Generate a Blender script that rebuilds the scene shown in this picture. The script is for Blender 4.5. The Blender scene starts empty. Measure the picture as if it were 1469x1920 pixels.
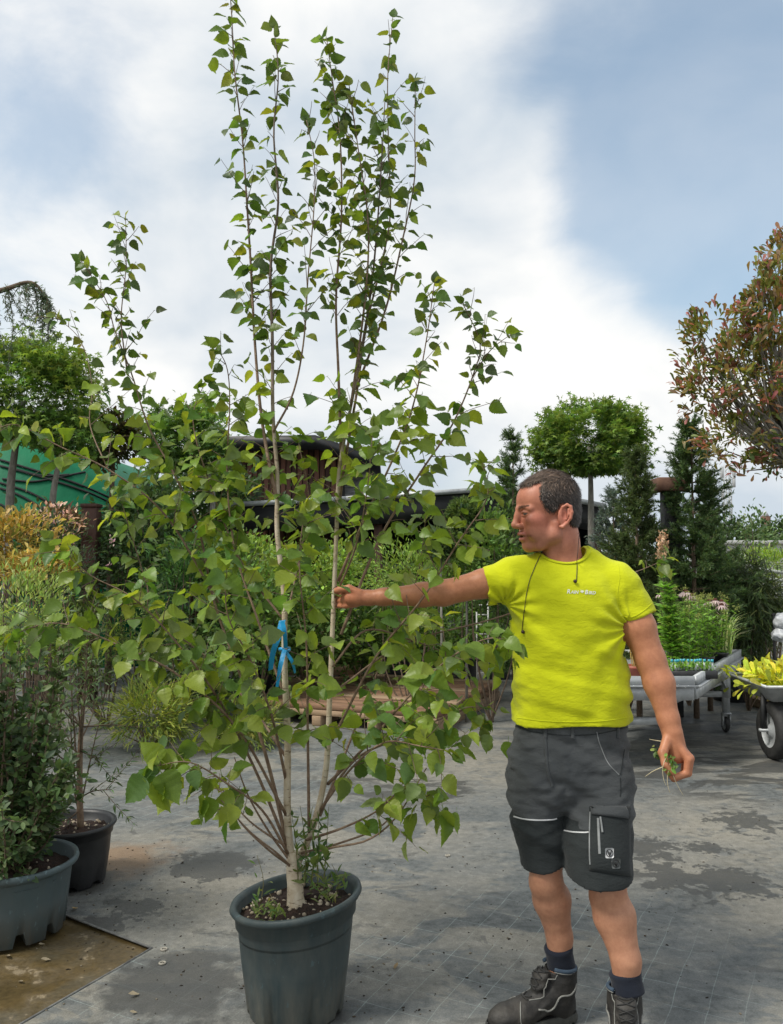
import bpy, bmesh, math, random
import numpy as np
from mathutils import Vector, Matrix
from mathutils.bvhtree import BVHTree

rng = np.random.default_rng(7)
random.seed(7)
scene = bpy.context.scene
COL = scene.collection

# ------------------------------------------------------------------ camera
CAM_H = 1.5
FPX = 1598.0                        # focal length in pixels of the 1469 x 1920 frame
PITCH = math.atan(90 / FPX)         # slightly upwards
cam_d = bpy.data.cameras.new('camera')
cam_d.sensor_fit = 'VERTICAL'
cam_d.sensor_height = 24.0
cam_d.sensor_width = 18.0
cam_d.lens = 24.0 * FPX / 1920.0
cam_d.clip_start = 0.05
cam_d.clip_end = 3000
cam = bpy.data.objects.new('camera', cam_d)
COL.objects.link(cam)
cam.location = (0, 0, CAM_H)
cam.rotation_euler = (math.radians(90) + PITCH, 0, 0)
scene.camera = cam

# ------------------------------------------------------------------ sky and sun
SUN_EL, SUN_AZ = math.radians(54), math.radians(-118)   # azimuth from +Y (view direction) towards +X
SUN_POWER, SUN_ANGLE = 2.1, math.radians(14)
SKY_STRENGTH = 0.12
CLOUD = 0.635
scene.view_settings.view_transform = 'Standard'
scene.view_settings.look = 'None'
scene.view_settings.exposure = 0.68
scene.view_settings.gamma = 1.0
scene.view_settings.use_curve_mapping = False
scene.cycles.max_bounces = 6
scene.cycles.diffuse_bounces = 3
scene.cycles.glossy_bounces = 2
scene.cycles.transmission_bounces = 3

def raydir(x, y):
    cx, cy = (x - 734.5) / FPX, (960 - y) / FPX
    c, s = math.cos(PITCH), math.sin(PITCH)
    return Vector((cx, c - cy * s, s + cy * c))
def P(x, y, D):
    "point of the place seen at photo position (x, y), D metres in front of the photographer"
    d = raydir(x, y)
    return Vector((0, 0, CAM_H)) + d * (D / d.y)
def G(x, y, z=0.0):
    d = raydir(x, y)
    return Vector((0, 0, CAM_H)) + d * ((z - CAM_H) / d.z)

world = bpy.data.worlds.new('World')
scene.world = world
world.use_nodes = True
def build_world():
    nt = world.node_tree
    N, L = nt.nodes, nt.links
    N.clear()
    out = N.new('ShaderNodeOutputWorld')
    sky = N.new('ShaderNodeTexSky')
    sky.sky_type = 'NISHITA'
    sky.sun_disc = False
    sky.sun_elevation = SUN_EL
    sky.sun_rotation = SUN_AZ
    sky.air_density = 1.0
    sky.dust_density = 3.0
    bg = N.new('ShaderNodeBackground')
    bg.inputs['Strength'].default_value = SKY_STRENGTH
    tn_ = N.new('ShaderNodeMix'); tn_.data_type = 'RGBA'; tn_.blend_type = 'MULTIPLY'; tn_.inputs[0].default_value = 1.0
    L.new(sky.outputs[0], tn_.inputs[6]); tn_.inputs[7].default_value = (.98, 1.08, 1.0, 1)
    L.new(tn_.outputs[2], bg.inputs['Color'])
    tc = N.new('ShaderNodeTexCoord')
    def math_(op, a, b=None, clamp=False):
        n = N.new('ShaderNodeMath'); n.operation = op; n.use_clamp = clamp
        for i, v in enumerate((a, b)):
            if v is None: continue
            if isinstance(v, (int, float)): n.inputs[i].default_value = v
            else: L.new(v, n.inputs[i])
        return n.outputs[0]
    def noise(scale, detail, rough, dist, loc=(0, 0, 0), stretch=(1, 1, 1.6)):
        mp = N.new('ShaderNodeMapping')
        mp.inputs['Location'].default_value = loc
        mp.inputs['Scale'].default_value = stretch
        L.new(tc.outputs['Generated'], mp.inputs[0])
        n = N.new('ShaderNodeTexNoise')
        n.inputs['Scale'].default_value = scale
        n.inputs['Detail'].default_value = detail
        n.inputs['Roughness'].default_value = rough
        n.inputs['Distortion'].default_value = dist
        L.new(mp.outputs[0], n.inputs['Vector'])
        return n.outputs[0]
    n1 = noise(2.0, 7, 0.52, 0.35)
    dens = math_('ADD', math_('MULTIPLY', math_('SUBTRACT', n1, 0.5), 1.5), 0.85)
    # clear patches and the edge of the big cloud bank as they lie over the yard
    for (px, py, rad, amt) in ((1440, 300, 15, -1.05), (1260, 390, 8, -0.75), (1150, 60, 11, -0.50), (1400, 480, 6, -0.5), (1330, 60, 7, .40), (330, 330, 9, -.22), (90, 40, 8, -.22), (40, 420, 9, -0.62), (1380, 760, 13, .45),
                               (250, 660, 10, -0.10), (760, 250, 16, 0.45), (1040, 300, 4, .5), (500, 560, 17, 0.35), (1130, 620, 9, .45)):
        d = raydir(px, py).normalized()
        vm = N.new('ShaderNodeVectorMath'); vm.operation = 'DOT_PRODUCT'
        nv = N.new('ShaderNodeVectorMath'); nv.operation = 'NORMALIZE'
        L.new(tc.outputs['Generated'], nv.inputs[0])
        L.new(nv.outputs[0], vm.inputs[0]); vm.inputs[1].default_value = d
        mr = N.new('ShaderNodeMapRange'); mr.interpolation_type = 'SMOOTHSTEP'
        L.new(vm.outputs['Value'], mr.inputs['Value'])
        mr.inputs['From Min'].default_value = math.cos(math.radians(rad * 1.25))
        mr.inputs['From Max'].default_value = math.cos(math.radians(rad * 0.2))
        dens = math_('ADD', dens, math_('MULTIPLY', mr.outputs[0], amt))
    n3 = noise(5.0, 11, 0.60, 0.35, (3.1, 1.7, 0.4))
    dens = math_('ADD', dens, math_('MULTIPLY', math_('SUBTRACT', n3, 0.5), 1.5))
    cov = N.new('ShaderNodeMapRange'); cov.interpolation_type = 'SMOOTHSTEP'
    L.new(dens, cov.inputs['Value'])
    cov.inputs['From Min'].default_value = -0.05
    cov.inputs['From Max'].default_value = 1.05
    cov.inputs['To Min'].default_value = 0.30
    n2 = noise(3.4, 6, 0.5, 0.2, (7.3, 2.1, 5.2))
    ramp = N.new('ShaderNodeValToRGB')
    ramp.color_ramp.elements[0].position = 0.36; ramp.color_ramp.elements[0].color = (0.62, 0.70, 0.78, 1)
    ramp.color_ramp.elements[1].position = 0.60; ramp.color_ramp.elements[1].color = (1.0, 1.0, 0.985, 1)
    L.new(n2, ramp.inputs[0])
    cl = N.new('ShaderNodeBackground'); cl.inputs['Strength'].default_value = CLOUD
    L.new(ramp.outputs[0], cl.inputs['Color'])
    mx = N.new('ShaderNodeMixShader')
    L.new(cov.outputs[0], mx.inputs[0]); L.new(bg.outputs[0], mx.inputs[1]); L.new(cl.outputs[0], mx.inputs[2])
    L.new(mx.outputs[0], out.inputs[0])
build_world()
sun_d = bpy.data.lights.new('sun', 'SUN')
sun_d.energy = SUN_POWER
sun_d.angle = SUN_ANGLE
sun_d.color = (1.0, 0.95, 0.86)
sun = bpy.data.objects.new('sun', sun_d)
COL.objects.link(sun)
sd = Vector((math.sin(SUN_AZ) * math.cos(SUN_EL), math.cos(SUN_AZ) * math.cos(SUN_EL), math.sin(SUN_EL)))
sun.rotation_euler = (-sd).to_track_quat('-Z', 'Y').to_euler()
sun.location = (0, 0, 20)

# ------------------------------------------------------------------ object helpers
def tag(o, label=None, cat=None, group=None, kind=None):
    if label: o['label'] = label
    if cat: o['category'] = cat
    if group: o['group'] = group
    if kind: o['kind'] = kind
    return o
def empty(name, loc=(0, 0, 0), label=None, cat=None, group=None, rz=0.0):
    o = bpy.data.objects.new(name, None)
    o.empty_display_size = 0.1
    COL.objects.link(o)
    o.location = loc
    o.rotation_euler = (0, 0, rz)
    return tag(o, label, cat, group)
def link(name, me, parent=None, loc=None, rot=None, scale=None):
    o = bpy.data.objects.new(name, me)
    COL.objects.link(o)
    if parent is not None:
        o.parent = parent
    if loc is not None: o.location = loc
    if rot is not None: o.rotation_euler = rot
    if scale is not None: o.scale = scale
    return o
def copy_tree(o, parent=None):
    c = o.copy(); COL.objects.link(c)
    c.parent = parent
    for ch in list(o.children):
        copy_tree(ch, c)
    return c

class MB:
    "collects vertices and faces, built as one mesh"
    def __init__(s): s.V = []; s.F = []; s.n = 0; s.T = []
    def add(s, V, F, tint=None):
        V = np.asarray(V, float).reshape(-1, 3)
        s.V.append(V)
        if isinstance(F, np.ndarray): s.F.append(F + s.n)
        else:
            by = {}
            for f in F: by.setdefault(len(f), []).append(f)
            for k, fs in by.items(): s.F.append(np.array(fs, int) + s.n)
        if tint is not None:
            t = np.asarray(tint, float)
            if t.ndim == 1: t = np.tile(t, (len(V), 1))
            s.T.append(t)
        else: s.T.append(np.ones((len(V), 3)))
        s.n += len(V)
        return s
    def mesh(s, name, mats=None, smooth=True, tint=False):
        V = np.concatenate(s.V) if s.V else np.zeros((0, 3))
        me = bpy.data.meshes.new(name)
        me.vertices.add(len(V))
        me.vertices.foreach_set('co', V.astype(np.float32).ravel())
        tot = np.concatenate([np.full(len(f), f.shape[1]) for f in s.F])
        loops = np.concatenate([f.ravel() for f in s.F])
        start = np.concatenate([[0], np.cumsum(tot)[:-1]])
        me.loops.add(len(loops)); me.loops.foreach_set('vertex_index', loops.astype(np.int32))
        me.polygons.add(len(tot))
        me.polygons.foreach_set('loop_start', start.astype(np.int32))
        me.polygons.foreach_set('loop_total', tot.astype(np.int32))
        if smooth: me.polygons.foreach_set('use_smooth', np.ones(len(tot), bool))
        if tint:
            a = me.attributes.new('tint', 'FLOAT_COLOR', 'POINT')
            T = np.concatenate(s.T); T = np.hstack([T, np.ones((len(T), 1))])
            a.data.foreach_set('color', T.astype(np.float32).ravel())
        me.update(calc_edges=True)
        me.validate()
        if mats:
            for m in (mats if isinstance(mats, (list, tuple)) else [mats]): me.materials.append(m)
        return me
    def build(s, name, mats, parent=None, smooth=True, tint=False, loc=None, rot=None):
        return link(name, s.mesh(name, mats, smooth, tint), parent, loc, rot)

def frames(pts):
    pts = np.asarray(pts, float)
    t = np.gradient(pts, axis=0)
    t /= np.linalg.norm(t, axis=1, keepdims=True) + 1e-9
    n = np.zeros_like(t)
    a = np.array([0, 0, 1.0]) if abs(t[0][2]) < 0.9 else np.array([1.0, 0, 0])
    v = a - t[0] * a.dot(t[0]); n[0] = v / np.linalg.norm(v)
    for i in range(1, len(t)):
        v = n[i - 1] - t[i] * n[i - 1].dot(t[i]); n[i] = v / (np.linalg.norm(v) + 1e-9)
    return t, n, np.cross(t, n)
def tube(pts, radii, sides=6, cap=True):
    pts = np.asarray(pts, float); m = len(pts)
    r = np.broadcast_to(np.asarray(radii, float), (m,))
    t, n, b = frames(pts)
    a = np.arange(sides) * 2 * np.pi / sides
    ring = np.cos(a)[None, :, None] * n[:, None] + np.sin(a)[None, :, None] * b[:, None]
    V = (pts[:, None] + ring * r[:, None, None]).reshape(-1, 3)
    i = np.arange(m - 1)[:, None] * sides; j = np.arange(sides)[None]
    k = (j + 1) % sides
    F = np.stack([i + j, i + k, i + sides + k, i + sides + j], -1).reshape(-1, 4)
    if not cap: return V, F
    F = [tuple(f) for f in F] + [tuple(range(sides))[::-1], tuple(range((m - 1) * sides, m * sides))]
    return V, F
def spline(pts, n):
    "smooth curve through the points, n samples"
    pts = np.asarray(pts, float); m = len(pts)
    if m == 2: 
        t = np.linspace(0, 1, n)[:, None]; return pts[0] * (1 - t) + pts[1] * t
    Q = np.vstack([2 * pts[0] - pts[1], pts, 2 * pts[-1] - pts[-2]])
    u = np.linspace(0, m - 1 - 1e-9, n); i = u.astype(int); t = (u - i)[:, None]
    p0, p1, p2, p3 = Q[i], Q[i + 1], Q[i + 2], Q[i + 3]
    return 0.5 * (2 * p1 + (p2 - p0) * t + (2 * p0 - 5 * p1 + 4 * p2 - p3) * t ** 2 + (3 * p1 - p0 - 3 * p2 + p3) * t ** 3)
def box(cx, cy, cz, sx, sy, sz, bev=0.0):
    "box with optional chamfer, returns V, F"
    if bev <= 0:
        V = np.array([(x, y, z) for z in (-.5, .5) for y in (-.5, .5) for x in (-.5, .5)]) * (sx, sy, sz) + (cx, cy, cz)
        return V, [(0, 2, 3, 1), (4, 5, 7, 6), (0, 1, 5, 4), (2, 6, 7, 3), (0, 4, 6, 2), (1, 3, 7, 5)]
    bm = bmesh.new()
    bmesh.ops.create_cube(bm, size=1)
    for v in bm.verts: v.co = Vector((v.co.x * sx, v.co.y * sy, v.co.z * sz))
    bmesh.ops.bevel(bm, geom=bm.edges[:], offset=bev, segments=1, affect='EDGES')
    bm.verts.index_update()
    V = np.array([v.co[:] for v in bm.verts]) + (cx, cy, cz)
    F = [tuple(v.index for v in f.verts) for f in bm.faces]
    bm.free()
    return V, F
def lathe(prof, sides=48, fn=None, close=False):
    "profile of (radius, z); fn(V, angle, profile index) may reshape"
    prof = np.asarray(prof, float); m = len(prof)
    a = np.arange(sides) * 2 * np.pi / sides
    V = np.stack([prof[:, 0, None] * np.cos(a), prof[:, 0, None] * np.sin(a), np.broadcast_to(prof[:, 1, None], (m, sides))], -1)
    if fn: V = fn(V, a)
    i = np.arange(m - 1)[:, None] * sides; j = np.arange(sides)[None]; k = (j + 1) % sides
    F = np.stack([i + j, i + k, i + sides + k, i + sides + j], -1).reshape(-1, 4)
    return V.reshape(-1, 3), F
def rotz(V, a):
    c, s = math.cos(a), math.sin(a)
    V = np.asarray(V, float)
    return np.stack([V[:, 0] * c - V[:, 1] * s, V[:, 0] * s + V[:, 1] * c, V[:, 2]], -1)
def beam(mb, a, b, w, h):
    "square bar from a to b"
    a, b = np.array(a, float), np.array(b, float)
    d = b - a; L = np.linalg.norm(d); d /= L
    up = np.array([0, 0, 1.0]) if abs(d[2]) < .95 else np.array([1.0, 0, 0])
    s = np.cross(d, up); s /= np.linalg.norm(s); u = np.cross(s, d)
    V, F = box(0, 0, 0, 1, 1, 1)
    V = (a + b) / 2 + V[:, :1] * d * L + V[:, 1:2] * s * w + V[:, 2:] * u * h
    mb.add(V, F)
    return mb

# ------------------------------------------------------------------ materials
def newmat(name):
    m = bpy.data.materials.new(name); m.use_nodes = True
    nt = m.node_tree; nt.nodes.clear()
    out = nt.nodes.new('ShaderNodeOutputMaterial')
    b = nt.nodes.new('ShaderNodeBsdfPrincipled')
    nt.links.new(b.outputs[0], out.inputs[0])
    return m, nt, b, out
def nnoise(nt, scale, detail=4, rough=.55, dist=0.0, coord='Object', stretch=None):
    tc = nt.nodes.new('ShaderNodeTexCoord')
    src = tc.outputs[coord]
    if stretch:
        mp = nt.nodes.new('ShaderNodeMapping'); mp.inputs['Scale'].default_value = stretch
        nt.links.new(src, mp.inputs[0]); src = mp.outputs[0]
    n = nt.nodes.new('ShaderNodeTexNoise')
    n.inputs['Scale'].default_value = scale; n.inputs['Detail'].default_value = detail
    n.inputs['Roughness'].default_value = rough; n.inputs['Distortion'].default_value = dist
    nt.links.new(src, n.inputs['Vector'])
    return n.outputs[0]
def nramp(nt, src, stops):
    r = nt.nodes.new('ShaderNodeValToRGB')
    e = r.color_ramp.elements
    while len(e) < len(stops): e.new(0.5)
    for i, (p, c) in enumerate(stops):
        e[i].position = p; e[i].color = (*c, 1) if len(c) == 3 else c
    nt.links.new(src, r.inputs[0])
    return r.outputs[0]
def nmix(nt, fac, a, b, mode='MIX'):
    n = nt.nodes.new('ShaderNodeMix'); n.data_type = 'RGBA'; n.blend_type = mode
    if isinstance(fac, (int, float)): n.inputs[0].default_value = fac
    else: nt.links.new(fac, n.inputs[0])
    for i, v in ((6, a), (7, b)):
        if isinstance(v, tuple): n.inputs[i].default_value = (*v, 1) if len(v) == 3 else v
        else: nt.links.new(v, n.inputs[i])
    return n.outputs[2]
def nmath(nt, op, a, b=None, clamp=False):
    n = nt.nodes.new('ShaderNodeMath'); n.operation = op; n.use_clamp = clamp
    for i, v in enumerate((a, b)):
        if v is None: continue
        if isinstance(v, (int, float)): n.inputs[i].default_value = v
        else: nt.links.new(v, n.inputs[i])
    return n.outputs[0]
def nbump(nt, b, src, strength=.3, dist=.01):
    n = nt.nodes.new('ShaderNodeBump'); n.inputs['Strength'].default_value = strength
    n.inputs['Distance'].default_value = dist
    nt.links.new(src, n.inputs['Height']); nt.links.new(n.outputs[0], b.inputs['Normal'])
def pm(name, c1, c2=None, scale=8, rough=.6, bump=0.0, metal=0.0, stretch=None, detail=5, bscale=None, lo=.35, hi=.65, spec=.5, bdist=.01):
    "procedural two-tone material"
    m, nt, b, out = newmat(name)
    b.inputs['Roughness'].default_value = rough; b.inputs['Metallic'].default_value = metal
    b.inputs['Specular IOR Level'].default_value = spec
    c2 = c2 or tuple(v * .7 for v in c1)
    n = nnoise(nt, scale, detail, .6, .2, stretch=stretch)
    nt.links.new(nramp(nt, n, [(lo, c1), (hi, c2)]), b.inputs['Base Color'])
    if bump:
        nbump(nt, b, nnoise(nt, bscale or scale * 4, 4, .6, stretch=stretch), bump, bdist)
    return m
def leafmat(name, trans=.35, rough=.5, spec=.4, boost=(1.25, 1.2, .7), gain=1.3):
    m, nt, b, out = newmat(name)
    at = nt.nodes.new('ShaderNodeAttribute'); at.attribute_name = 'tint'
    n = nnoise(nt, 40, 2)
    c = nmix(nt, 1.0, at.outputs['Color'], nramp(nt, n, [(.3, tuple(.8 * gain for _ in range(3))), (.7, tuple(1.12 * gain for _ in range(3)))]), 'MULTIPLY')
    nt.links.new(c, b.inputs['Base Color'])
    b.inputs['Roughness'].default_value = rough
    b.inputs['Specular IOR Level'].default_value = spec
    tr = nt.nodes.new('ShaderNodeBsdfTranslucent')
    nt.links.new(nmix(nt, 1.0, c, boost, 'MULTIPLY'), tr.inputs[0])
    ms = nt.nodes.new('ShaderNodeMixShader'); ms.inputs[0].default_value = trans
    nt.links.new(b.outputs[0], ms.inputs[1]); nt.links.new(tr.outputs[0], ms.inputs[2])
    nt.links.new(ms.outputs[0], out.inputs[0])
    return m
M = {}
M['leaf'] = leafmat('foliage', .42, gain=1.9)
M['birch_leaf'] = leafmat('birch_foliage', .45, .42, .45, (1.7, 1.55, .5), 1.6)
M['petal'] = leafmat('petals', .25, .6, .2, (1, 1, 1), 1.0)
M['bark_dark'] = pm('dark_twig_bark', (.10, .06, .045), (.19, .13, .09), 60, .7, .3)
M['bark_grey'] = pm('grey_trunk_bark', (.26, .25, .22), (.14, .13, .11), 30, .85, .5, stretch=(1, 1, .35))
M['bark_brown'] = pm('brown_bark', (.17, .12, .08), (.09, .065, .045), 40, .85, .5)
M['soil'] = pm('dark_potting_soil', (.045, .022, .014), (.016, .009, .006), 60, .95, .9, bscale=120)
M['black_plastic'] = pm('black_pot_plastic', (.014, .015, .017), (.03, .031, .033), 9, .45, .05)
M['steel'] = pm('galvanised_steel', (.50, .52, .53), (.36, .38, .39), 14, .55, .05, metal=.45)
M['rubber'] = pm('black_rubber', (.014, .014, .014), (.03, .03, .029), 25, .75, .2)

# ------------------------------------------------------------------ foliage helpers
def leaf_template(kind):
    "leaf lying along +Y, upper side +Z, length 1"
    if kind == 'birch':
        h = [(-.015, .05), (-.01, .16), (.04, .27), (.10, .335), (.13, .35), (.17, .385), (.21, .38), (.26, .41), (.30, .395), (.36, .40), (.40, .375), (.46, .37), (.50, .335), (.56, .32), (.60, .28),
             (.66, .255), (.70, .215), (.77, .17), (.81, .13), (.87, .085), (.93, .04), (1.0, .004)]
        return h, .16
    if kind == 'oval': return [(0, .02), (.2, .2), (.5, .27), (.8, .17), (1, .01)], .12
    if kind == 'lance': return [(0, .02), (.3, .12), (.65, .1), (1, .005)], .1
    if kind == 'blade': return [(0, .05), (.4, .05), (.8, .03), (1, .004)], .1
    if kind == 'needle': return [(0, .075), (.6, .07), (1, .012)], 0
    if kind == 'spatula': return [(0, .02), (.35, .12), (.7, .2), (.9, .16), (1, .02)], .15
def make_leaf(kind, fold=.25, droop=.25, twist=0.0, seed=0, petiole=0.0, mid=False):
    h, _ = leaf_template(kind)
    r = np.random.default_rng(seed)
    V, F = [], []
    cols = 5 if mid else 3
    for i, (t, w) in enumerate(h):
        a = twist * t
        wl, wr = w * (1 + r.normal(0, .05)), w * (1 + r.normal(0, .05))
        xs = (-wl, -wl * .5, 0, wr * .5, wr) if mid else (-wl, 0, wr)
        for x in xs:
            z = abs(x) * fold - droop * t * t * .55 + (r.normal(0, .012) + .02 * math.sin(t * 9 + seed) if abs(x) > .05 else 0)
            V.append((x * math.cos(a), t, z + x * math.sin(a)))
    n = len(h)
    for i in range(n - 1):
        for c in range(cols - 1):
            F.append((i * cols + c, i * cols + c + 1, (i + 1) * cols + c + 1, (i + 1) * cols + c))
    if petiole:
        k = len(V)
        V += [(-.012, -petiole, petiole * .25), (.012, -petiole, petiole * .25), (.014, 0.02, .004), (-.014, .02, .004)]
        F.append((k, k + 1, k + 2, k + 3))
    return np.array(V, float), np.array(F, int)
def basis(y, nrm):
    "orthonormal frames (N,3,3): columns x, y, z with y exact and z near nrm"
    y = y / (np.linalg.norm(y, axis=1, keepdims=True) + 1e-9)
    x = np.cross(y, nrm); x /= (np.linalg.norm(x, axis=1, keepdims=True) + 1e-9)
    z = np.cross(x, y)
    return np.stack([x, y, z], -1)
def scatter(mb, tmpl, pos, B, size, tint):
    V, F = tmpl
    k, n = len(V), len(pos)
    W = np.einsum('nij,kj->nki', B, V) * size[:, None, None] + pos[:, None]
    FF = (F[None] + (np.arange(n) * k)[:, None, None]).reshape(-1, F.shape[1])
    mb.add(W.reshape(-1, 3), FF, np.repeat(tint, k, 0))
def rnd_dir(n, r=None):
    r = r or rng
    v = r.normal(size=(n, 3)); return v / np.linalg.norm(v, axis=1, keepdims=True)
def tints(n, pal, jit=.18, r=None):
    r = r or rng
    pal = np.array(pal); c = pal[r.integers(0, len(pal), n)]
    return np.clip(c * np.exp(r.normal(0, jit, (n, 1))) * np.exp(r.normal(0, jit * .35, (n, 3))), .003, .9)
LT = {k: make_leaf(k, .3, .3, seed=3) for k in ('oval', 'lance', 'blade', 'spatula')}
LT['needle'] = make_leaf('needle', .2, .1)
LT['star'] = None
def star_leaf():
    V = [(0, 0, 0)]; pts = 5
    for i in range(11):
        a = math.radians(-150 + 300 * i / 10) ; rr = .55 if i % 2 == 0 else .2
        V.append((math.sin(a) * rr, .35 + math.cos(a) * rr, -.12 * (rr > .4)))
    V[0] = (0, .35, .05)
    return np.array(V, float), np.array([(0, i + 1, i) for i in range(1, 11)], int)
LT['star'] = star_leaf()
def cloud_points(n, c, rad, clumps=40, spread=.22, shell=.55, r=None, flat=None):
    "points in leaf clumps spread through an ellipsoid, plus outward direction"
    r = r or rng
    cd = rnd_dir(clumps, r) * (shell + (1 - shell) * r.random((clumps, 1)) ** .6) * (1 + r.normal(0, .07, (clumps, 1)))
    if flat is not None: cd[:, 2] = np.maximum(cd[:, 2], flat)
    which = r.integers(0, clumps, n)
    p = cd[which] + r.normal(0, spread, (n, 3)) * (0.6 + 0.8 * r.random((clumps, 1)))[which]
    if flat is not None: p[:, 2] = np.maximum(p[:, 2], flat - .1 * r.random(n))
    out = p / (np.linalg.norm(p, axis=1, keepdims=True) + 1e-6)
    return np.array(c) + p * np.array(rad), out, which, cd * np.array(rad) + np.array(c)
def foliage(c, rad, n, size, pal, kind='oval', clumps=40, spread=.22, shell=.55, up=.35, seed=0, jit=.2, flat=None, tips=None, out_w=.9):
    "mesh builder holding a crown of n leaves"
    r = np.random.default_rng(seed)
    p, out, which, cc = cloud_points(n, c, rad, clumps, spread, shell, r, flat)
    y = out * out_w + rnd_dir(n, r) * .8 + np.array([0, 0, up])
    nr = np.array([0, 0, 1.0]) + rnd_dir(n, r) * .7 + out * .3
    t = tints(n, pal, jit, r) * np.exp(r.normal(0, .14, (clumps, 1)))[which]
    if tips is not None:
        o = np.linalg.norm((p - np.array(c)) / np.array(rad), axis=1)
        k = r.random(n) < np.clip((o - .6) * 1.5, 0, .85)
        t[k] = tints(k.sum(), tips, jit, r)
    mb = MB()
    scatter(mb, LT[kind], p, basis(y, nr), size * (.7 + .6 * r.random(n)), t)
    return mb, cc
def stems_to(base, targets, r0=.012, r1=.003, bend=.25, seed=0, sides=5):
    r = np.random.default_rng(seed)
    mb = MB(); base = np.array(base, float)
    for t in targets:
        t = np.array(t, float); L = np.linalg.norm(t - base)
        mid = base * .55 + t * .45 + r.normal(0, bend * .2, 3) * L; mid[2] = max(mid[2], base[2] + .25 * (t[2] - base[2]))
        pts = spline([base + r.normal(0, .006, 3) * (1, 1, 0), mid, t], 7)
        mb.add(*tube(pts, np.linspace(r0, r1, 7), sides, False))
    return mb
# ================================================================== ground
def mat_ground():
    m, nt, b, out = newmat('wet_brown_ground')
    n1 = nnoise(nt, 2.2, 6, .6, .3); n2 = nnoise(nt, 7, 6, .6, .5); n3 = nnoise(nt, 60, 3)
    c = nramp(nt, n1, [(.3, (.045, .034, .014)), (.5, (.10, .07, .028)), (.68, (.085, .075, .05))])
    dry = nramp(nt, n2, [(.60, (0, 0, 0)), (.64, (1, 1, 1))])
    c = nmix(nt, nmath(nt, 'MULTIPLY', dry, .8), c, (.24, .19, .12))
    c = nmix(nt, 1.0, c, nramp(nt, n3, [(.3, (.75,) * 3), (.7, (1.2,) * 3)]), 'MULTIPLY')
    nt.links.new(c, b.inputs['Base Color'])
    nt.links.new(nramp(nt, n2, [(.45, (.28,) * 3), (.62, (.8,) * 3)]), b.inputs['Roughness'])
    nbump(nt, b, n3, .25, .004)
    return m
def mat_fabric():
    m, nt, b, out = newmat('dusty_woven_ground_fabric')
    tc = nt.nodes.new('ShaderNodeTexCoord')
    mp = nt.nodes.new('ShaderNodeMapping'); mp.inputs['Rotation'].default_value = (0, 0, math.radians(27.5))
    nt.links.new(tc.outputs['Object'], mp.inputs[0])
    wob = nt.nodes.new('ShaderNodeTexNoise'); wob.inputs['Scale'].default_value = 3; wob.inputs['Detail'].default_value = 2
    nt.links.new(mp.outputs[0], wob.inputs['Vector'])
    va = nt.nodes.new('ShaderNodeVectorMath'); va.operation = 'MULTIPLY_ADD'
    nt.links.new(wob.outputs['Color'], va.inputs[0]); va.inputs[1].default_value = (.03, .03, 0); nt.links.new(mp.outputs[0], va.inputs[2])
    sp = nt.nodes.new('ShaderNodeSeparateXYZ'); nt.links.new(va.outputs[0], sp.inputs[0])
    def lines(src, step, w):
        f = nmath(nt, 'FRACT', nmath(nt, 'DIVIDE', src, step))
        d = nmath(nt, 'ABSOLUTE', nmath(nt, 'SUBTRACT', f, .5))
        return nmath(nt, 'LESS_THAN', d, w / step / 2)
    ln = nmath(nt, 'MAXIMUM', lines(sp.outputs[0], .115, .0028), lines(sp.outputs[1], .15, .0028))
    weave = nt.nodes.new('ShaderNodeTexWave'); weave.inputs['Scale'].default_value = 130; weave.inputs['Distortion'].default_value = 1.0
    nt.links.new(mp.outputs[0], weave.inputs['Vector'])
    big = nnoise(nt, .8, 7, .62, .4)
    mid = nnoise(nt, 2.6, 7, .62, .6, stretch=(.7, 1.3, 1))
    fine = nnoise(nt, 22, 6, .7)
    c = nramp(nt, nmath(nt, 'ADD', nmath(nt, 'MULTIPLY', fine, .55), nmath(nt, 'MULTIPLY', mid, .45)), [(.38, (.062, .070, .070)), (.47, (.105, .114, .114)), (.53, (.12, .128, .126)), (.62, (.175, .18, .175))])
    lf = nramp(nt, nnoise(nt, 2.3, 7, .7), [(.40, (.02,) * 3), (.68, (.6,) * 3)])
    LN = ln, lf
    # dried mud: drifts of beige dust with crisp tide marks
    dust = nramp(nt, big, [(.40, (0,) * 3), (.60, (.9,) * 3)])
    dust2 = nramp(nt, mid, [(.43, (.05,) * 3), (.475, (.35,) * 3), (.485, (.85,) * 3), (.6, (.95,) * 3)])
    def spot(px, py, rad, soft=.5, wob=.35):
        g = G(px, py)
        vm = nt.nodes.new('ShaderNodeVectorMath'); vm.operation = 'DISTANCE'
        v2 = nt.nodes.new('ShaderNodeVectorMath'); v2.operation = 'MULTIPLY_ADD'
        w2 = nt.nodes.new('ShaderNodeTexNoise'); w2.inputs['Scale'].default_value = 3.2 / rad * .6; w2.inputs['Detail'].default_value = 9; w2.inputs['Roughness'].default_value = .68
        nt.links.new(tc.outputs['Object'], w2.inputs['Vector'])
        nt.links.new(w2.outputs['Color'], v2.inputs[0]); v2.inputs[1].default_value = (rad * wob * 5, rad * wob * 5, 0)
        nt.links.new(tc.outputs['Object'], v2.inputs[2])
        nt.links.new(v2.outputs[0], vm.inputs[0]); o = rad * wob * 2.5
        vm.inputs[1].default_value = (g.x + o, g.y + o, rad * 0)
        mr = nt.nodes.new('ShaderNodeMapRange')
        nt.links.new(vm.outputs['Value'], mr.inputs['Value'])
        mr.inputs['From Min'].default_value = rad * (1 - soft); mr.inputs['From Max'].default_value = rad
        mr.inputs['To Min'].default_value = 1; mr.inputs['To Max'].default_value = 0
        return mr.outputs[0]
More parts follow.
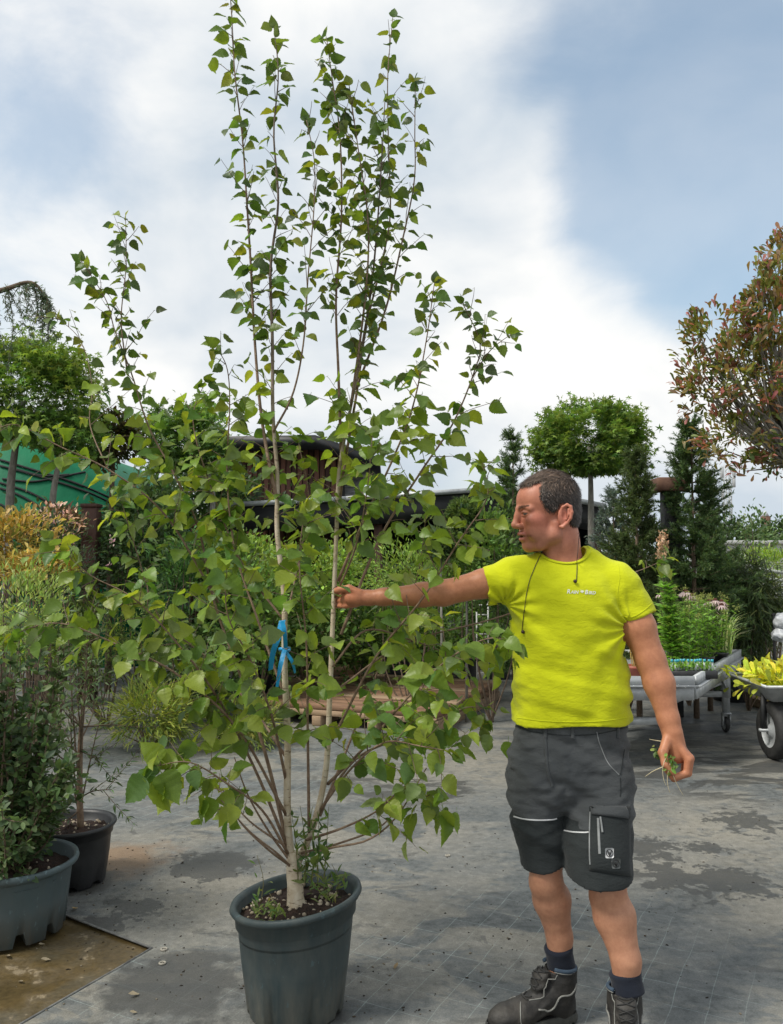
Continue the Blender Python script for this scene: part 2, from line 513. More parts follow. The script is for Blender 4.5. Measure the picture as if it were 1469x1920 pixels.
    def mx(*a):
        r = a[0]
        for v in a[1:]: r = nmath(nt, 'MAXIMUM', r, v)
        return r
    c = nmix(nt, nmath(nt, 'MULTIPLY', ln, nmath(nt, 'MULTIPLY', mx(spot(1020, 1800, 1.0, .8), spot(420, 1430, 2.2, .6), spot(300, 1850, .42, .5), spot(760, 1800, .8, .8), nmath(nt, 'MULTIPLY', lf, .35)), nramp(nt, fine, [(.25, (.35,) * 3), (.6, (.8,) * 3)]))), c, (.29, .35, .34))
    zone = mx(spot(1350, 1560, 1.1, .9), spot(420, 1680, .75, .8), spot(900, 1440, 1.2, .9), spot(250, 1600, .5, .8))
    d = nmath(nt, 'MAXIMUM', nmath(nt, 'MULTIPLY', dust, dust2), nmath(nt, 'MULTIPLY', zone, nramp(nt, nnoise(nt, 5.5, 8, .7, .5), [(.36, (.25,) * 3), (.46, (.6,) * 3), (.47, (.95,) * 3)])))
    c = nmix(nt, nmath(nt, 'MULTIPLY', d, .9), c, nramp(nt, fine, [(.3, (.175, .162, .128)), (.7, (.285, .265, .22))]))
    c = nmix(nt, nmath(nt, 'MULTIPLY', mx(spot(215, 1610, .34, .6)), .7), c, (.20, .12, .06))
    # puddles that have almost dried: darker, crisp outline
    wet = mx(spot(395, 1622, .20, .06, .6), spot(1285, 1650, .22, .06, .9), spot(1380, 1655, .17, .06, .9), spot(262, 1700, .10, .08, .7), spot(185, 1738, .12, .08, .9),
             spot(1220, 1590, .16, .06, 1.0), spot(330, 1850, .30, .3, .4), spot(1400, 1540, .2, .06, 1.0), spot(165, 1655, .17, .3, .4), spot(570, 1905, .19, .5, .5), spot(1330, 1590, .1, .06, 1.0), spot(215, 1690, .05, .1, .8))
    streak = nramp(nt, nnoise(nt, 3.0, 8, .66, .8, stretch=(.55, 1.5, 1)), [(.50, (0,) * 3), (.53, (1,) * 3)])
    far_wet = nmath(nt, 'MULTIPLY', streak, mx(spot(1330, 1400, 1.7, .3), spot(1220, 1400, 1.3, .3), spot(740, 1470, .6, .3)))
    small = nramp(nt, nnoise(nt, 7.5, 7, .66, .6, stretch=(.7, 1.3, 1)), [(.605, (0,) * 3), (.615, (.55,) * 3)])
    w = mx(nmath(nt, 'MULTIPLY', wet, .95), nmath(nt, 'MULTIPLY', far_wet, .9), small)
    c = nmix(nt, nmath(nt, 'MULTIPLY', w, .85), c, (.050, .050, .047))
    spk = nramp(nt, nnoise(nt, 55, 3, .7), [(.69, (0,) * 3), (.72, (.7,) * 3)])
    c = nmix(nt, spk, c, (.05, .045, .038))
    pale = nramp(nt, nnoise(nt, 31, 5, .75), [(.66, (0,) * 3), (.72, (.5,) * 3)])
    c = nmix(nt, pale, c, (.33, .31, .27))
    c = nmix(nt, 1.0, c, nramp(nt, nnoise(nt, 170, 2, .6), [(.3, (.78,) * 3), (.7, (1.2,) * 3)]), 'MULTIPLY')
    nt.links.new(c, b.inputs['Base Color'])
    rr = nmath(nt, 'SUBTRACT', .78, nmath(nt, 'MULTIPLY', w, .3))
    nt.links.new(rr, b.inputs['Roughness'])
    h = nmath(nt, 'ADD', nmath(nt, 'MULTIPLY', fine, 1.0), nmath(nt, 'MULTIPLY', weave.outputs['Fac'], .08))
    nbump(nt, b, nmath(nt, 'ADD', h, nmath(nt, 'MULTIPLY', mid, 3.0)), .35, .006)
    return m
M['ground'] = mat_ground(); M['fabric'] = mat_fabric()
g = MB(); g.add([(-700, -60, -.012), (700, -60, -.012), (700, 1500, -.012), (-700, 1500, -.012)], [(0, 1, 2, 3)])
tag(g.build('ground', M['ground'], smooth=False), kind='structure')
corner = G(285, 1778); e1 = (G(120, 1715) - corner).normalized(); e2 = (G(40, 1920) - corner).normalized()
fl = corner + e1 * 9; fn_ = corner + e2 * 4.5
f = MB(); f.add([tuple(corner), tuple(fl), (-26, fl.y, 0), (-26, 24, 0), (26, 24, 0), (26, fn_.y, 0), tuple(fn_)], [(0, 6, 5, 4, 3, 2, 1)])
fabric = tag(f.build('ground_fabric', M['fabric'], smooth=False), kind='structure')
M['hem'] = pm('fabric_hem', (.20, .20, .19), (.10, .10, .10), 20, .8)
for a, b_ in ((corner, fl), (corner, fn_)):
    h = MB(); pts = spline([a, a.lerp(b_, .5), b_], 24) + np.array([0, 0, .001])
    pts[1:-1, 2] += rng.normal(0, .0015, 22)
    h.add(*tube(pts, .0045, 6)); h.build('hem', M['hem'], fabric)
# ================================================================== the birch in its pot
D0 = 2.95
potc = Vector((P(555, 1800, D0).x, D0, 0))
def mat_pot(name, a, b_, grime):
    m, nt, b, out = newmat(name)
    n = nnoise(nt, 5, 6, .6, .4); st = nnoise(nt, 14, 6, .65, .3, stretch=(1, 1, .25)); fi = nnoise(nt, 60, 3)
    c = nramp(nt, n, [(.3, a), (.7, b_)])
    tc = nt.nodes.new('ShaderNodeTexCoord'); sp = nt.nodes.new('ShaderNodeSeparateXYZ'); nt.links.new(tc.outputs['Object'], sp.inputs[0])
    low = nt.nodes.new('ShaderNodeMapRange'); nt.links.new(sp.outputs[2], low.inputs['Value'])
    low.inputs['From Min'].default_value = .16; low.inputs['From Max'].default_value = .0
    g1 = nmath(nt, 'MULTIPLY', nmath(nt, 'ADD', nmath(nt, 'MULTIPLY', low.outputs[0], .85), .26), nramp(nt, st, [(.35, (.1,) * 3), (.65, (1,) * 3)]))
    c = nmix(nt, g1, c, grime)          # splashed mud on the lower wall
    sc = nramp(nt, nnoise(nt, 38, 4, .7, stretch=(1, 1, .4)), [(.62, (0,) * 3), (.67, (.55,) * 3)])
    c = nmix(nt, sc, c, tuple(min(1, v * 2.2) for v in b_))
    nt.links.new(c, b.inputs['Base Color'])
    b.inputs['Roughness'].default_value = .5; b.inputs['Specular IOR Level'].default_value = .4
    nbump(nt, b, nmath(nt, 'ADD', fi, nmath(nt, 'MULTIPLY', st, 2)), .12, .004)
    return m
M['pot_main'] = mat_pot('dark_blue_grey_pot_plastic', (.020, .036, .042), (.034, .056, .062), (.15, .145, .12))
M['pot_grey'] = mat_pot('grey_blue_pot_plastic', (.055, .088, .10), (.075, .112, .125), (.10, .10, .09))
M['pebble'] = pm('pale_pebbles', (.55, .47, .36), (.30, .24, .17), 20, .8)
M['weed'] = M['leaf']

def pot_things(name, label, loc, H, R0, R1, mat, sides=64, shape=None, prof=None, soil_z=None, group=None, tilt=0.0, lip=.016, npeb=60, rz=0):
    t = empty(name, loc, label, 'plant pot', group, rz)
    prof = prof or [(R0 * .2, .004), (R0 * .97, .002), (R0, .008), (R0 + (R1 - R0) * .5, H * .5), (R1 * .945, H * .795), (R1 * .95, H * .80), (R1 * .985, H * .812), (R1 * .995, H * .93),
            (R1 + lip * .55, H - lip * 1.5), (R1 + lip, H - lip * .8), (R1 + lip * .8, H - lip * .15), (R1 + lip * .35, H), (R1 - .003, H - lip * .25), (R1 - .012, H - lip), (R1 * .93, H * .7), (R1 * .2, H * .68)]
    def fn(V, a):
        if shape: V = shape(V, a)
        V[..., 2] += tilt * V[..., 0] * (np.clip(V[..., 2], 0, H) / H) ** 1.2
        return V
    mb = MB(); V, F = lathe(prof, sides, fn); mb.add(V, F)
    mb.build('wall', mat, t)
    sz = soil_z or H - .045
    def soilfn(V, a):
        q = V[..., 0], V[..., 1]
        V[..., 2] += rng.normal(0, .005, V.shape[:2]) + tilt * V[..., 0] * .95
        return V
    Rs = R1 - .010
    sb = MB(); V, F = lathe([(.001, sz + .02), (Rs * .3, sz + .015), (Rs * .5, sz + .008), (Rs * .7, sz + .003), (Rs * .85, sz), (Rs, sz - .004)], 40, soilfn); sb.add(V, F)
    sb.build('soil', M['soil'], t)
    pb = MB()
    for i in range(npeb):
        a, r = rng.random() * 6.283, Rs * math.sqrt(rng.random()) * .97
        s = .0035 + .006 * rng.random() ** 2
        V, F = lathe([(.01, -1), (.8, -.5), (1, 0), (.7, .6), (.01, .85)], 6)
        V = V * s * (1 + rng.normal(0, .2, (1, 3))) + (math.cos(a) * r, math.sin(a) * r, sz + .015 * (1 - r / Rs) + .003 + tilt * math.cos(a) * r)
        pb.add(V, F)
    if npeb: tag(pb.build('pebbles', M['pebble'], t), kind='stuff')
    return t
def notched(V, a):
    d = np.abs((a[None] * 8 / (2 * np.pi)) % 1 - .5)
    k = (d < .16) & (V[..., 2] < .01) & (np.hypot(V[..., 0], V[..., 1]) > .12)
    V[..., 2] = np.where(k, .024, V[..., 2])
    return V
POT_H, POT_R = .375, .205
TILT = .13
main_pot = pot_things('plant_pot', 'scuffed dark blue-grey plastic pot that the tall birch grows in', potc, POT_H, .160, POT_R, M['pot_main'], 96, notched, tilt=TILT, npeb=130, lip=.017)

# ---- stems: read off the photograph as positions with a distance each
def B(pts): return np.array([P(x, y, d) for x, y, d in pts])
STEMS = [  # (points, radius at base, radius at tip, leafy from fraction, twig spacing, leaf size)
 ([(547,1625,2.95),(538,1520,2.95),(536,1380,2.95),(536,1250,2.95),(531,1120,2.96),(524,1000,2.97),(518,900,2.97),(514,780,2.98),(511,640,2.98),(508,500,2.98),(519,380,2.98),(513,250,2.98),(520,140,2.98),(514,52,2.98)], .0145,.0016,.40,.095,.055),
 ([(520,935,2.97),(505,860,2.98),(486,760,2.99),(476,640,3.0),(472,500,3.02),(466,380,3.03),(455,260,3.04),(446,140,3.04),(436,60,3.04),(432,-14,3.04)], .0075,.0016,.30,.085,.055),
 ([(513,810,2.98),(545,740,2.95),(566,640,2.92),(580,520,2.9),(590,390,2.9),(588,300,2.9),(575,225,2.9)], .005,.0014,.25,.09,.052),
 ([(556,1625,2.96),(590,1545,2.97),(611,1440,2.98),(621,1300,2.99),(626,1150,3.0),(632,1000,3.0),(638,880,3.0),(657,770,3.0),(676,660,3.0),(694,540,3.0),(706,420,3.0),(716,300,3.0),(722,190,3.0)], .013,.0016,.45,.075,.056),
 ([(634,960,3.0),(648,860,3.02),(668,735,3.05),(690,610,3.07),(715,500,3.08),(733,400,3.08),(732,270,3.08),(727,140,3.08),(737,32,3.08)], .0065,.0014,.35,.13,.05),
 ([(640,850,3.0),(634,700,2.96),(631,560,2.93),(637,400,2.92),(640,250,2.92),(625,150,2.92),(613,72,2.92)], .006,.0014,.30,.075,.054),
 ([(668,730,3.03),(720,580,3.08),(755,450,3.12),(776,340,3.14),(783,250,3.14),(779,155,3.14)], .005,.0014,.3,.10,.052),
 ([(657,770,3.0),(684,570,2.94),(690,420,2.93),(672,270,2.93),(655,160,2.93)], .005,.0014,.25,.075,.055),
 ([(634,1090,3.0),(685,970,2.96),(738,860,2.93),(777,760,2.9),(800,640,2.88),(815,530,2.87)], .006,.0014,.25,.075,.056),
 ([(640,1190,3.0),(715,1010,3.03),(790,885,3.06),(850,790,3.08),(888,700,3.1),(902,640,3.1),(868,568,3.1)], .006,.0014,.3,.085,.052),
 ([(885,710,3.1),(920,655,3.12),(965,622,3.14)], .003,.001,.1,.12,.048),
 ([(622,1390,2.99),(705,1235,2.9),(790,1125,2.82),(862,1015,2.76),(915,930,2.72),(905,868,2.72)], .006,.0013,.35,.085,.055),
 ([(615,1470,2.98),(690,1390,2.86),(765,1310,2.76),(845,1235,2.68),(915,1195,2.62),(968,1212,2.6)], .006,.0013,.3,.09,.056),
 ([(575,1575,2.96),(640,1552,2.9),(705,1520,2.84),(765,1475,2.78),(810,1510,2.76)], .0055,.0013,.5,.10,.056),
 ([(598,1525,2.97),(665,1430,2.98),(745,1390,3.0),(825,1350,3.02),(885,1325,3.04),(912,1352,3.04)], .006,.0013,.35,.085,.055),
 ([(600,1520,2.97),(660,1440,2.84),(720,1395,2.72),(790,1400,2.66),(852,1410,2.64)], .0055,.0013,.3,.085,.056),
 ([(543,1600,2.95),(500,1430,3.0),(455,1285,3.06),(410,1130,3.12),(370,990,3.16),(330,885,3.2),(282,795,3.22),(245,705,3.23),(216,620,3.24),(196,560,3.24),(152,488,3.24)], .0075,.0014,.28,.085,.056),
 ([(238,690,3.23),(228,600,3.24),(235,500,3.25),(236,412,3.25)], .0035,.0012,.1,.09,.052),
 ([(410,1130,3.12),(310,970,3.06),(205,885,3.02),(112,835,3.0),(30,800,3.0),(-20,812,3.0)], .0045,.0013,.25,.085,.052),
 ([(205,885,3.02),(172,800,3.1),(172,720,3.12),(150,640,3.13),(104,592,3.13)], .003,.001,.3,.14,.045),
 ([(540,1590,2.95),(480,1445,2.9),(405,1310,2.85),(330,1205,2.8),(250,1125,2.78),(165,1075,2.76),(98,1010,2.76)], .0065,.0013,.28,.082,.056),
 ([(538,1530,2.95),(445,1365,2.84),(335,1265,2.76),(222,1212,2.7),(105,1172,2.66),(8,1195,2.64)], .006,.0013,.3,.085,.057),
 ([(540,1600,2.94),(490,1525,2.84),(430,1465,2.74),(362,1432,2.66),(292,1436,2.62)], .006,.0014,.4,.085,.066),
 ([(541,1590,2.95),(470,1540,2.98),(420,1490,3.0),(382,1470,3.0)], .005,.0013,.5,.085,.055),
 ([(536,1310,2.95),(482,1155,3.0),(442,1025,3.03),(422,885,3.05),(430,765,3.06),(425,690,3.06),(402,645,3.06)], .0055,.0013,.25,.085,.055),
 ([(530,1160,2.96),(452,1055,3.05),(392,905,3.12),(362,790,3.16),(385,715,3.18)], .005,.0013,.3,.085,.055),
 ([(580,1560,2.96),(582,1370,2.86),(578,1210,2.8),(566,1065,2.76),(572,950,2.74)], .006,.0013,.3,.085,.058),
 ([(600,1530,2.97),(645,1425,3.08),(702,1285,3.16),(742,1185,3.2),(785,1085,3.24),(800,960,3.26)], .006,.0013,.3,.085,.055),
 ([(536,1460,2.95),(510,1340,2.82),(470,1235,2.74),(430,1150,2.68),(425,1050,2.66)], .0055,.0013,.3,.085,.060),
 ([(532,1180,2.96),(560,1060,3.06),(580,930,3.1),(560,830,3.12)], .0045,.0013,.25,.085,.055),
 ([(537,1420,2.95),(470,1320,3.12),(380,1225,3.2),(300,1160,3.26),(255,1020,3.3),(225,930,3.3)], .0055,.0013,.3,.085,.054),
 ([(623,1250,2.99),(690,1180,3.06),(770,1200,3.12),(850,1230,3.16),(930,1240,3.18)], .005,.0013,.3,.09,.054),
 ([(623,1300,2.99),(760,1210,3.2),(930,1160,3.32),(1090,1105,3.36),(1190,1072,3.36),(1256,1046,3.36)], .005,.0012,.93,.06,.05),
 ([(628,1120,3.0),(665,1030,2.88),(690,920,2.82),(700,800,2.8)], .0045,.0013,.3,.085,.056),
]
def mat_birch_bark():
    m, nt, b, out = newmat('birch_bark')
    n = nnoise(nt, 26, 6, .6, .3); lent = nnoise(nt, 60, 4, .6, stretch=(.5, .5, 2.4)); f = nnoise(nt, 160, 3)
    c = nramp(nt, n, [(.3, (.40, .31, .21)), (.52, (.53, .45, .33)), (.72, (.62, .56, .46))])
    tc = nt.nodes.new('ShaderNodeTexCoord'); sp = nt.nodes.new('ShaderNodeSeparateXYZ'); nt.links.new(tc.outputs['Object'], sp.inputs[0])
    mr = nt.nodes.new('ShaderNodeMapRange'); nt.links.new(sp.outputs[2], mr.inputs['Value']); mr.inputs['From Min'].default_value = 1.15; mr.inputs['From Max'].default_value = 2.0
    c = nmix(nt, nmath(nt, 'MULTIPLY', mr.outputs[0], .9), c, (.11, .075, .06))      # young wood is brown, only old wood turns pale
    k = nramp(nt, lent, [(.60, (0,) * 3), (.66, (1,) * 3)])
    c = nmix(nt, nmath(nt, 'MULTIPLY', k, .75), c, (.13, .085, .055))
    nt.links.new(c, b.inputs['Base Color']); b.inputs['Roughness'].default_value = .75
    nbump(nt, b, nmath(nt, 'ADD', f, nmath(nt, 'MULTIPLY', k, -2)), .5, .002)
    return m
M['birch_bark'] = mat_birch_bark()
M['branch_bark'] = pm('tan_branch_bark', (.27, .19, .125), (.15, .09, .06), 50, .7, .4)
birch = empty('birch_tree', potc + Vector((0, 0, POT_H - .03)), 'tall multi-stemmed birch with serrated green leaves in blue-grey pot', 'tree')
ORG = np.array(birch.location)
bA = np.array(P(557, 1712, 2.93)); bT = np.array(P(551, 1598, 2.95))
t = MB()
tp = spline([bA - (0, 0, .05), bA, np.array(P(553, 1660, 2.94)), bT], 14)
V, F = tube(tp, np.interp(np.linspace(0, 1, 14), [0, .3, .5, .8, 1], [.058, .041, .028, .026, .022]), 18)
V = V + np.array([math.sin(v[2] * 60 + 5 * math.atan2(v[1] - tp[5][1], v[0] - tp[5][0])) for v in V])[:, None] * .0018 * np.array([1, 1, 0])
t.add(V - ORG, F)
t.build('trunk', M['birch_bark'], birch)
leafpos, leafdir, leafsize, leafz = [], [], [], []
twigs = MB()
rb = np.random.default_rng(21)
def add_leaf(p, d, s):
    leafpos.append(p); leafdir.append(d); leafsize.append(s)
def leafy_twig(p0, d, L, s, r0=.0016):
    "one twig: a gently drooping shoot with alternate leaves"
    n = 8; d = d / np.linalg.norm(d)
    pts = [p0]; dd = d.copy()
    for i in range(n):
        dd = dd + np.array([0, 0, -.05]) * (1 if L > .15 else .5) + rb.normal(0, .06, 3); dd /= np.linalg.norm(dd)
        pts.append(pts[-1] + dd * L / n)
    pts = np.array(pts)
    twigs.add(*[(x - ORG) if i == 0 else x for i, x in enumerate(tube(pts, np.linspace(r0, .0007, n + 1), 4, False))])
    m = max(2, int(L / .034)); side = rb.choice([-1, 1])
    for j in range(m):
        u = (j + .8) / m; k = min(int(u * n), n - 1)
        q = pts[k] + (pts[k + 1] - pts[k]) * (u * n - k if u < 1 else 1)
        tang = pts[k + 1] - pts[k]; tang /= np.linalg.norm(tang)
        sv = np.cross(tang, [0, 0, 1.0]); sv /= np.linalg.norm(sv) + 1e-6
        side = -side
        dv = tang * .55 + sv * side * .8 + np.array([0, 0, -.35]) + rb.normal(0, .3, 3)
        ls = s * (.55 + .7 * rb.random() ** .9) * (1 if u < .85 else .8)
        add_leaf(q + dv / np.linalg.norm(dv) * .012, dv, ls)
for pts, r0, r1, lf, sp, ls in STEMS:
    Q = B(pts); Q[1:-1] += rb.normal(0, .004, (len(Q) - 2, 3))
    n = len(Q) * 5
    C = spline(Q, n)
    big = r0 > .01
    mb = MB(); V, F = tube(C, r0 + (r1 - r0) * np.linspace(0, 1, n) ** (.8 if big else .7), 9 if big else 6)
    mb.add(V - ORG, F)
    mb.build('stem' if big else 'branch', M['birch_bark'] if big else M['branch_bark'], birch)
    seg = np.linalg.norm(np.diff(C, axis=0), axis=1); S = np.concatenate([[0], np.cumsum(seg)]); L = S[-1]
    T = np.gradient(C, axis=0); T /= np.linalg.norm(T, axis=1, keepdims=True)
    s = lf * L; az = rb.random() * 6.28
    while s < L:
        f = s / L
        i = min(np.searchsorted(S, s), n - 1)
        p = C[i]; tg = T[i]
        az += 2.4 + rb.normal(0, .4)
        a1 = np.cross(tg, [.3, .9, .2]); a1 /= np.linalg.norm(a1); a2 = np.cross(tg, a1)
        o = a1 * math.cos(az) + a2 * math.sin(az)
        hi = p[2] > 2.1
        TL = (.05 + .17 * rb.random()) * (1.05 - .55 * f) * (1.0 if hi else 1.15)
        d = tg * (.9 if hi else .55) + o * (.75 if hi else 1.0) + np.array([0, 0, .15])
        if f < .97 and rb.random() < (.95 if not hi else .88):
            leafy_twig(p, d, TL, ls * (1 if not hi else .80))
        dv = o + tg * .2 + np.array([0, 0, -.4]) + rb.normal(0, .2, 3)
        add_leaf(p + o * .015, dv, ls * (.75 + .4 * rb.random()) * (.82 if hi else 1))
        s += sp * (.55 + .75 * rb.random()) * (.46 if hi else .43)
    add_leaf(C[-1], T[-1] + np.array([0, 0, -.3]), ls * .7); 
    for k in range(3):
        add_leaf(C[-1 - k], T[-1] + rb.normal(0, .8, 3), ls * .75)
# bare low twigs at the foot
for pts in ([(540,1620,2.95),(500,1590,2.85),(450,1540,2.78),(418,1480,2.74)], [(545,1615,2.95),(505,1560,2.9),(465,1490,2.86),(440,1420,2.84)],
            [(560,1610,2.95),(620,1590,2.9),(690,1575,2.84),(745,1530,2.8),(800,1440,2.76)], [(565,1600,2.95),(640,1580,2.95),(720,1545,2.95),(775,1470,2.96)],
            [(545,1625,2.94),(520,1600,2.84),(470,1560,2.76),(415,1500,2.72)]):
    C = spline(B(pts), 16); mb = MB(); V, F = tube(C, np.linspace(.0048, .0018, 16), 6); mb.add(V - ORG, F); mb.build('branch', M['branch_bark'], birch)
# leaf clusters that end the longest low shoots
for x, y, d, n, s in ((290,1462,2.6,5,.08),(385,1500,2.66,4,.065),(830,1525,2.75,5,.066),(775,1515,2.76,3,.06),(600,1590,2.86,2,.04),(935,1385,3.0,3,.05),(680,1540,2.8,3,.045),(870,1095,2.7,3,.06),(835,1140,2.7,2,.05),(420,1520,2.74,2,.06)):
    for k in range(n):
        add_leaf(np.array(P(x + rb.normal(0, 14), y + rb.normal(0, 10), d + rb.normal(0, .02))), np.array([rb.normal(0, .6), rb.normal(0, .5), -.9]), s * (.8 + .4 * rb.random()))
HC = np.array(P(1026, 956, 2.885))
def seen(A):
    q = np.asarray(A) - np.array([0, 0, CAM_H]); c, s = math.cos(PITCH), math.sin(PITCH); dp = q[:, 1] * c + q[:, 2] * s
    return 734.5 + FPX * q[:, 0] / dp, 960 - FPX * (-q[:, 1] * s + q[:, 2] * c) / dp
_lp = np.array(leafpos); _x, _y = seen(_lp)
# leaves keep clear of the man's head and shirt, of the ribbon and mostly of the reaching arm
_keep = ~(np.linalg.norm(_lp - HC, axis=1) < .19) & ~((_x > 935) & (_x < 1110) & (_y > 860) & (_y < 1045) & (_lp[:, 1] < 3.05)) & ~((_x > 985) & (_x < 1180) & (_y > 1000) & (_lp[:, 1] < 3.1)) & ~((_x > 500) & (_x < 565) & (_y > 1150) & (_y < 1300) & (_lp[:, 1] < 2.95))
_arm = (_x > 650) & (_x < 905) & (_y > 1070) & (_y < 1150) & (_lp[:, 1] < 2.93)
_keep &= ~(_arm & (rb.random(len(_lp)) < .72))
leafpos = list(_lp[_keep]); leafdir = list(np.array(leafdir)[_keep]); leafsize = list(np.array(leafsize)[_keep])
tag(twigs.build('twigs', M['bark_dark'], birch), kind='stuff')
leafpos, leafdir, leafsize = np.array(leafpos), np.array(leafdir), np.array(leafsize) * 1.17
nl = len(leafpos)
nrm = np.array([0, -.25, .75]) + rnd_dir(nl, rb) * .75
y = leafdir / np.linalg.norm(leafdir, axis=1, keepdims=True) + np.array([0, 0, -.25])
LB = basis(y, nrm)
PAL = [(.085, .142, .024), (.105, .165, .026), (.062, .118, .028), (.135, .190, .028), (.170, .215, .034), (.095, .138, .044)]
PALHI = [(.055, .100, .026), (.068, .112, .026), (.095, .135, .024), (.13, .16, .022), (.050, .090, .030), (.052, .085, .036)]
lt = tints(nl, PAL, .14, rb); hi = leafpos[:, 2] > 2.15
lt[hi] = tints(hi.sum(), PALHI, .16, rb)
variants = [make_leaf('birch', f_, dr, tw, i, .3, True) for i, (f_, dr, tw) in enumerate(((.18, .25, .1), (.26, .45, -.2), (.1, .15, .25), (.3, .35, -.1), (.2, .6, .3)))]
app = leafsize / np.linalg.norm(leafpos - np.array([0, 0, CAM_H]), axis=1) * (.4 + np.abs(np.einsum('ij,ij->i', LB[:, :, 2], (leafpos - [0, 0, CAM_H]) / np.linalg.norm(leafpos - [0, 0, CAM_H], axis=1, keepdims=True))))
order = np.argsort(-app)
solo, rest = order[:300], order[300:]
vm = {}
for i in solo:
    ci = int(np.argmin([np.linalg.norm(np.array(c) - lt[i]) for c in PAL])); vi = i % 5
    if (vi, ci) not in vm:
        mb = MB(); mb.add(*variants[vi], np.array(PAL[ci]) * (1 + .1 * math.sin(vi * 3 + ci)))
        vm[(vi, ci)] = mb.mesh('leaf', M['birch_leaf'], True, True)
    o = link('leaf', vm[(vi, ci)], birch)
    Mx = Matrix(LB[i] * leafsize[i]).to_4x4(); Mx.translation = Vector(leafpos[i] - ORG)
    o.matrix_local = Mx
mb = MB()
for v in range(5):
    k = rest[rest % 5 == v]
    scatter(mb, variants[v], leafpos[k] - ORG, LB[k], leafsize[k], lt[k])
tag(mb.build('leaves', M['birch_leaf'], birch, tint=True), kind='stuff')
print('birch leaves', nl)
# ---- weeds in the pot
wd = empty('weed_seedlings', potc + Vector((0, 0, POT_H - .04)), 'small weeds sprouting from the soil around the birch trunk', 'weeds')
M['weed_stem'] = pm('weed_stem', (.15, .16, .05), (.2, .16, .08), 30); wm = MB(); rw = np.random.default_rng(5)
for cx, cy, n, hgt in ((-.11, -.05, 26, .05), (-.06, -.13, 22, .045), (.1, -.03, 24, .05), (.13, .05, 22, .06), (.04, .09, 18, .12), (.03, .05, 24, .16), (-.13, .06, 5, .13)):
    for i in range(n):
        p = np.array([cx, cy, .0 + TILT * cx + .005]) + rw.normal(0, .022, 3) * (1, 1, 0)
        p[2] += hgt * rw.random()
        d = np.array([rw.normal(0, .6), rw.normal(0, .6), .5])
        scatter(wm, LT['lance'], p[None], basis(d[None], np.array([[0, -.4, 1.0]])), np.array([.02 + .03 * rw.random()]), tints(1, [(.10, .15, .03), (.14, .15, .05), (.07, .12, .03)], .2, rw))
tag(wm.build('weed_leaves', M['leaf'], wd, tint=True), kind='stuff')
for x, y_, L in ((-.13, .06, .16), (-.06, -.12, .09), (.04, .09, .2), (.1, -.02, .09), (.13, .05, .1)):
    MB().add(*tube(spline([(x, y_, -.01 + TILT * x), (x + .01, y_, L * .5 + TILT * x), (x - .015, y_ + .01, L + TILT * x)], 6), np.linspace(.0016, .0008, 6), 4)).build('weed_stem', M['weed_stem'], wd)
# fine needle-like seedling tuft at the foot of the stems
hb = empty('weed_tuft', P(575, 1640, 2.93), 'upright narrow-leaved weed growing against the birch stems', 'weed')
hm = MB(); HO = np.array(hb.location)
for k in range(5):
    a = P(560 + 12 * k, 1655, 2.92); b2 = P(545 + 18 * k, 1560 - 60 * rw.random(), 2.9)
    C = spline([a, (a + b2) / 2 + Vector((rw.normal(0, .01), 0, 0)), b2], 8) - HO
    hm.add(*tube(C, np.linspace(.0018, .0008, 8), 4, False), tint=(.12, .12, .05))
    n = 26; u = rw.random(n); pp = C[(u * 7).astype(int)]
    dd = rnd_dir(n, rw) + (0, 0, .4)
    scatter(hm, LT['lance'], pp, basis(dd, rnd_dir(n, rw)), .028 + .02 * rw.random(n), tints(n, [(.05, .09, .03), (.08, .11, .03)], .2, rw))
tag(hm.build('leaves', M['leaf'], hb, tint=True), kind='stuff')
# ---- blue marking ribbon knotted to the stem
M['ribbon'] = pm('blue_plastic_ribbon', (.005, .30, .62), (.01, .24, .52), 20, .35, .2)
rbn = empty('marking_ribbon', P(532, 1220, 2.93), 'bright blue plastic ribbon knotted round a birch stem', 'ribbon')
RO = np.array(rbn.location)
def strip(pts, w, tw):
    pts = np.array([P(*p) for p in pts]); C = spline(pts, 18); t_, n_, b_ = frames(C)
    V, F = [], []
    for i in range(18):
        a = tw * i / 17
        side = np.array([math.cos(a), math.sin(a) * .8, .15])
        V += [C[i] - side * w / 2 - RO, C[i] + side * w / 2 - RO]
    F = [(2 * i, 2 * i + 1, 2 * i + 3, 2 * i + 2) for i in range(17)]
    return np.array(V), F
for pts, w, tw in (([(530,1163,2.925),(522,1195,2.90),(512,1225,2.895),(508,1256,2.90)], .022, .9), ([(534,1218,2.925),(526,1250,2.905),(520,1288,2.91)], .017, -.8), ([(536,1222,2.925),(548,1240,2.92),(554,1262,2.93)], .013, 1.2), ([(536,1215,2.925),(534,1185,2.9),(530,1165,2.91)], .014, .5)):
    mb = MB(); mb.add(*strip(pts, w, tw)); mb.build('tail', M['ribbon'], rbn)
kn = MB(); C = [np.array(P(534, 1218, 2.955)) + np.array([math.cos(a) * .0165, math.sin(a) * .0165, .004 * math.sin(2 * a)]) - RO for a in np.linspace(0, 6.283, 17)]
kn.add(*tube(np.array(C), .0055, 8)); kn.build('knot', M['ribbon'], rbn)
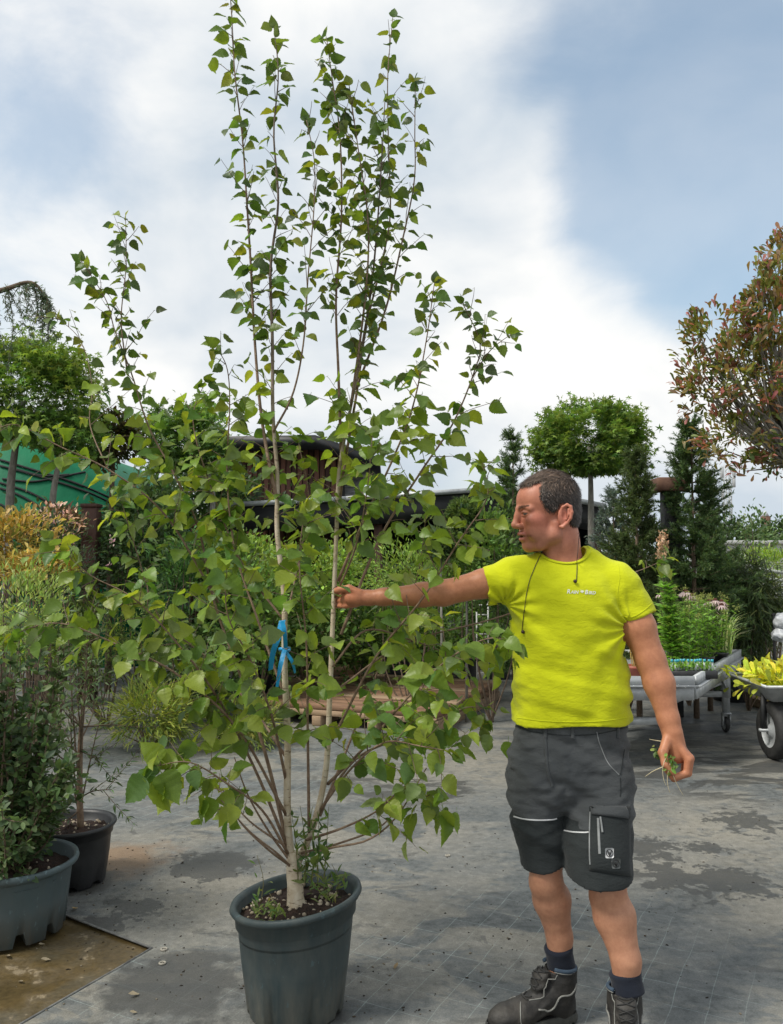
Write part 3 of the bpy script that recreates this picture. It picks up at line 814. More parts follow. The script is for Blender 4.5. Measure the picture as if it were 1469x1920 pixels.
# ================================================================== distance-field modelling (smooth, continuous figures)
def lattice_noise(seed):
    r = np.random.default_rng(seed); T = r.random((32, 32, 32)).astype(np.float32) * 2 - 1
    def f(x, y, z):
        x, y, z = np.broadcast_arrays(x, y, z)
        i, j, k = np.floor(x).astype(int), np.floor(y).astype(int), np.floor(z).astype(int)
        a, b, c = x - i, y - j, z - k
        a, b, c = a * a * (3 - 2 * a), b * b * (3 - 2 * b), c * c * (3 - 2 * c)
        i, j, k = i & 31, j & 31, k & 31; i1, j1, k1 = (i + 1) & 31, (j + 1) & 31, (k + 1) & 31
        return ((T[i, j, k] * (1 - a) + T[i1, j, k] * a) * (1 - b) + (T[i, j1, k] * (1 - a) + T[i1, j1, k] * a) * b) * (1 - c) + \
               ((T[i, j, k1] * (1 - a) + T[i1, j, k1] * a) * (1 - b) + (T[i, j1, k1] * (1 - a) + T[i1, j1, k1] * a) * b) * c
    return f
NZ = lattice_noise(11)
class SDF:
    def __init__(s, lo, hi, h):
        s.lo, s.h = np.array(lo, float), h
        n = np.ceil((np.array(hi) - s.lo) / h).astype(int) + 1
        s.ax = [(s.lo[i] + np.arange(n[i]) * h) for i in range(3)]
        s.D = np.full(n, .5, np.float32)
    def sub(s, lo, hi):
        sl = []
        for i in range(3):
            a = int(np.clip(np.floor((lo[i] - s.lo[i]) / s.h), 0, s.D.shape[i])); b = int(np.clip(np.ceil((hi[i] - s.lo[i]) / s.h) + 1, 0, s.D.shape[i]))
            sl.append(slice(a, b))
        X = s.ax[0][sl[0]][:, None, None]; Y = s.ax[1][sl[1]][None, :, None]; Z = s.ax[2][sl[2]][None, None, :]
        return tuple(sl), X, Y, Z
    def put(s, sl, d, k, op):
        A = s.D[sl]
        if A.size == 0: return
        d = np.broadcast_to(d, A.shape)
        if op == 'add':
            h = np.clip(.5 + .5 * (A - d) / k, 0, 1); s.D[sl] = A * (1 - h) + d * h - k * h * (1 - h)
        else:
            d = -d; h = np.clip(.5 - .5 * (A - d) / k, 0, 1); s.D[sl] = A * (1 - h) + d * h + k * h * (1 - h)
    def cone(s, a, b, ra, rb, k=.01, op='add'):
        a, b = np.array(a, float), np.array(b, float); m = max(ra, rb) + 2 * k + 3 * s.h
        sl, X, Y, Z = s.sub(np.minimum(a, b) - m, np.maximum(a, b) + m)
        d = b - a; L = d.dot(d) + 1e-12
        t = np.clip(((X - a[0]) * d[0] + (Y - a[1]) * d[1] + (Z - a[2]) * d[2]) / L, 0, 1)
        q = np.sqrt((X - a[0] - t * d[0]) ** 2 + (Y - a[1] - t * d[1]) ** 2 + (Z - a[2] - t * d[2]) ** 2) - (ra + t * (rb - ra))
        s.put(sl, q, k, op); return s
    def chain(s, pts, rs, k=.01, op='add'):
        for i in range(len(pts) - 1): s.cone(pts[i], pts[i + 1], rs[i], rs[i + 1], k, op)
        return s
    def ell(s, c, r, k=.01, op='add', R=None):
        c, r = np.array(c, float), np.array(r, float); m = r.max() + 2 * k + 3 * s.h
        sl, X, Y, Z = s.sub(c - m, c + m)
        X, Y, Z = X - c[0], Y - c[1], Z - c[2]
        if R is not None:
            R = np.array(R); X, Y, Z = (R[0, 0] * X + R[1, 0] * Y + R[2, 0] * Z), (R[0, 1] * X + R[1, 1] * Y + R[2, 1] * Z), (R[0, 2] * X + R[1, 2] * Y + R[2, 2] * Z)
        k0 = np.sqrt((X / r[0]) ** 2 + (Y / r[1]) ** 2 + (Z / r[2]) ** 2)
        k1 = np.sqrt((X / r[0] ** 2) ** 2 + (Y / r[1] ** 2) ** 2 + (Z / r[2] ** 2) ** 2) + 1e-9
        s.put(sl, k0 * (k0 - 1) / k1, k, op); return s
    def loft(s, rows, k=.02, op='add', p=2.3):
        "rows of (z, cx, cy, a, b): a stack of ovals"
        rows = sorted(rows); R = np.array(rows)
        m = .03 + 2 * k
        lo = (min(R[:, 1] - R[:, 3]) - m, min(R[:, 2] - R[:, 4]) - m, R[0, 0] - m); hi = (max(R[:, 1] + R[:, 3]) + m, max(R[:, 2] + R[:, 4]) + m, R[-1, 0] + m)
        sl, X, Y, Z = s.sub(lo, hi); z = Z.ravel()
        def ip(j):
            u = np.interp(z, R[:, 0], np.arange(len(R))); return sm_interp(u, R[:, j])[None, None, :]
        cx, cy, a, b = ip(1), ip(2), ip(3), ip(4)
        q = (np.abs((X - cx) / a) ** p + np.abs((Y - cy) / b) ** p) ** (1 / p)
        d = (q - 1) * np.minimum(a, b)
        d = np.maximum(d, np.maximum(R[0, 0] - Z, Z - R[-1, 0]))
        s.put(sl, d, k, op); return s
    def cut(s, point, normal, k=.004):
        "remove everything on the side the normal points to"
        X, Y, Z = s.ax[0][:, None, None], s.ax[1][None, :, None], s.ax[2][None, None, :]
        n = np.array(normal, float); n /= np.linalg.norm(n)
        d = (X - point[0]) * n[0] + (Y - point[1]) * n[1] + (Z - point[2]) * n[2]
        s.put((slice(None),) * 3, -d, k, 'sub'); return s
    def grid(s): return s.ax[0][:, None, None], s.ax[1][None, :, None], s.ax[2][None, None, :]
    def mesh(s):
        D = s.D; S = D < 0
        c = np.zeros(tuple(n - 1 for n in D.shape), np.int8)
        sl = (slice(0, -1), slice(1, None))
        for a in (0, 1):
            for b in (0, 1):
                for d in (0, 1): c += S[sl[a], sl[b], sl[d]]
        mx = (c > 0) & (c < 8)
        I = np.argwhere(mx)
        idx = np.full(c.shape, -1, np.int64); idx[mx] = np.arange(len(I))
        val = {}
        for a in (0, 1):
            for b in (0, 1):
                for d in (0, 1): val[a, b, d] = D[I[:, 0] + a, I[:, 1] + b, I[:, 2] + d].astype(float)
        acc = np.zeros((len(I), 3)); cnt = np.zeros(len(I))
        cs = list(val)
        for p_ in cs:
            for q_ in cs:
                if sum(abs(p_[i] - q_[i]) for i in range(3)) == 1 and p_ < q_:
                    A, Bv = val[p_], val[q_]; e = (A < 0) != (Bv < 0)
                    t = np.where(e, A / np.where(e, A - Bv, 1), 0)
                    pp = np.array(p_) + t[:, None] * (np.array(q_) - np.array(p_))
                    acc[e] += pp[e]; cnt[e] += 1
        V = s.lo + (I + acc / cnt[:, None]) * s.h
        F = []
        for ax in range(3):
            o1, o2 = [(1, 2), (2, 0), (0, 1)][ax]
            A = np.take(S, range(0, S.shape[ax] - 1), ax); Bv = np.take(S, range(1, S.shape[ax]), ax)
            E = np.argwhere(A != Bv); E = E[(E[:, o1] > 0) & (E[:, o2] > 0) & (E[:, o1] < S.shape[o1] - 1) & (E[:, o2] < S.shape[o2] - 1)]
            inside = A[E[:, 0], E[:, 1], E[:, 2]]
            def at(d1, d2):
                Q = E.copy(); Q[:, o1] -= d1; Q[:, o2] -= d2; return idx[Q[:, 0], Q[:, 1], Q[:, 2]]
            q = np.stack([at(1, 1), at(0, 1), at(0, 0), at(1, 0)], -1)
            q[~inside] = q[~inside][:, ::-1]
            F.append(q)
        return V, np.concatenate(F)
def sm_interp(u, y):
    y = np.asarray(y, float); n = len(y); Q = np.concatenate([[2 * y[0] - y[1]], y, [2 * y[-1] - y[-2]]])
    u = np.clip(u, 0, n - 1 - 1e-9); i = u.astype(int); t = u - i
    p0, p1, p2, p3 = Q[i], Q[i + 1], Q[i + 2], Q[i + 3]
    return .5 * (2 * p1 + (p2 - p0) * t + (2 * p0 - 5 * p1 + 4 * p2 - p3) * t ** 2 + (3 * p1 - p0 - 3 * p2 + p3) * t ** 3)
def relax(V, F, it=1, w=.5):
    for _ in range(it):
        acc = np.zeros_like(V); n = np.zeros(len(V))
        for a in range(4):
            for b in (1, 3):
                np.add.at(acc, F[:, a], V[F[:, (a + b) % 4]]); np.add.at(n, F[:, a], 1)
        V = V * (1 - w) + w * acc / n[:, None].clip(1)
    return V
def bvh(V, F): return BVHTree.FromPolygons([tuple(v) for v in V], [tuple(int(i) for i in f) for f in F])

# ================================================================== the man: landmarks
def p3(x, y, d): return np.array(P(x, y, d))
DT = 2.90
person = empty('person', (G(1090, 1900).x, 2.80, 0), 'man in lime t-shirt and dark cargo shorts gripping a birch stem', 'person')
PO = np.array(person.location)
shR, elR, wrR = p3(968, 1082, 2.91), p3(832, 1112, 2.90), p3(692, 1121, 2.945)      # arm reaching to the tree
shL, elL, wrL = p3(1164, 1100, 2.89), p3(1226, 1252, 2.84), p3(1261, 1374, 2.79)    # hanging arm
hipR, knR, anR = p3(1012, 1450, 2.89), p3(1024, 1625, 2.83), p3(1050, 1792, 2.87)
hipL, knL, anL = p3(1122, 1450, 2.88), p3(1140, 1650, 2.755), p3(1175, 1838, 2.72)
H0 = p3(1026, 956, 2.885); ya = math.radians(9)
hF = np.array([-math.cos(ya), -math.sin(ya), -.02]); hF /= np.linalg.norm(hF)
hV = np.cross([0, 0, 1.0], hF); hV /= np.linalg.norm(hV); hW = np.cross(hF, hV)
HM = np.stack([hF, hV, hW], -1)
def hl(p): return HM.T @ (np.array(p) - H0)
nk0, nk1 = p3(1058, 1062, 2.905), p3(1046, 985, 2.89)

# ---- body
S = SDF((-.20, 2.55, .02), (1.06, 3.12, 1.72), .0042)
S.chain([shR + (.02, 0, 0), shR, (shR * .55 + elR * .45) + (0, 0, .002), elR, elR * .72 + wrR * .28 + (0, 0, -.001), wrR * .8 + elR * .2, wrR], [.05, .053, .048, .042, .040, .028, .0255], .018)
S.chain([shL, shL * .5 + elL * .5 + (.004, -.004, 0), elL * .9 + shL * .1, elL * .75 + wrL * .25 + (.003, 0, 0), wrL * .8 + elL * .2, wrL], [.055, .0545, .0475, .0485, .033, .030], .018)
S.chain([hipR, knR + (0, 0, .03), knR - (0, 0, .05), knR * .62 + anR * .38 + (.004, .012, 0), anR + (0, 0, .06), anR - (0, 0, .06)], [.07, .053, .051, .059, .040, .038], .02)
S.chain([hipL, knL + (0, 0, .03), knL - (0, 0, .05), knL * .62 + anL * .38 + (.002, .012, 0), anL + (0, 0, .06), anL - (0, 0, .06)], [.08, .060, .055, .063, .043, .040], .02)
S.ell(knR + (-.01, -.030, -.02), (.032, .024, .036), .02); S.ell(knL + (-.006, -.030, -.03), (.033, .024, .036), .02)
zr = lambda y: p3(1060, y, DT)[2]
xr = lambda x: p3(x, 1200, DT)[0]
S.loft([(zr(1460), xr(1068), DT, .17, .11), (zr(1350), xr(1066), DT, .165, .105), (zr(1250), xr(1068), DT, .165, .11), (zr(1130), xr(1064), DT, .175, .105), (zr(1075), xr(1062), DT, .15, .075), (zr(1052), xr(1060), DT, .08, .05)], .03)
S.chain([nk0 + (0, 0, -.04), nk0, nk0 * .45 + nk1 * .55], [.075, .062, .056], .02)
# hand round the birch stem: palm, four fingers curling behind it, thumb in front
hc = p3(660, 1121, 2.955)
S.chain([wrR, p3(672, 1120, 2.95), hc], [.0255, .027, .026], .012)
for i, (dy, dz) in enumerate(((-17, 0), (-6, .004), (5, .003), (15, -.002))):
    k0 = p3(648, 1121 + dy, 2.972); rf = (.0098, .0102, .0098, .0085)[i]
    S.chain([p3(668, 1121 + dy * .7, 2.955), k0, p3(630 - (i == 1) * 2, 1120 + dy * 1.05, 3.028), p3(612, 1121 + dy * 1.05, 3.014), p3(612, 1121 + dy, 2.992)], [.014, rf * 1.15, rf, rf * .92, rf * .8], .004)
S.chain([p3(674, 1112, 2.935), p3(655, 1103, 2.94), p3(637, 1106, 2.956), p3(620, 1110, 2.968)], [.014, .0125, .011, .009], .006)
# hanging fist, thumb side to the front
S.chain([wrL, p3(1264, 1392, 2.79), p3(1270, 1412, 2.79)], [.030, .031, .033], .014)
for i in range(4):
    dd = 2.752 + i * .0235; kx = (1291, 1294, 1291, 1285)[i]; ky = (1424, 1422, 1421, 1418)[i]; rf = (.0108, .0112, .0106, .0092)[i]
    S.chain([p3(1266, 1390, 2.775 + i * .012), p3(kx, ky, dd), p3(kx - 3, 1450, dd - .004), p3(1264, 1458 + (i == 1) * 2, dd - .008), p3(1250, 1444, dd)], [.015, rf * 1.22, rf, rf * .93, rf * .82], .0045)
S.chain([p3(1252, 1386, 2.775), p3(1243, 1412, 2.752), p3(1248, 1433, 2.737), p3(1262, 1449, 2.732)], [.017, .0145, .0118, .0095], .007)
bodyV, bodyF = S.mesh()
del S
# ---- head (finer)
R_ = lambda *a: np.array(a)
Hd = SDF((-.16, -.125, -.20), (.15, .125, .15), .0023)
n0, n1 = hl(nk0), hl(nk1)
Hd.chain([n0 + (0, 0, -.03), n0, n0 * .4 + n1 * .6, n1 + (-.008, 0, .02)], [.064, .0615, .0585, .057], .03)
Hd.cone(hl(p3(1050, 985, 2.846)), hl(p3(1034, 1050, 2.862)), .011, .011, .022)      # turned-neck tendon
Hd.ell((-.014, 0, .032), (.098, .0775, .094), .02)
Hd.ell((.040, 0, .030), (.064, .067, .066), .025)
Hd.ell((.040, 0, -.035), (.056, .0585, .064), .025)
for sg in (-1, 1):
    Hd.chain([(-.012, .056 * sg, -.052), (-.004, .052 * sg, -.088), (.04, .030 * sg, -.117), (.066, .008 * sg, -.121)], [.016, .017, .017, .017], .022)
    Hd.cone((.0945, .014 * sg, .003), (.075, .050 * sg, .002), .0118, .0105, .010)
    Hd.ell((.060, .047 * sg, -.036), (.030, .019, .02), .018)
    Hd.ell((.05, .045 * sg, -.075), (.035, .016, .03), .02)
Hd.ell((.066, 0, -.120), (.021, .023, .018), .012)
Hd.ell((.062, 0, -.086), (.035, .036, .030), .016)
for sg in (-1, 1):
    Hd.ell((.101, .033 * sg, -.013), (.018, .018, .0125), .014, 'sub')
    Hd.ell((.0785, .0325 * sg, -.0135), (.0145, .0165, .0125), .005)
    Hd.chain([(.093, .018 * sg, -.0095), (.0925, .032 * sg, -.008), (.082, .046 * sg, -.010)], [.0034, .0038, .003], .005)
    Hd.chain([(.0915, .018 * sg, -.0185), (.090, .032 * sg, -.020), (.0805, .045 * sg, -.018)], [.003, .003, .0028], .005)
    Hd.chain([(.0955, .020 * sg, -.0142), (.0945, .033 * sg, -.0142), (.085, .047 * sg, -.0145)], [.0026, .0030, .002], .001, 'sub')
Hd.chain([(.098, 0, .004), (.1035, 0, -.018), (.1135, 0, -.046)], [.0095, .0095, .0115], .012)
Hd.ell((.1135, 0, -.0515), (.0125, .0125, .0105), .006)
for sg in (-1, 1):
    Hd.ell((.1005, .0145 * sg, -.0545), (.0125, .0085, .0095), .006)
    Hd.ell((.107, .007 * sg, -.0635), (.0055, .0036, .004), .003, 'sub')
Hd.chain([(.0985, 0, -.0795), (.0955, .014, -.0805), (.080, .0265, -.0865)], [.0062, .0058, .0035], .005)
Hd.chain([(.0985, 0, -.0795), (.0955, -.014, -.0805), (.080, -.0265, -.0865)], [.0062, .0058, .0035], .005)
Hd.chain([(.0925, 0, -.0985), (.090, .013, -.0975), (.078, .0255, -.090)], [.0068, .0062, .0035], .005)
Hd.chain([(.0925, 0, -.0985), (.090, -.013, -.0975), (.078, -.0255, -.090)], [.0068, .0062, .0035], .005)
Hd.ell((.096, 0, -.0892), (.021, .021, .0042), .002, 'sub')
# ear
for sg in (1, -1):
    c = np.array([-.030, .079 * sg, -.026]); tl = .18
    def er(a, b, o): return c + np.array([a * .85 - tl * b * .55, (o + .006 - .28 * a) * sg, b])
    Hd.ell(er(.004, -.002, -.001), (.019, .0055, .031), .005)
    rim = [er(.016, -.004, -.002), er(.017, .014, .001), er(.010, .030, .004), er(-.004, .037, .006), (er(-.017, .030, .008)), er(-.022, .012, .009), er(-.019, -.008, .008), er(-.009, -.024, .004), er(.004, -.036, .001), er(.012, -.034, -.002)]
    Hd.chain(rim, [.0042, .0045, .005, .0052, .0052, .005, .0048, .0048, .0062, .005], .003)
    Hd.chain([er(-.010, .022, .006), er(-.011, .006, .007), er(-.004, -.010, .006)], [.0036, .004, .0035], .003)
    Hd.ell(er(.004, .002, .008), (.0085, .0075, .015), .003, 'sub')
hV_, hF_ = Hd.mesh()
hloc = hV_.copy()
headV = H0 + hV_ @ HM.T
keep = headV[:, 2] > zr(1062)
fk = keep[hF_].all(1); used = np.unique(hF_[fk]); remap = np.full(len(headV), -1); remap[used] = np.arange(len(used))
headV2, headF2, hl2 = headV[used], remap[hF_[fk]], hloc[used]
def skin_tint(V, loc=None):
    T = np.tile(np.array([.45, .190, .100]), (len(V), 1))
    T[V[:, 2] < .75] = (.43, .21, .125)
    kn = np.exp(-(np.linalg.norm(V - wrL - (.03, 0, -.09), axis=1) / .05) ** 2) + np.exp(-(np.linalg.norm(V - hc, axis=1) / .06) ** 2)
    T = T * (1 - .35 * kn[:, None]) + np.array([.50, .15, .085]) * .35 * kn[:, None]
    if loc is not None:
        u, v, w = loc.T
        T[:] = (.45, .178, .112)
        def blend(mask, col, a):
            m = np.clip(mask, 0, 1)[:, None] * a; T[:] = T * (1 - m) + np.array(col) * m
        blend(np.exp(-((u - .06) / .04) ** 2 - ((w + .035) / .03) ** 2), (.50, .15, .10), .5)
        blend(np.exp(-((u + .03) / .025) ** 2 - ((w + .025) / .045) ** 2) * (np.abs(v) > .07), (.52, .17, .12), .6)
        blend(np.exp(-((w + .108) / .03) ** 2) * (u > -.03) * (np.abs(v) < .08), (.30, .135, .085), .55)     # stubble
        blend((np.exp(-((w + .0785) / .0055) ** 2) + np.exp(-((w + .0995) / .0065) ** 2)) * np.clip((u - .078) / .008, 0, 1), (.40, .12, .10), .7)
        blend(np.exp(-((w + .0885) / .004) ** 2) * np.clip((u - .072) / .005, 0, 1), (.16, .05, .04), .7)
    return T
def mat_skin():
    m, nt, b, out = newmat('sun_tanned_skin')
    at = nt.nodes.new('ShaderNodeAttribute'); at.attribute_name = 'tint'
    n = nnoise(nt, 42, 8, .72); f = nnoise(nt, 320, 3)
    c = nmix(nt, 1.0, at.outputs['Color'], nramp(nt, n, [(.3, (.84, .79, .79)), (.7, (1.13, 1.16, 1.16))]), 'MULTIPLY')
    nt.links.new(c, b.inputs['Base Color'])
    b.inputs['Roughness'].default_value = .48; b.inputs['Specular IOR Level'].default_value = .4
    
    nbump(nt, b, nmath(nt, 'ADD', f, nmath(nt, 'MULTIPLY', n, 2)), .18, .0015)
    return m
M['skin'] = mat_skin()
mb = MB(); mb.add(bodyV - PO, bodyF, skin_tint(bodyV)); mb.add(headV2 - PO, headF2, skin_tint(headV2, hl2))
body = mb.build('body', M['skin'], person, tint=True)
# eyes and teeth
M['eye'] = pm('eye', (.12, .10, .09), (.02, .017, .015), 90, .15)
M['teeth'] = pm('teeth', (.62, .56, .46), (.5, .45, .36), 60, .3)
for sg in (1, -1):
    V, F = lathe([(.0005, -1), (.5, -.87), (.87, -.5), (1, 0), (.87, .5), (.5, .87), (.0005, 1)], 16)
    mb = MB(); mb.add(H0 + (V * .0132 + (.0812, .0325 * sg, -.0138)) @ HM.T - PO, F); mb.build('eye', M['eye'], person)
mb = MB(); C = np.array([(.083 - 30 * v * v, v, -.0865) for v in np.linspace(-.017, .017, 9)]); V, F = tube(C, .0036, 6); mb.add(H0 + V @ HM.T - PO, F); mb.build('teeth', M['teeth'], person)

# ---- hair: a close cap plus combed strands
hp = [(964,910),(976,915),(990,910),(1008,905),(1001,922),(998,934),(1003,950),(1011,964),(1023,968),(1032,958),(1041,946),(1054,953),(1058,984),(1066,990),(1084,988),(1104,945),(1100,900),(1075,868),(1030,858),(985,868),(956,895)]
hpoly = np.array([hl(P(x, y, 2.885))[[0, 2]] for x, y in hp])
def poly_sdf(px, py, poly):
    d = np.full(np.broadcast(px, py).shape, 1e9); sgn = np.ones_like(d)
    n = len(poly)
    for i in range(n):
        a, b = poly[i], poly[i - 1]; e = b - a
        wx, wy = px - a[0], py - a[1]
        t = np.clip((wx * e[0] + wy * e[1]) / (e @ e), 0, 1)
        d = np.minimum(d, (wx - e[0] * t) ** 2 + (wy - e[1] * t) ** 2)
        c1 = py >= a[1]; c2 = py < b[1]; c3 = e[0] * wy > e[1] * wx
        sgn = np.where((c1 & c2 & c3) | (~c1 & ~c2 & ~c3), -sgn, sgn)
    return sgn * np.sqrt(d)
Hr = SDF((-.15, -.11, -.09), (.13, .11, .16), .0026)
Hr.ell((-.014, 0, .035), (.1015, .0802, .0985), .02); Hr.ell((.040, 0, .036), (.0665, .0685, .0665), .025); Hr.ell((-.055, 0, -.03), (.055, .0635, .067), .03)
X, Y, Z = Hr.grid()
pd = poly_sdf(Hr.ax[0][:, None], Hr.ax[2][None, :], hpoly)[:, None, :]
Hr.put((slice(None),) * 3, -np.broadcast_to(pd, Hr.D.shape), .010, 'sub')
Hr.D += (NZ(X * 260 + Z * 60, Y * 260, Z * 90) * .0011 + NZ(X * 90, Y * 90, Z * 60) * .0016).astype(np.float32)
hairV, hairF = Hr.mesh()
hmesh = bvh(hairV, hairF)
rh = np.random.default_rng(3)
fc = hairV[hairF].mean(1); e1_ = hairV[hairF[:, 2]] - hairV[hairF[:, 0]]; e2_ = hairV[hairF[:, 3]] - hairV[hairF[:, 1]]
fn2 = np.cross(e1_, e2_); fn2 /= np.linalg.norm(fn2, axis=1, keepdims=True) + 1e-9
ok = (np.linalg.norm(fc / (.115, .095, .12), axis=1) > .72)
ids = rh.choice(np.nonzero(ok)[0], 14000)
p = fc[ids] + rh.normal(0, .0008, (14000, 3)); nn = fn2[ids]
top = np.clip((p[:, 2] - .05) / .06, 0, 1)[:, None]
flow = np.array([.9, 0, -.12]) * top + (1 - top) * np.array([-.35, 0, -1.0]) + rh.normal(0, .22, (14000, 3)) + np.sign(p[:, 1:2]) * np.array([0, .25, 0]) * top
flow -= nn * (flow * nn).sum(1, keepdims=True)
flow /= np.linalg.norm(flow, axis=1, keepdims=True) + 1e-6
sd_ = np.cross(nn, flow)
L_ = (.010 + .016 * rh.random((14000, 1))) * (.55 + .65 * top); w_ = .0006
a0 = p - sd_ * w_; a1 = p + sd_ * w_; m0 = p + flow * L_ * .55 + nn * (.0025 + .0022 * rh.random((14000, 1))) - sd_ * w_ * .8; m1 = m0 + sd_ * w_ * 1.6; tip = p + flow * L_ + nn * (.001 + .0042 * rh.random((14000, 1)))
SV = np.stack([a0, a1, m1, m0, tip], 1)
base = (np.arange(14000) * 5)[:, None]
hb_ = MB()
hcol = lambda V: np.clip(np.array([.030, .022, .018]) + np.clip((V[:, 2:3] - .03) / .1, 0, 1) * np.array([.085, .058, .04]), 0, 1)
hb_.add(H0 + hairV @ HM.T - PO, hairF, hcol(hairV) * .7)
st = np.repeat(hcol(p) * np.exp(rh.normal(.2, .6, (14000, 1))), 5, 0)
SW = H0 + SV.reshape(-1, 3) @ HM.T - PO
hb_.add(SW, base + np.array([[0, 1, 2, 3]]), st)
k = len(hb_.V) - 1; off = hb_.n - len(SW)
hb_.F.append(base + np.array([[3, 2, 4]]) + off)
# eyebrows
for sg in (1, -1):
    n = 160; u = rh.random(n); v = (.014 + .036 * u) * sg
    q = np.stack([.1035 - .42 * (np.abs(v) - .012) - 6 * (np.abs(v) - .012) ** 2, v, .0055 + .004 * np.sin(u * 2.6) + rh.normal(0, .0018, n)], -1)
    nb = Hd and BVHTree.FromPolygons([tuple(a) for a in hl2], [tuple(int(i) for i in f_) for f_ in headF2]) if sg == 1 else nb
    for qq in q:
        loc_, nor, _, _ = nb.find_nearest(Vector(qq)); loc_ = np.array(loc_); nor = np.array(nor)
        d = np.array([-.5, .8 * sg, .25]) + rh.normal(0, .2, 3); d -= nor * d.dot(nor); d /= np.linalg.norm(d); s_ = np.cross(nor, d)
        V = np.array([loc_ - s_ * .0004, loc_ + s_ * .0004, loc_ + d * .007 + nor * .0012])
        hb_.add(H0 + V @ HM.T - PO, np.array([[0, 1, 2]]), (.07, .045, .03))
def mat_hair():
    m, nt, b, out = newmat('short_brown_hair')
    at = nt.nodes.new('ShaderNodeAttribute'); at.attribute_name = 'tint'
    nt.links.new(at.outputs['Color'], b.inputs['Base Color']); b.inputs['Roughness'].default_value = .42
    nbump(nt, b, nnoise(nt, 500, 2), .2, .001)
    return m
M['hair'] = mat_hair()
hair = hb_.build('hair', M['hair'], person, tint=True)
# ================================================================== clothes
def fabric_mat(name, c1, c2, rough=.85, weave=900, sheen=.2, wr=.35):
    m, nt, b, out = newmat(name)
    n = nnoise(nt, 6, 5, .6); f = nnoise(nt, weave, 2); wk = nnoise(nt, 34, 5, .62, .6, stretch=(1, 1, 2.2))
    nt.links.new(nramp(nt, nmath(nt, 'ADD', nmath(nt, 'MULTIPLY', n, .6), nmath(nt, 'MULTIPLY', f, .4)), [(.35, c1), (.65, c2)]), b.inputs['Base Color'])
    b.inputs['Roughness'].default_value = rough; b.inputs['Specular IOR Level'].default_value = .25
    b.inputs['Sheen Weight'].default_value = sheen
    nbump(nt, b, nmath(nt, 'ADD', nmath(nt, 'MULTIPLY', f, .25), nmath(nt, 'MULTIPLY', wk, 1.6)), wr, .004)
    return m
M['shirt'] = fabric_mat('lime_cotton_jersey', (.50, .54, .006), (.56, .60, .009), .9, 900, .1, .5)
M['shorts'] = fabric_mat('charcoal_work_cloth', (.050, .055, .058), (.070, .076, .080), .8, 1200, .1, .6)
M['shorts_dark'] = fabric_mat('black_work_cloth', (.014, .018, .019), (.024, .029, .030), .8, 1200, .08, .6)
M['reflective'] = pm('pale_grey_piping', (.62, .63, .64), (.5, .51, .52), 60, .4)
M['grey_tape'] = pm('mid_grey_tape', (.22, .23, .235), (.17, .18, .18), 60, .6)
M['print'] = pm('white_print', (.78, .80, .70), (.70, .72, .6), 200, .7)

# ---- t-shirt
T = SDF((.20, 2.66, .80), (.92, 3.14, 1.64), .0045)
yz = lambda x, y, d: p3(x, y, d)[2]
def row(y, x, d, a, b): q = p3(x, y, d); return (q[2], q[0], q[1], a, b)
T.loft([row(1385, 1072, DT, .205, .138), row(1340, 1072, DT, .200, .137), row(1290, 1071, DT, .194, .137), row(1230, 1069, DT, .191, .134), row(1180, 1066, DT, .194, .131), row(1130, 1064, DT, .202, .126), row(1095, 1063, DT, .190, .112), row(1062, 1060, DT + .005, .14, .085), row(1040, 1060, DT + .01, .09, .06)], .03)
T.cone(p3(1022, 1057, 2.905), p3(962, 1080, 2.915), .036, .062, .03)
T.cone(p3(1096, 1046, 2.905), p3(1158, 1101, 2.895), .044, .068, .03)
T.cone(p3(975, 1085, 2.915), p3(895, 1103, 2.91), .073, .0625, .025)
T.cone(p3(1154, 1095, 2.895), p3(1210, 1184, 2.873), .076, .0715, .022)
dR = p3(905, 1103, 2.91) - p3(975, 1083, 2.91); cutR = p3(912, 1103, 2.91)
T.cut(cutR, dR / np.linalg.norm(dR) + np.array([0, 0, .12]), .004)
dL = elL - shL; cutL = p3(1198, 1160, 2.88)
sl, X, Y, Z = T.sub((xr(1130), 2.6, yz(1190, 1230, 2.88)), (.95, 3.1, yz(1190, 1120, 2.88)))
dl = dL / np.linalg.norm(dL); pl = (X - cutL[0]) * dl[0] + (Y - cutL[1]) * dl[1] + (Z - cutL[2]) * dl[2]
ax = np.sqrt(((X - cutL[0]) - pl * dl[0]) ** 2 + ((Y - cutL[1]) - pl * dl[1]) ** 2 + ((Z - cutL[2]) - pl * dl[2]) ** 2)
T.put(sl, np.where((ax < .10) & (X > xr(1158)), -pl, .2), .004, 'sub')
# folds: belly creases, pulls from both armpits, drape above the hem
X, Y, Z = T.grid()
zt = (Z - yz(1060, 1362, DT)) / (yz(1060, 1040, DT) - yz(1060, 1362, DT))
low = np.clip(1.25 - zt * 1.3, 0, 1)
w1 = NZ(X * 9 + NZ(X * 5, Y * 5, Z * 5) * 1.2, Y * 7, Z * 30 + X * 7) * .0056 * (.35 + low)
dx, dz = X - xr(1172), Z - yz(1172, 1175, 2.85)
ang = np.arctan2(dz, dx); rad_ = np.hypot(dx, dz)
pull = (X < xr(1166)) * np.sin(ang * 13 + NZ(X * 7, Y * 7, Z * 7) * 2.0) * np.exp(-(rad_ / .13) ** 2) * .0065 * np.clip(rad_ / .03, 0, 1)
dx2, dz2 = X - xr(948), Z - yz(948, 1135, 2.85)
ang2 = np.arctan2(dz2, dx2); rad2 = np.hypot(dx2, dz2)
pull2 = np.sin(ang2 * 11 + 1.0) * np.exp(-(rad2 / .12) ** 2) * .005 * np.clip(rad2 / .03, 0, 1)
sway = np.sin((X * .75 - Z * .65) * 60 + NZ(X * 6, Y * 6, Z * 6) * 3) * .0030 * low * np.clip((X - xr(1040)) / .12, 0, 1)
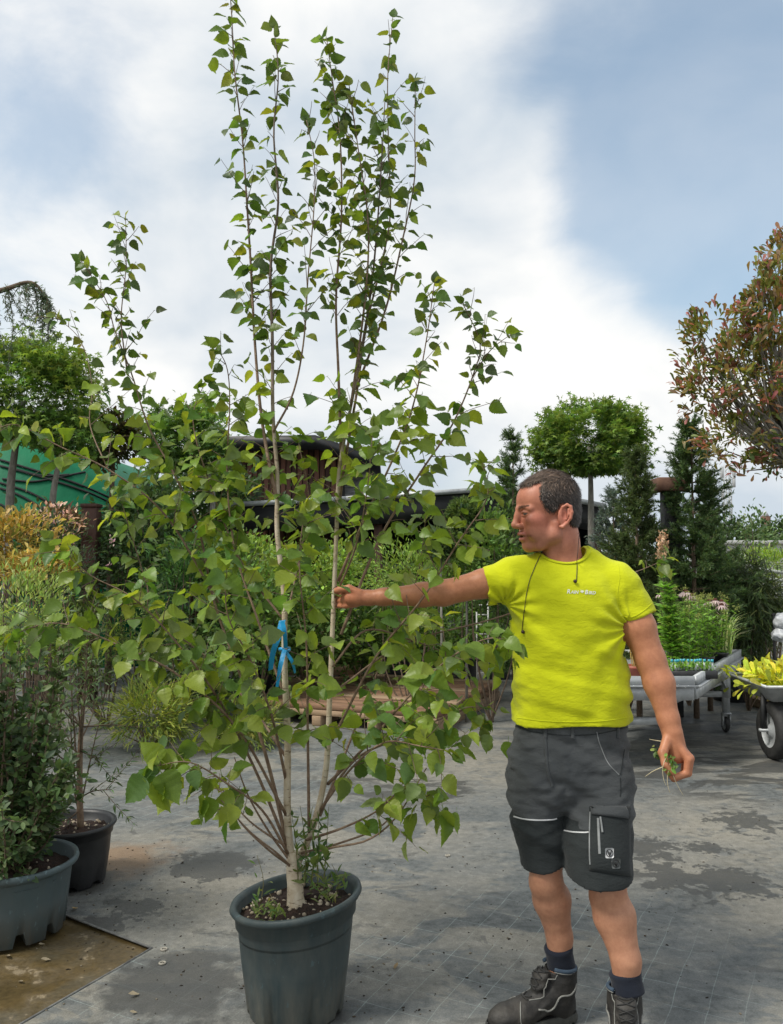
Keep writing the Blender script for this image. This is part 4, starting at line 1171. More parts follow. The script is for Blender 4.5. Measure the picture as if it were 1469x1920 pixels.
slv = NZ(X * 30 + Z * 16, Y * 18, Z * 26 - X * 10) * .0034 * np.clip((np.abs(X - xr(1062)) - .155) / .05, 0, 1)
fine_ = NZ(X * 48 + Z * 22, Y * 40, Z * 62) * .0011
T.D += (w1 + pull + pull2 + sway + slv + fine_).astype(np.float32)
# neck opening, sleeve and hem hollows
nd = nk1 - nk0; nd /= np.linalg.norm(nd)
co = p3(1058, 1035, 2.895)
cx_ = np.array([1, 0, .10]); cx_ /= np.linalg.norm(cx_)
cn = np.array([-.10, -.34, 1.0]); cn -= cx_ * cn.dot(cx_); cn /= np.linalg.norm(cn); cy_ = np.cross(cn, cx_)
CA, CB = .081, .072
qx = (X - co[0]) * cx_[0] + (Y - co[1]) * cx_[1] + (Z - co[2]) * cx_[2]; qy = (X - co[0]) * cy_[0] + (Y - co[1]) * cy_[1] + (Z - co[2]) * cy_[2]
qn = (X - co[0]) * cn[0] + (Y - co[1]) * cn[1] + (Z - co[2]) * cn[2]
cyl = np.maximum((np.sqrt((qx / CA) ** 2 + (qy / CB) ** 2) - 1) * CB, -qn - .06)
T.put((slice(None),) * 3, cyl, .004, 'sub')
T.cone(p3(962, 1088, 2.915), p3(890, 1104, 2.91), .060, .0505, .003, 'sub')
T.cone(p3(1172, 1124, 2.885), p3(1206, 1178, 2.874), .0605, .059, .003, 'sub')
hemz = yz(1070, 1362, 2.80)
T.put((slice(None),) * 3, -(hemz + np.sin(X * 17) * .006 + (X - xr(1072)) * -.02 - Z), .004, 'sub') if False else None
T.D = np.maximum(T.D, (hemz + np.sin((X + Y) * 17) * .005 + NZ(X * 16, Y * 16, 0 * Z) * .004 - Z)).astype(np.float32)
T.loft([row(1400, 1072, DT, .181, .116), row(1350, 1072, DT, .178, .115), row(1344, 1072, DT, .05, .03)], .004, 'sub')
tV, tF = T.mesh(); tV = relax(tV, tF, 1, .4)
shirt = MB().add(tV - PO, tF).build('t_shirt', M['shirt'], person)
tb = bvh(tV, tF)
del T
# collar rib
ca = np.linspace(0, 2 * np.pi, 73)
C = [co + cx_ * math.cos(a) * (CA + .002) + cy_ * math.sin(a) * (CB + .002) for a in ca]
C2 = []
for q in C:
    loc_, nor, _, _ = tb.find_nearest(Vector(q) + Vector(cn) * .004); C2.append(np.array(loc_))
C2 = np.array(C2); C2[-1] = C2[0]
for _ in range(6): C2[1:-1] = C2[1:-1] * .5 + (C2[:-2] + C2[2:]) * .25
def flat_tube(C, w, th, up, sides=8):
    C = np.asarray(C); t_ = np.gradient(C, axis=0); t_ /= np.linalg.norm(t_, axis=1, keepdims=True)
    s_ = np.cross(t_, up); s_ /= np.linalg.norm(s_, axis=1, keepdims=True); u_ = np.cross(s_, t_)
    a = np.arange(sides) * 2 * np.pi / sides; m = len(C)
    V = (C[:, None] + np.cos(a)[None, :, None] * s_[:, None] * w + np.sin(a)[None, :, None] * u_[:, None] * th).reshape(-1, 3)
    i = np.arange(m - 1)[:, None] * sides; j = np.arange(sides)[None]; k_ = (j + 1) % sides
    return V, np.stack([i + j, i + k_, i + sides + k_, i + sides + j], -1).reshape(-1, 4)
V, F = flat_tube(C2, .0085, .0036, cn)
MB().add(V - PO, F).build('collar', M['shirt'], shirt)
CAMP = Vector((0, 0, CAM_H))
def hit(tree, x, y, off=.001, near=None):
    d = raydir(x, y).normalized()
    loc_, nor, i, dist = tree.ray_cast(CAMP, d)
    if loc_ is None:
        loc_, nor, i, dist = tree.find_nearest(P(x, y, near or 2.8))
    if nor.dot(d) > 0: nor = -nor
    return np.array(loc_ + nor * off), np.array(nor)
def stitch(tree, pts, w, mat_, name, parent, off=.001, n=24, th=.0012):
    "narrow band of cloth lying on a garment"
    q = spline(np.array([(x, y, 0) for x, y in pts]), n)
    hs = [hit(tree, x, y, off) for x, y, _ in q]
    C = np.array([h[0] for h in hs]); N_ = np.array([h[1] for h in hs])
    t_ = np.gradient(C, axis=0); t_ /= np.linalg.norm(t_, axis=1, keepdims=True) + 1e-9
    s_ = np.cross(t_, N_); s_ /= np.linalg.norm(s_, axis=1, keepdims=True) + 1e-9
    V = np.stack([C - s_ * w, C - s_ * w * .7 + N_ * th, C + s_ * w * .7 + N_ * th, C + s_ * w, C - N_ * .004], 1).reshape(-1, 3)
    F = [(5 * i + a, 5 * i + (a + 1) % 5, 5 * i + 5 + (a + 1) % 5, 5 * i + 5 + a) for i in range(n - 1) for a in range(5)]
    return MB().add(V - PO, F).build(name, mat_, parent)
# hem stitching on shirt and sleeves
stitch(tb, [(970,1346),(1020,1352),(1075,1354),(1130,1352),(1176,1346)], .0012, M['shirt'], 'hem_seam', shirt, .0004, 40, .0012)
stitch(tb, [(1163,1155),(1185,1157),(1205,1147),(1222,1132)], .0012, M['shirt'], 'hem_seam', shirt, .0004, 20, .0012)
stitch(tb, [(1160,1058),(1162,1085),(1158,1115),(1162,1140)], .0013, M['shirt'], 'sleeve_seam', shirt, .0002, 24, .001)
# ---- chest print
def text_mesh(txt, size, shear=.18):
    cu = bpy.data.curves.new('txt', 'FONT'); cu.body = txt; cu.size = size; cu.shear = shear; cu.offset = size * .03; cu.resolution_u = 3
    o = bpy.data.objects.new('txt', cu); COL.objects.link(o)
    dg = bpy.context.evaluated_depsgraph_get(); me = bpy.data.meshes.new_from_object(o.evaluated_get(dg))
    V = np.array([v.co[:] for v in me.vertices]); F = [tuple(p_.vertices) for p_ in me.polygons]
    bpy.data.objects.remove(o); bpy.data.curves.remove(cu); bpy.data.meshes.remove(me)
    return V, F
pr = MB(); cur = 0.0
BIRD = np.array([(-.9,.1),(-.2,.28),(-.55,.85),(.12,.42),(.5,.75),(.45,.3),(.98,.42),(.55,.05),(.85,-.1),(.35,-.12),(.15,-.55),(0,-.12),(-.35,-.35),(-.25,.0)])
px0, px1, py0, py1 = 1063.0, 1118.0, 1112.5, 1114.5
items = [('R', 1.0), ('AIN', .78), (None, 1), ('B', 1.0), ('IRD', .78)]
segs = []; cur = 0
for tx, sc in items:
    if tx is None:
        V = np.hstack([BIRD * .5, np.zeros((len(BIRD), 1))]) + (cur + .50, .34, 0); F = [tuple(range(len(BIRD)))]; cur += 1.0
    else:
        V, F = text_mesh(tx, sc); wd_ = V[:, 0].max(); V = V + (cur, 0, 0); cur += wd_ + .06
    segs.append((V, F))
for V, F in segs:
    W = []
    for v in V:
        fx = v[0] / cur; X_ = px0 + (px1 - px0) * fx; Y_ = py0 + (py1 - py0) * fx - v[1] * (px1 - px0) / cur
        W.append(hit(tb, X_, Y_, .0012)[0] - PO)
    pr.add(W, F)
pr.build('chest_print', M['print'], shirt, smooth=False)

# ---- shorts
K = SDF((.28, 2.54, .40), (.92, 3.10, 1.06), .0045)
K.loft([row(1500, 1074, 2.89, .19, .10), row(1460, 1071, 2.89, .207, .132), row(1405, 1069, 2.895, .198, .128), row(1368, 1069, 2.90, .186, .121), row(1345, 1070, 2.90, .176, .114), row(1335, 1070, 2.90, .17, .11)], .03)
def lrow(y, x, d, a, b): q = p3(x, y, d); return (q[2], q[0], q[1], a, b)
K.loft([lrow(1418, 1012, 2.89, .09, .11), lrow(1470, 1008, 2.885, .094, .118), lrow(1540, 1009, 2.87, .086, .106), lrow(1600, 1020, 2.855, .080, .094), lrow(1700, 1033, 2.831, .073, .084)], .03, p=2.1)
X, Y, Z = K.grid()
K2 = SDF((.28, 2.54, .40), (.92, 3.10, 1.06), .0045)
K2.loft([lrow(1418, 1122, 2.885, .10, .11), lrow(1470, 1123, 2.87, .109, .124), lrow(1560, 1121, 2.805, .109, .116), lrow(1630, 1123, 2.765, .106, .110), lrow(1740, 1131, 2.72, .103, .108)], .014, p=2.1)
X, Y, Z = K.grid()
cr = NZ(X * 10 + Z * 8, Y * 9, Z * 30 + X * 12) * .0085 + NZ(X * 20 + Z * 26, Y * 20, Z * 58 - X * 22) * .0046
dxc, dzc = X - xr(1046), Z - yz(1046, 1465, 2.78)
ac = np.arctan2(dzc, dxc); rc = np.hypot(dxc, dzc)
cr = cr + np.sin(ac * 6 + .6 + NZ(X * 8, Y * 8, Z * 8) * 2) * np.exp(-(rc / .13) ** 2) * .0032 * np.clip(rc / .06, 0, 1)
cr = cr * np.clip((Z - .52) / .12, .3, 1)
K.D += cr.astype(np.float32); K2.D += cr.astype(np.float32)
hR, hL = p3(1022, 1640, 2.76), p3(1126, 1676, 2.64)
nR, nL = np.array([.05, -.1, 1]), np.array([-.02, .06, 1])
mid_x = xr(1063)
hw_ = NZ(X * 14, Y * 14, 0 * Z) * .004
K.D = np.maximum(K.D, hR[2] + (X - hR[0]) * .20 + (Y - hR[1]) * .12 + hw_ - Z).astype(np.float32)
K2.D = np.maximum(K2.D, hL[2] + (X - hL[0]) * .03 + (Y - hL[1]) * .16 + hw_ - Z).astype(np.float32)
K.loft([lrow(1622, 1022, 2.849, .066, .078), lrow(1632, 1024, 2.846, .066, .078), lrow(1700, 1033, 2.831, .062, .072)], .003, 'sub', 2.1)
K2.loft([lrow(1632, 1123, 2.764, .094, .098), lrow(1660, 1125, 2.752, .0935, .0975), lrow(1740, 1131, 2.72, .091, .096)], .003, 'sub', 2.1)
K.put((slice(None),) * 3, K2.D, .010, 'add'); del K2
kV, kF = K.mesh(); kV = relax(kV, kF, 1, .4)
kc = kV[kF].mean(1)
shorts = MB().add(kV - PO, kF).build('cargo_shorts', M['shorts'], person)
shorts.data.materials.append(M['shorts_dark'])
def below(v):
    q = v - np.array([0, 0, CAM_H]); c, s = math.cos(PITCH), math.sin(PITCH)
    dp = q[:, 1] * c + q[:, 2] * s; xx = 734.5 + FPX * q[:, 0] / dp; yy = 960 - FPX * (-q[:, 1] * s + q[:, 2] * c) / dp
    return xx, yy
lineR = yz(1010, 1536, 2.775); lineL = yz(1085, 1558, 2.72)
dark = np.where(kc[:, 0] < mid_x, kc[:, 2] < lineR, kc[:, 2] < lineL)
shorts.data.polygons.foreach_set('material_index', dark.astype(np.int32))
kb = bvh(kV, kF)
stitch(kb, [(964,1531),(985,1536),(1010,1538),(1035,1537),(1044,1535)], .0024, M['reflective'], 'piping', shorts, .001, 24)
stitch(kb, [(1057,1557),(1075,1560),(1095,1561),(1106,1560)], .0024, M['reflective'], 'piping', shorts, .001, 18)
stitch(kb, [(1119,1372),(1125,1395),(1140,1430),(1161,1453)], .0016, M['grey_tape'], 'pocket_piping', shorts, .001, 24)
stitch(kb, [(1163,1453),(1167,1430),(1171,1405)], .0014, M['shorts_dark'], 'pocket_seam', shorts, .001, 14)
stitch(kb, [(1021,1366),(1024,1400),(1027,1440),(1036,1475)], .005, M['shorts'], 'fly', shorts, .001, 20, .003)
stitch(kb, [(962,1360),(1000,1372),(1060,1378),(1120,1376),(1176,1364)], .0012, M['shorts_dark'], 'waistband_seam', shorts, .001, 30)
for bx in (1022, 1073, 1158):
    stitch(kb, [(bx, 1358), (bx + 1, 1372), (bx + 1, 1384)], .0065, M['shorts'], 'belt_loop', shorts, .001, 8, .004)
stitch(kb, [(1163,1458),(1164,1480),(1163,1494)], .0012, M['shorts_dark'], 'side_seam', shorts, .0008, 12)
def patch(tree, quad, n, m, lift, name, mat_, parent, bulge=.0, skirt=.006, near=2.72):
    "panel of cloth draped on a garment; quad corners tl, tr, br, bl"
    tl, tr, br, bl = [np.array(q, float) for q in quad]
    C = np.zeros((m + 1, n + 1, 3)); N_ = np.zeros_like(C)
    for j in range(m + 1):
        for i in range(n + 1):
            u, v = i / n, j / m
            q = (tl * (1 - u) + tr * u) * (1 - v) + (bl * (1 - u) + br * u) * v
            C[j, i], N_[j, i] = hit(tree, q[0], q[1], 0, near)
    for _ in range(3):
        C[1:-1, 1:-1] = (C[:-2, 1:-1] + C[2:, 1:-1] + C[1:-1, :-2] + C[1:-1, 2:]) / 4
    uu, vv = np.meshgrid(np.linspace(0, 1, n + 1), np.linspace(0, 1, m + 1))
    edge = np.minimum(np.minimum(uu, 1 - uu) * 4, np.minimum(vv, 1 - vv) * 4).clip(0, 1) ** .5
    Nm = N_.mean((0, 1)); Nm /= np.linalg.norm(Nm)
    Nn = N_ * .4 + Nm * .6
    O = C + Nn * (lift + bulge * edge[..., None])
    V = np.concatenate([O.reshape(-1, 3), (C - Nn * skirt).reshape(-1, 3)]); w = n + 1; o = w * (m + 1)
    F = [(j * w + i, j * w + i + 1, (j + 1) * w + i + 1, (j + 1) * w + i) for j in range(m) for i in range(n)]
    rim = [(j, 0) for j in range(m)] + [(m, i) for i in range(n)] + [(j, n) for j in range(m, 0, -1)] + [(0, i) for i in range(n, 0, -1)]
    for a, b in zip(rim, rim[1:] + rim[:1]):
        ia, ib = a[0] * w + a[1], b[0] * w + b[1]; F.append((ia, ib, ib + o, ia + o))
    ob = MB().add(V - PO, F).build(name, mat_, parent)
    return ob, bvh(V, F)
pk, pkb = patch(kb, [(1105, 1512), (1181, 1512), (1184, 1644), (1105, 1632)], 12, 16, .004, 'cargo_pocket', M['shorts_dark'], shorts, .012)
fl_, flb = patch(pkb, [(1104, 1499), (1179, 1494), (1186, 1536), (1110, 1527)], 12, 8, .007, 'pocket_flap', M['shorts'], shorts, .004)
stitch(pkb, [(1107,1522),(1106,1560),(1106,1600),(1107,1621)], .0026, M['grey_tape'], 'pocket_tape', shorts, .001, 20)
stitch(pkb, [(1122,1534),(1123,1560),(1124,1584),(1125,1601)], .0042, M['grey_tape'], 'zip', shorts, .001, 16)
stitch(pkb, [(1126,1532),(1128,1545),(1130,1561)], .0032, M['grey_tape'], 'zip_pull', shorts, .003, 8, .003)
M['patch_dark'] = pm('dark_grey_patch', (.14, .15, .15), (.11, .12, .12), 60, .7)
M['ink'] = pm('black_ink', (.012, .014, .015), (.02, .02, .02), 60, .7)
for (cx, cy, mt) in ((1143, 1599.5, M['reflective']), (1155, 1619, M['patch_dark'])):
    r_ = 8.0
    sq = [(cx + sx * (r_ - c_), cy + sy * (r_ + 1.5 - d_)) for sx, sy, c_, d_ in ((-1, -1, 2, 0), (1, -1, 2, 0), (1, -1, 0, 2), (1, 1, 0, 2), (1, 1, 2, 0), (-1, 1, 2, 0), (-1, 1, 0, 2), (-1, -1, 0, 2))]
    V = np.array([hit(pkb, x, y, .0016)[0] for x, y in sq]); B2 = np.array([hit(pkb, x, y, -.004)[0] for x, y in sq])
    lb = MB().add(np.vstack([V, B2]) - PO, [tuple(range(8))] + [(i, (i + 1) % 8, (i + 1) % 8 + 8, i + 8) for i in range(8)]).build('badge', mt, shorts, smooth=False)
    em = MB()
    ring = [(cx + math.cos(a) * 6, cy + math.sin(a) * 6.6) for a in np.linspace(0, 2 * np.pi, 25)]
    for line, w in ((ring, .0011), ([(cx - 3.2, cy - 4.6), (cx - 2.6, cy), (cx - .4, cy + 5)], .0016), ([(cx + 3.2, cy - 4.6), (cx + 2.6, cy), (cx + .4, cy + 5)], .0016), ([(cx - 1.0, cy - 2.5), (cx, cy + 2.5), (cx + 1.0, cy - 2.5)], .0009)):
        C = np.array([hit(pkb, x, y, .0022)[0] for x, y in line]); em.add(*tube(C - PO, w, 5))
    em.build('emblem', M['ink'], shorts)

# ---- socks
M['sock'] = fabric_mat('navy_sock_knit', (.010, .013, .022), (.016, .020, .032), .95, 700, .1)
for an, kn, r0, r1, yt, xt in ((anR, knR, .042, .0445, 1772, 1048), (anL, knL, .0455, .0475, 1822, 1172)):
    topz = p3(xt, yt, an[1])[2]
    ax_ = kn - an; f1 = (topz - an[2]) / ax_[2]
    C = [an + ax_ * f for f in np.linspace(-.12, f1 * 1.0, 12)]
    V, F = tube(C, np.interp(np.linspace(0, 1, 12), [0, .25, .6, .94, 1], [r0 + .004, r0 + .003, r0 + .002, r1 + .0035, r1 - .001]), 32)
    V[:, 1] += .012 * np.clip((V[:, 2] - an[2]) / .08, 0, 1) * .5
    MB().add(V - PO, F).build('sock', M['sock'], person)

# ---- boots
M['boot'] = pm('worn_black_boot_leather', (.014, .013, .012), (.048, .043, .036), 16, .62, .25, lo=.42, hi=.72, bscale=90)
M['boot_trim'] = pm('grey_boot_trim', (.24, .24, .22), (.15, .15, .14), 40, .6)
M['boot_collar'] = pm('blue_grey_boot_lining', (.045, .075, .11), (.03, .05, .08), 40, .9)
M['sole'] = pm('dusty_boot_sole', (.035, .038, .036), (.075, .075, .066), 25, .85, .2)
Bt = SDF((-.04, -.075, -.01), (.33, .075, .24), .003)
Bt.ell((.225, 0, .042), (.078, .050, .046), .02); Bt.cone((.17, 0, .052), (.085, 0, .085), .045, .044, .03)
Bt.ell((.045, 0, .05), (.052, .041, .055), .02); Bt.chain([(.052, 0, .06), (.046, 0, .12), (.040, 0, .175)], [.046, .049, .054], .02)
Bt.ell((.118, 0, .145), (.020, .034, .052), .012, R=np.array(Matrix.Rotation(math.radians(-28), 3, 'Y')))
X, Y, Z = Bt.grid()
Bt.D = np.maximum(Bt.D, Z - .168 - .10 * np.clip(X - .09, 0, 1) - .15 * np.clip(.02 - X, 0, 1)).astype(np.float32)
Bt.D = np.maximum(Bt.D, .016 - Z).astype(np.float32)
Bt.chain([(.046, 0, .13), (.042, 0, .20), (.06, 0, .24)], [.040, .046, .05], .004, 'sub')
Bt.D += (NZ(X * 60, Y * 60, Z * 70) * .0012 + np.exp(-((X - .128) / .02) ** 2) * np.sin(Z * 240 + X * 90) * .0018).astype(np.float32)
btV, btF = Bt.mesh(); btb = bvh(btV, btF)
outl = [(.31, .0), (.303, .022), (.28, .043), (.24, .053), (.19, .051), (.13, .042), (.08, .039), (.03, .041), (.004, .033), (-.006, .018), (-.009, 0)]
outl = np.array(outl + [(x, -y) for x, y in outl[-2:0:-1]])
oc = spline(np.vstack([np.c_[outl, np.zeros(len(outl))], [[.31, 0, 0]]]), 73)[:-1]
soleV = []
for zz, g_ in ((.034, .97), (.030, 1.0), (.020, 1.015), (.010, 1.01), (.0, .985)):
    q = oc.copy(); q[:, :2] = (q[:, :2] - (.15, 0)) * g_ + (.15, 0)
    tooth = ((np.arange(72) // 2) % 2) * (.008 if zz < .005 else 0)
    arch = .008 * np.exp(-((q[:, 0] - .105) / .03) ** 2) * (zz < .015)
    q[:, 2] = zz + tooth + arch; soleV.append(q)
soleV = np.concatenate(soleV)
soleF = [(72 * k + i, 72 * k + (i + 1) % 72, 72 * k + 72 + (i + 1) % 72, 72 * k + 72 + i) for k in range(4) for i in range(72)] + [tuple(range(72)), tuple(range(288, 360))[::-1]]
def on_boot(pts, r, off=.001, n=20):
    C = spline(np.array(pts), n); Q = []
    for c in C:
        l_, nr_, _, _ = btb.find_nearest(Vector(c)); Q.append(np.array(l_ + nr_ * off))
    return tube(np.array(Q), r, 6)
bts = []
def make_boot():
    t = empty('boot')
    MB().add(btV, btF).build('upper', M['boot'], t); MB().add(soleV, soleF).build('sole', M['sole'], t, smooth=False)
    for sg in (1, -1):
        for pts, r in (([(.15, .05 * sg, .075), (.10, .055 * sg, .06), (.075, .06 * sg, .10), (.03, .06 * sg, .105), (.0, .05 * sg, .13)], .0032), ([(.20, .02 * sg, .10), (.215, .05 * sg, .05), (.20, .06 * sg, .03)], .0018),
                       ([(.175, .03 * sg, .11), (.13, .045 * sg, .11), (.10, .05 * sg, .15), (.085, .05 * sg, .172)], .0018)):
            MB().add(*on_boot(pts, r)).build('trim', M['boot_trim'], t)
    for k_ in range(5):
        x, z = .178 - k_ * .018, .105 + k_ * .017
        for a, b in ((.024, -.024), (-.024, .024)):
            MB().add(*on_boot([(x, a, z), (x + .006, 0, z + .012), (x - .012, b, z + .014)], .0022, .002, 10)).build('lace', M['boot_collar'] if k_ == 9 else M['rubber'], t)
    ring = [(.046 + .052 * math.cos(a), .050 * math.sin(a), .176 + .008 * math.cos(a)) for a in np.linspace(.75, 2 * np.pi - .75, 25)]
    MB().add(*tube(np.array(ring), .0062, 8)).build('padded_collar', M['boot_collar'], t)
    MB().add(*tube(np.array([(x * 1.03 - .001, y_ * 1.05, z - .007) for x, y_, z in ring]), .0022, 6)).build('trim', M['boot_trim'], t)
    tg = [(.128 - .010 * a * a / 9, .027 * a / 3, .190 - .010 * a * a / 9) for a in np.linspace(-3, 3, 13)]
    return t
boot = make_boot(); boot2 = copy_tree(boot)
for o, heel, toe in ((boot, G(1086, 1884), G(962, 1908)), (boot2, np.array([anL[0] + .004, anL[1] + .05, 0]), np.array([anL[0] - .055, anL[1] - .23, 0]))):
    heel, toe = np.array(heel), np.array(toe); d = toe - heel
    o.parent = person; o.rotation_euler = (0, 0, math.atan2(d[1], d[0])); o.location = heel - PO
o_ = np.array([anR[0], anR[1], 0]); d = np.array(G(962, 1908)) - np.array(G(1086, 1884)); d /= np.linalg.norm(d)
boot.location = o_ - d * .045 - PO

# ---- earphones hanging over the shirt
M['cord'] = pm('dark_brown_cord', (.05, .022, .015), (.03, .015, .012), 60, .5)
ear = empty('earphones', p3(1085, 1090, 2.78), 'thin dark earphone cord hanging over the lime shirt', 'earphones')
EO = np.array(ear.location)
def cord(px, n=30):
    q = spline(np.array([(x, y, 0) for x, y in px]), n); C = []
    for x, y, _ in q: C.append(hit(tb, x, y, .0022)[0])
    return np.array(C)
c1 = cord([(1015,1040),(1003,1065),(992,1095),(986,1130),(982,1160),(980,1182)])
c2 = np.vstack([np.array([p3(1087, 1000, 2.848), p3(1085, 1018, 2.826), p3(1084, 1034, 2.812), p3(1083, 1044, 2.80)]), cord([(1082,1056),(1082,1070),(1081,1088)], 14)])
back = spline([c2[0], p3(1078, 1000, 2.90), p3(1050, 1005, 2.962), p3(1022, 1025, 2.92), c1[0]], 16)
MB().add(*tube(np.vstack([back[::-1][:-1], ])-EO, .0012, 5)).build('neck_cord', M['cord'], ear)
for C in (c1, c2): MB().add(*tube(C - EO, .0012, 5)).build('cord', M['cord'], ear)
for q, dx in ((c1[-1], .002), (c2[-1], -.006)):
    V, F = lathe([(.0005, -.008), (.003, -.007), (.0035, 0), (.006, .002), (.006, .006), (.003, .009), (.0005, .0095)], 12)
    MB().add(V[:, [0, 2, 1]] * (1, -1, 1) + q - EO + (dx, -.004, -.004), F).build('earbud', M['cord'], ear)

# ---- pulled weeds in the fist
wdh = empty('pulled_weeds', p3(1256, 1430, 2.75), 'handful of pulled weeds with pale roots held in the fist', 'weeds')
WO = np.array(wdh.location)
M['root'] = pm('pale_root', (.62, .55, .36), (.48, .40, .24), 40, .8)
for pts in ([(1250,1418),(1243,1440),(1245,1462),(1250,1474)], [(1258,1428),(1252,1455),(1253,1475),(1257,1487)], [(1258,1430),(1263,1455),(1272,1475),(1282,1492)], [(1243,1438),(1225,1446),(1210,1456)], [(1240,1390),(1228,1388),(1218,1386)]):
    C = spline([p3(x, y, 2.728) for x, y in pts], 14) - WO
    MB().add(*tube(C, np.linspace(.0016, .0006, 14), 5)).build('root', M['root'], wdh)
wl = MB(); rr_ = np.random.default_rng(2)
n = 34
pp = np.array([p3(1226 + rr_.random() * 12, 1398 + rr_.random() * 22, 2.76) if i < 14 else p3(1250 + rr_.random() * 16, 1412 + rr_.random() * 36, 2.722) for i in range(n)]) - WO
scatter(wl, LT['oval'], pp, basis(rnd_dir(n, rr_) + (0, 0, -.3), rnd_dir(n, rr_) + (0, -1, .5)), .012 + .012 * rr_.random(n), tints(n, [(.10, .17, .03), (.16, .22, .06), (.06, .11, .03)], .2, rr_))
tag(wl.build('weed_leaves', M['leaf'], wdh, tint=True), kind='stuff')
# ================================================================== plants of the nursery
def mpp(D): return D / FPX
def shrub(name, label, cx, cy, D, rx, ry, n, size, pal, kind='oval', cat='shrub', group=None, clumps=45, spread=.2, shell=.5, up=.4, seed=1, tips=None, ground=None, bark='bark_brown', stemr=.010, jit=.2, flat=None, out_w=.9, depth=1.0, nst=10):
    c = np.array(P(cx, cy, D)); m = mpp(D)
    gz = 0.0 if ground is None else ground
    t = empty(name, (c[0], D, gz), label, cat, group)
    O = np.array(t.location)
    mb, cc = foliage(c - O, (rx * m, rx * m * depth, ry * m), n, size, pal, kind, clumps, spread, shell, up, seed, jit, flat, tips, out_w)
    tag(mb.build('foliage', M['leaf'], t, tint=True), kind='stuff')
    st = stems_to((0, 0, -.01), cc[:nst], stemr, stemr * .3, seed=seed)
    tag(st.build('stems', M[bark], t), kind='stuff')
    return t
def standard(name, label, cx, cy, D, rx, ry, trunk, tr, n, size, pal, kind='oval', group=None, clumps=60, spread=.16, shell=.6, seed=1, tips=None, bark='bark_grey', up=.2, flat=None, jit=.2, depth=1.0, lobes=()):
    "clear-stemmed tree: trunk points as photo positions, crown an uneven ball of leaves"
    m = mpp(D); c = np.array(P(cx, cy, D))
    base = np.array(P(trunk[-1][0], trunk[-1][1], D)); base[2] = 0
    t = empty(name, base, label, 'tree', group); O = base
    pts = [base - (0, 0, .02)] + [np.array(P(x, y, D)) for x, y in trunk[::-1]] + [c]
    tb_ = MB(); C = spline(pts, 14) - O; tb_.add(*tube(C, np.linspace(tr * 1.15, tr * .5, 14), 10)); tb_.build('trunk', M[bark], t)
    mb, cc = foliage(c - O, (rx * m, rx * m * depth, ry * m), n, size, pal, kind, clumps, spread, shell, up, seed, jit, flat, tips)
    cc = list(cc[:26])
    for i_, (lx, ly, lrx, lry, ln) in enumerate(lobes):
        m2, c2 = foliage(np.array(P(lx, ly, D + .25 * math.sin(i_ * 2.1))) - O, (lrx * m, lrx * m, lry * m), ln, size, pal, kind, 26, spread * 1.3, .3, up, seed + 50 + i_, jit, None, tips); cc += list(c2[:8])
        mb.add(np.concatenate(m2.V), np.concatenate(m2.F), np.concatenate(m2.T))
    tag(mb.build('crown', M['leaf'], t, tint=True), kind='stuff')
    st = stems_to(C[-4], cc, tr * .35, .003, seed=seed); tag(st.build('limbs', M[bark], t), kind='stuff')
    return t
GREEN = [(.065, .115, .028), (.085, .14, .032), (.05, .09, .024)]
DARK = [(.034, .062, .022), (.045, .078, .025), (.025, .048, .018)]
LIGHT = [(.13, .20, .035), (.17, .24, .042), (.10, .16, .03)]
YELLOW = [(.12, .15, .028), (.16, .18, .032), (.08, .115, .024)]
GOLD = [(.28, .19, .055), (.34, .26, .085), (.20, .15, .04), (.15, .16, .04)]

# ---- the two potted shrubs beside the birch
def ribbed(V, a):
    ph = (a[None] * 11 / (2 * np.pi)) % 1; d = np.abs(ph - .5) * 2          # 0 in the middle of a foot, 1 between feet
    r = np.hypot(V[..., 0], V[..., 1]); zz = V[..., 2]; outer = (np.arange(V.shape[0]) >= 1) & (np.arange(V.shape[0]) <= 4)
    k = np.where(outer[:, None], np.clip(1 - zz / .24, 0, 1), 0)
    wedge = np.clip((.75 - d) * 6, 0, 1)
    sc = 1 + k * .045 * wedge
    V[..., 0] *= sc; V[..., 1] *= sc
    low = (np.arange(V.shape[0]) == 1) | (np.arange(V.shape[0]) == 2)
    V[..., 2] = np.where(low[:, None] & (wedge < .5), V[..., 2] + .045, V[..., 2])
    return V
D1, D2 = 3.56, 4.08
pg = P(18, 1700, D1); H1 = .285
pot_things('plant_pot', 'light grey-blue ribbed pot with feet holding a leafy evergreen shrub', (pg.x, D1, 0), H1, .205, .248, M['pot_grey'], 132, ribbed,
           prof=[(.05, .05), (.196, .002), (.205, .004), (.222, .13), (.239, .245), (.242, .25), (.250, .255), (.262, .262), (.265, .272), (.262, .283), (.252, .286), (.243, .276), (.235, .22), (.05, .2)], soil_z=.235, npeb=40, rz=.2)
pb_ = P(130, 1600, D2); H2 = .275
pot_things('plant_pot', 'round black plastic pot with a slim-trunked shrub and white pebbles', (pb_.x, D2, 0), H2, .165, .198, M['black_plastic'], 64, notched, npeb=90, lip=.014)
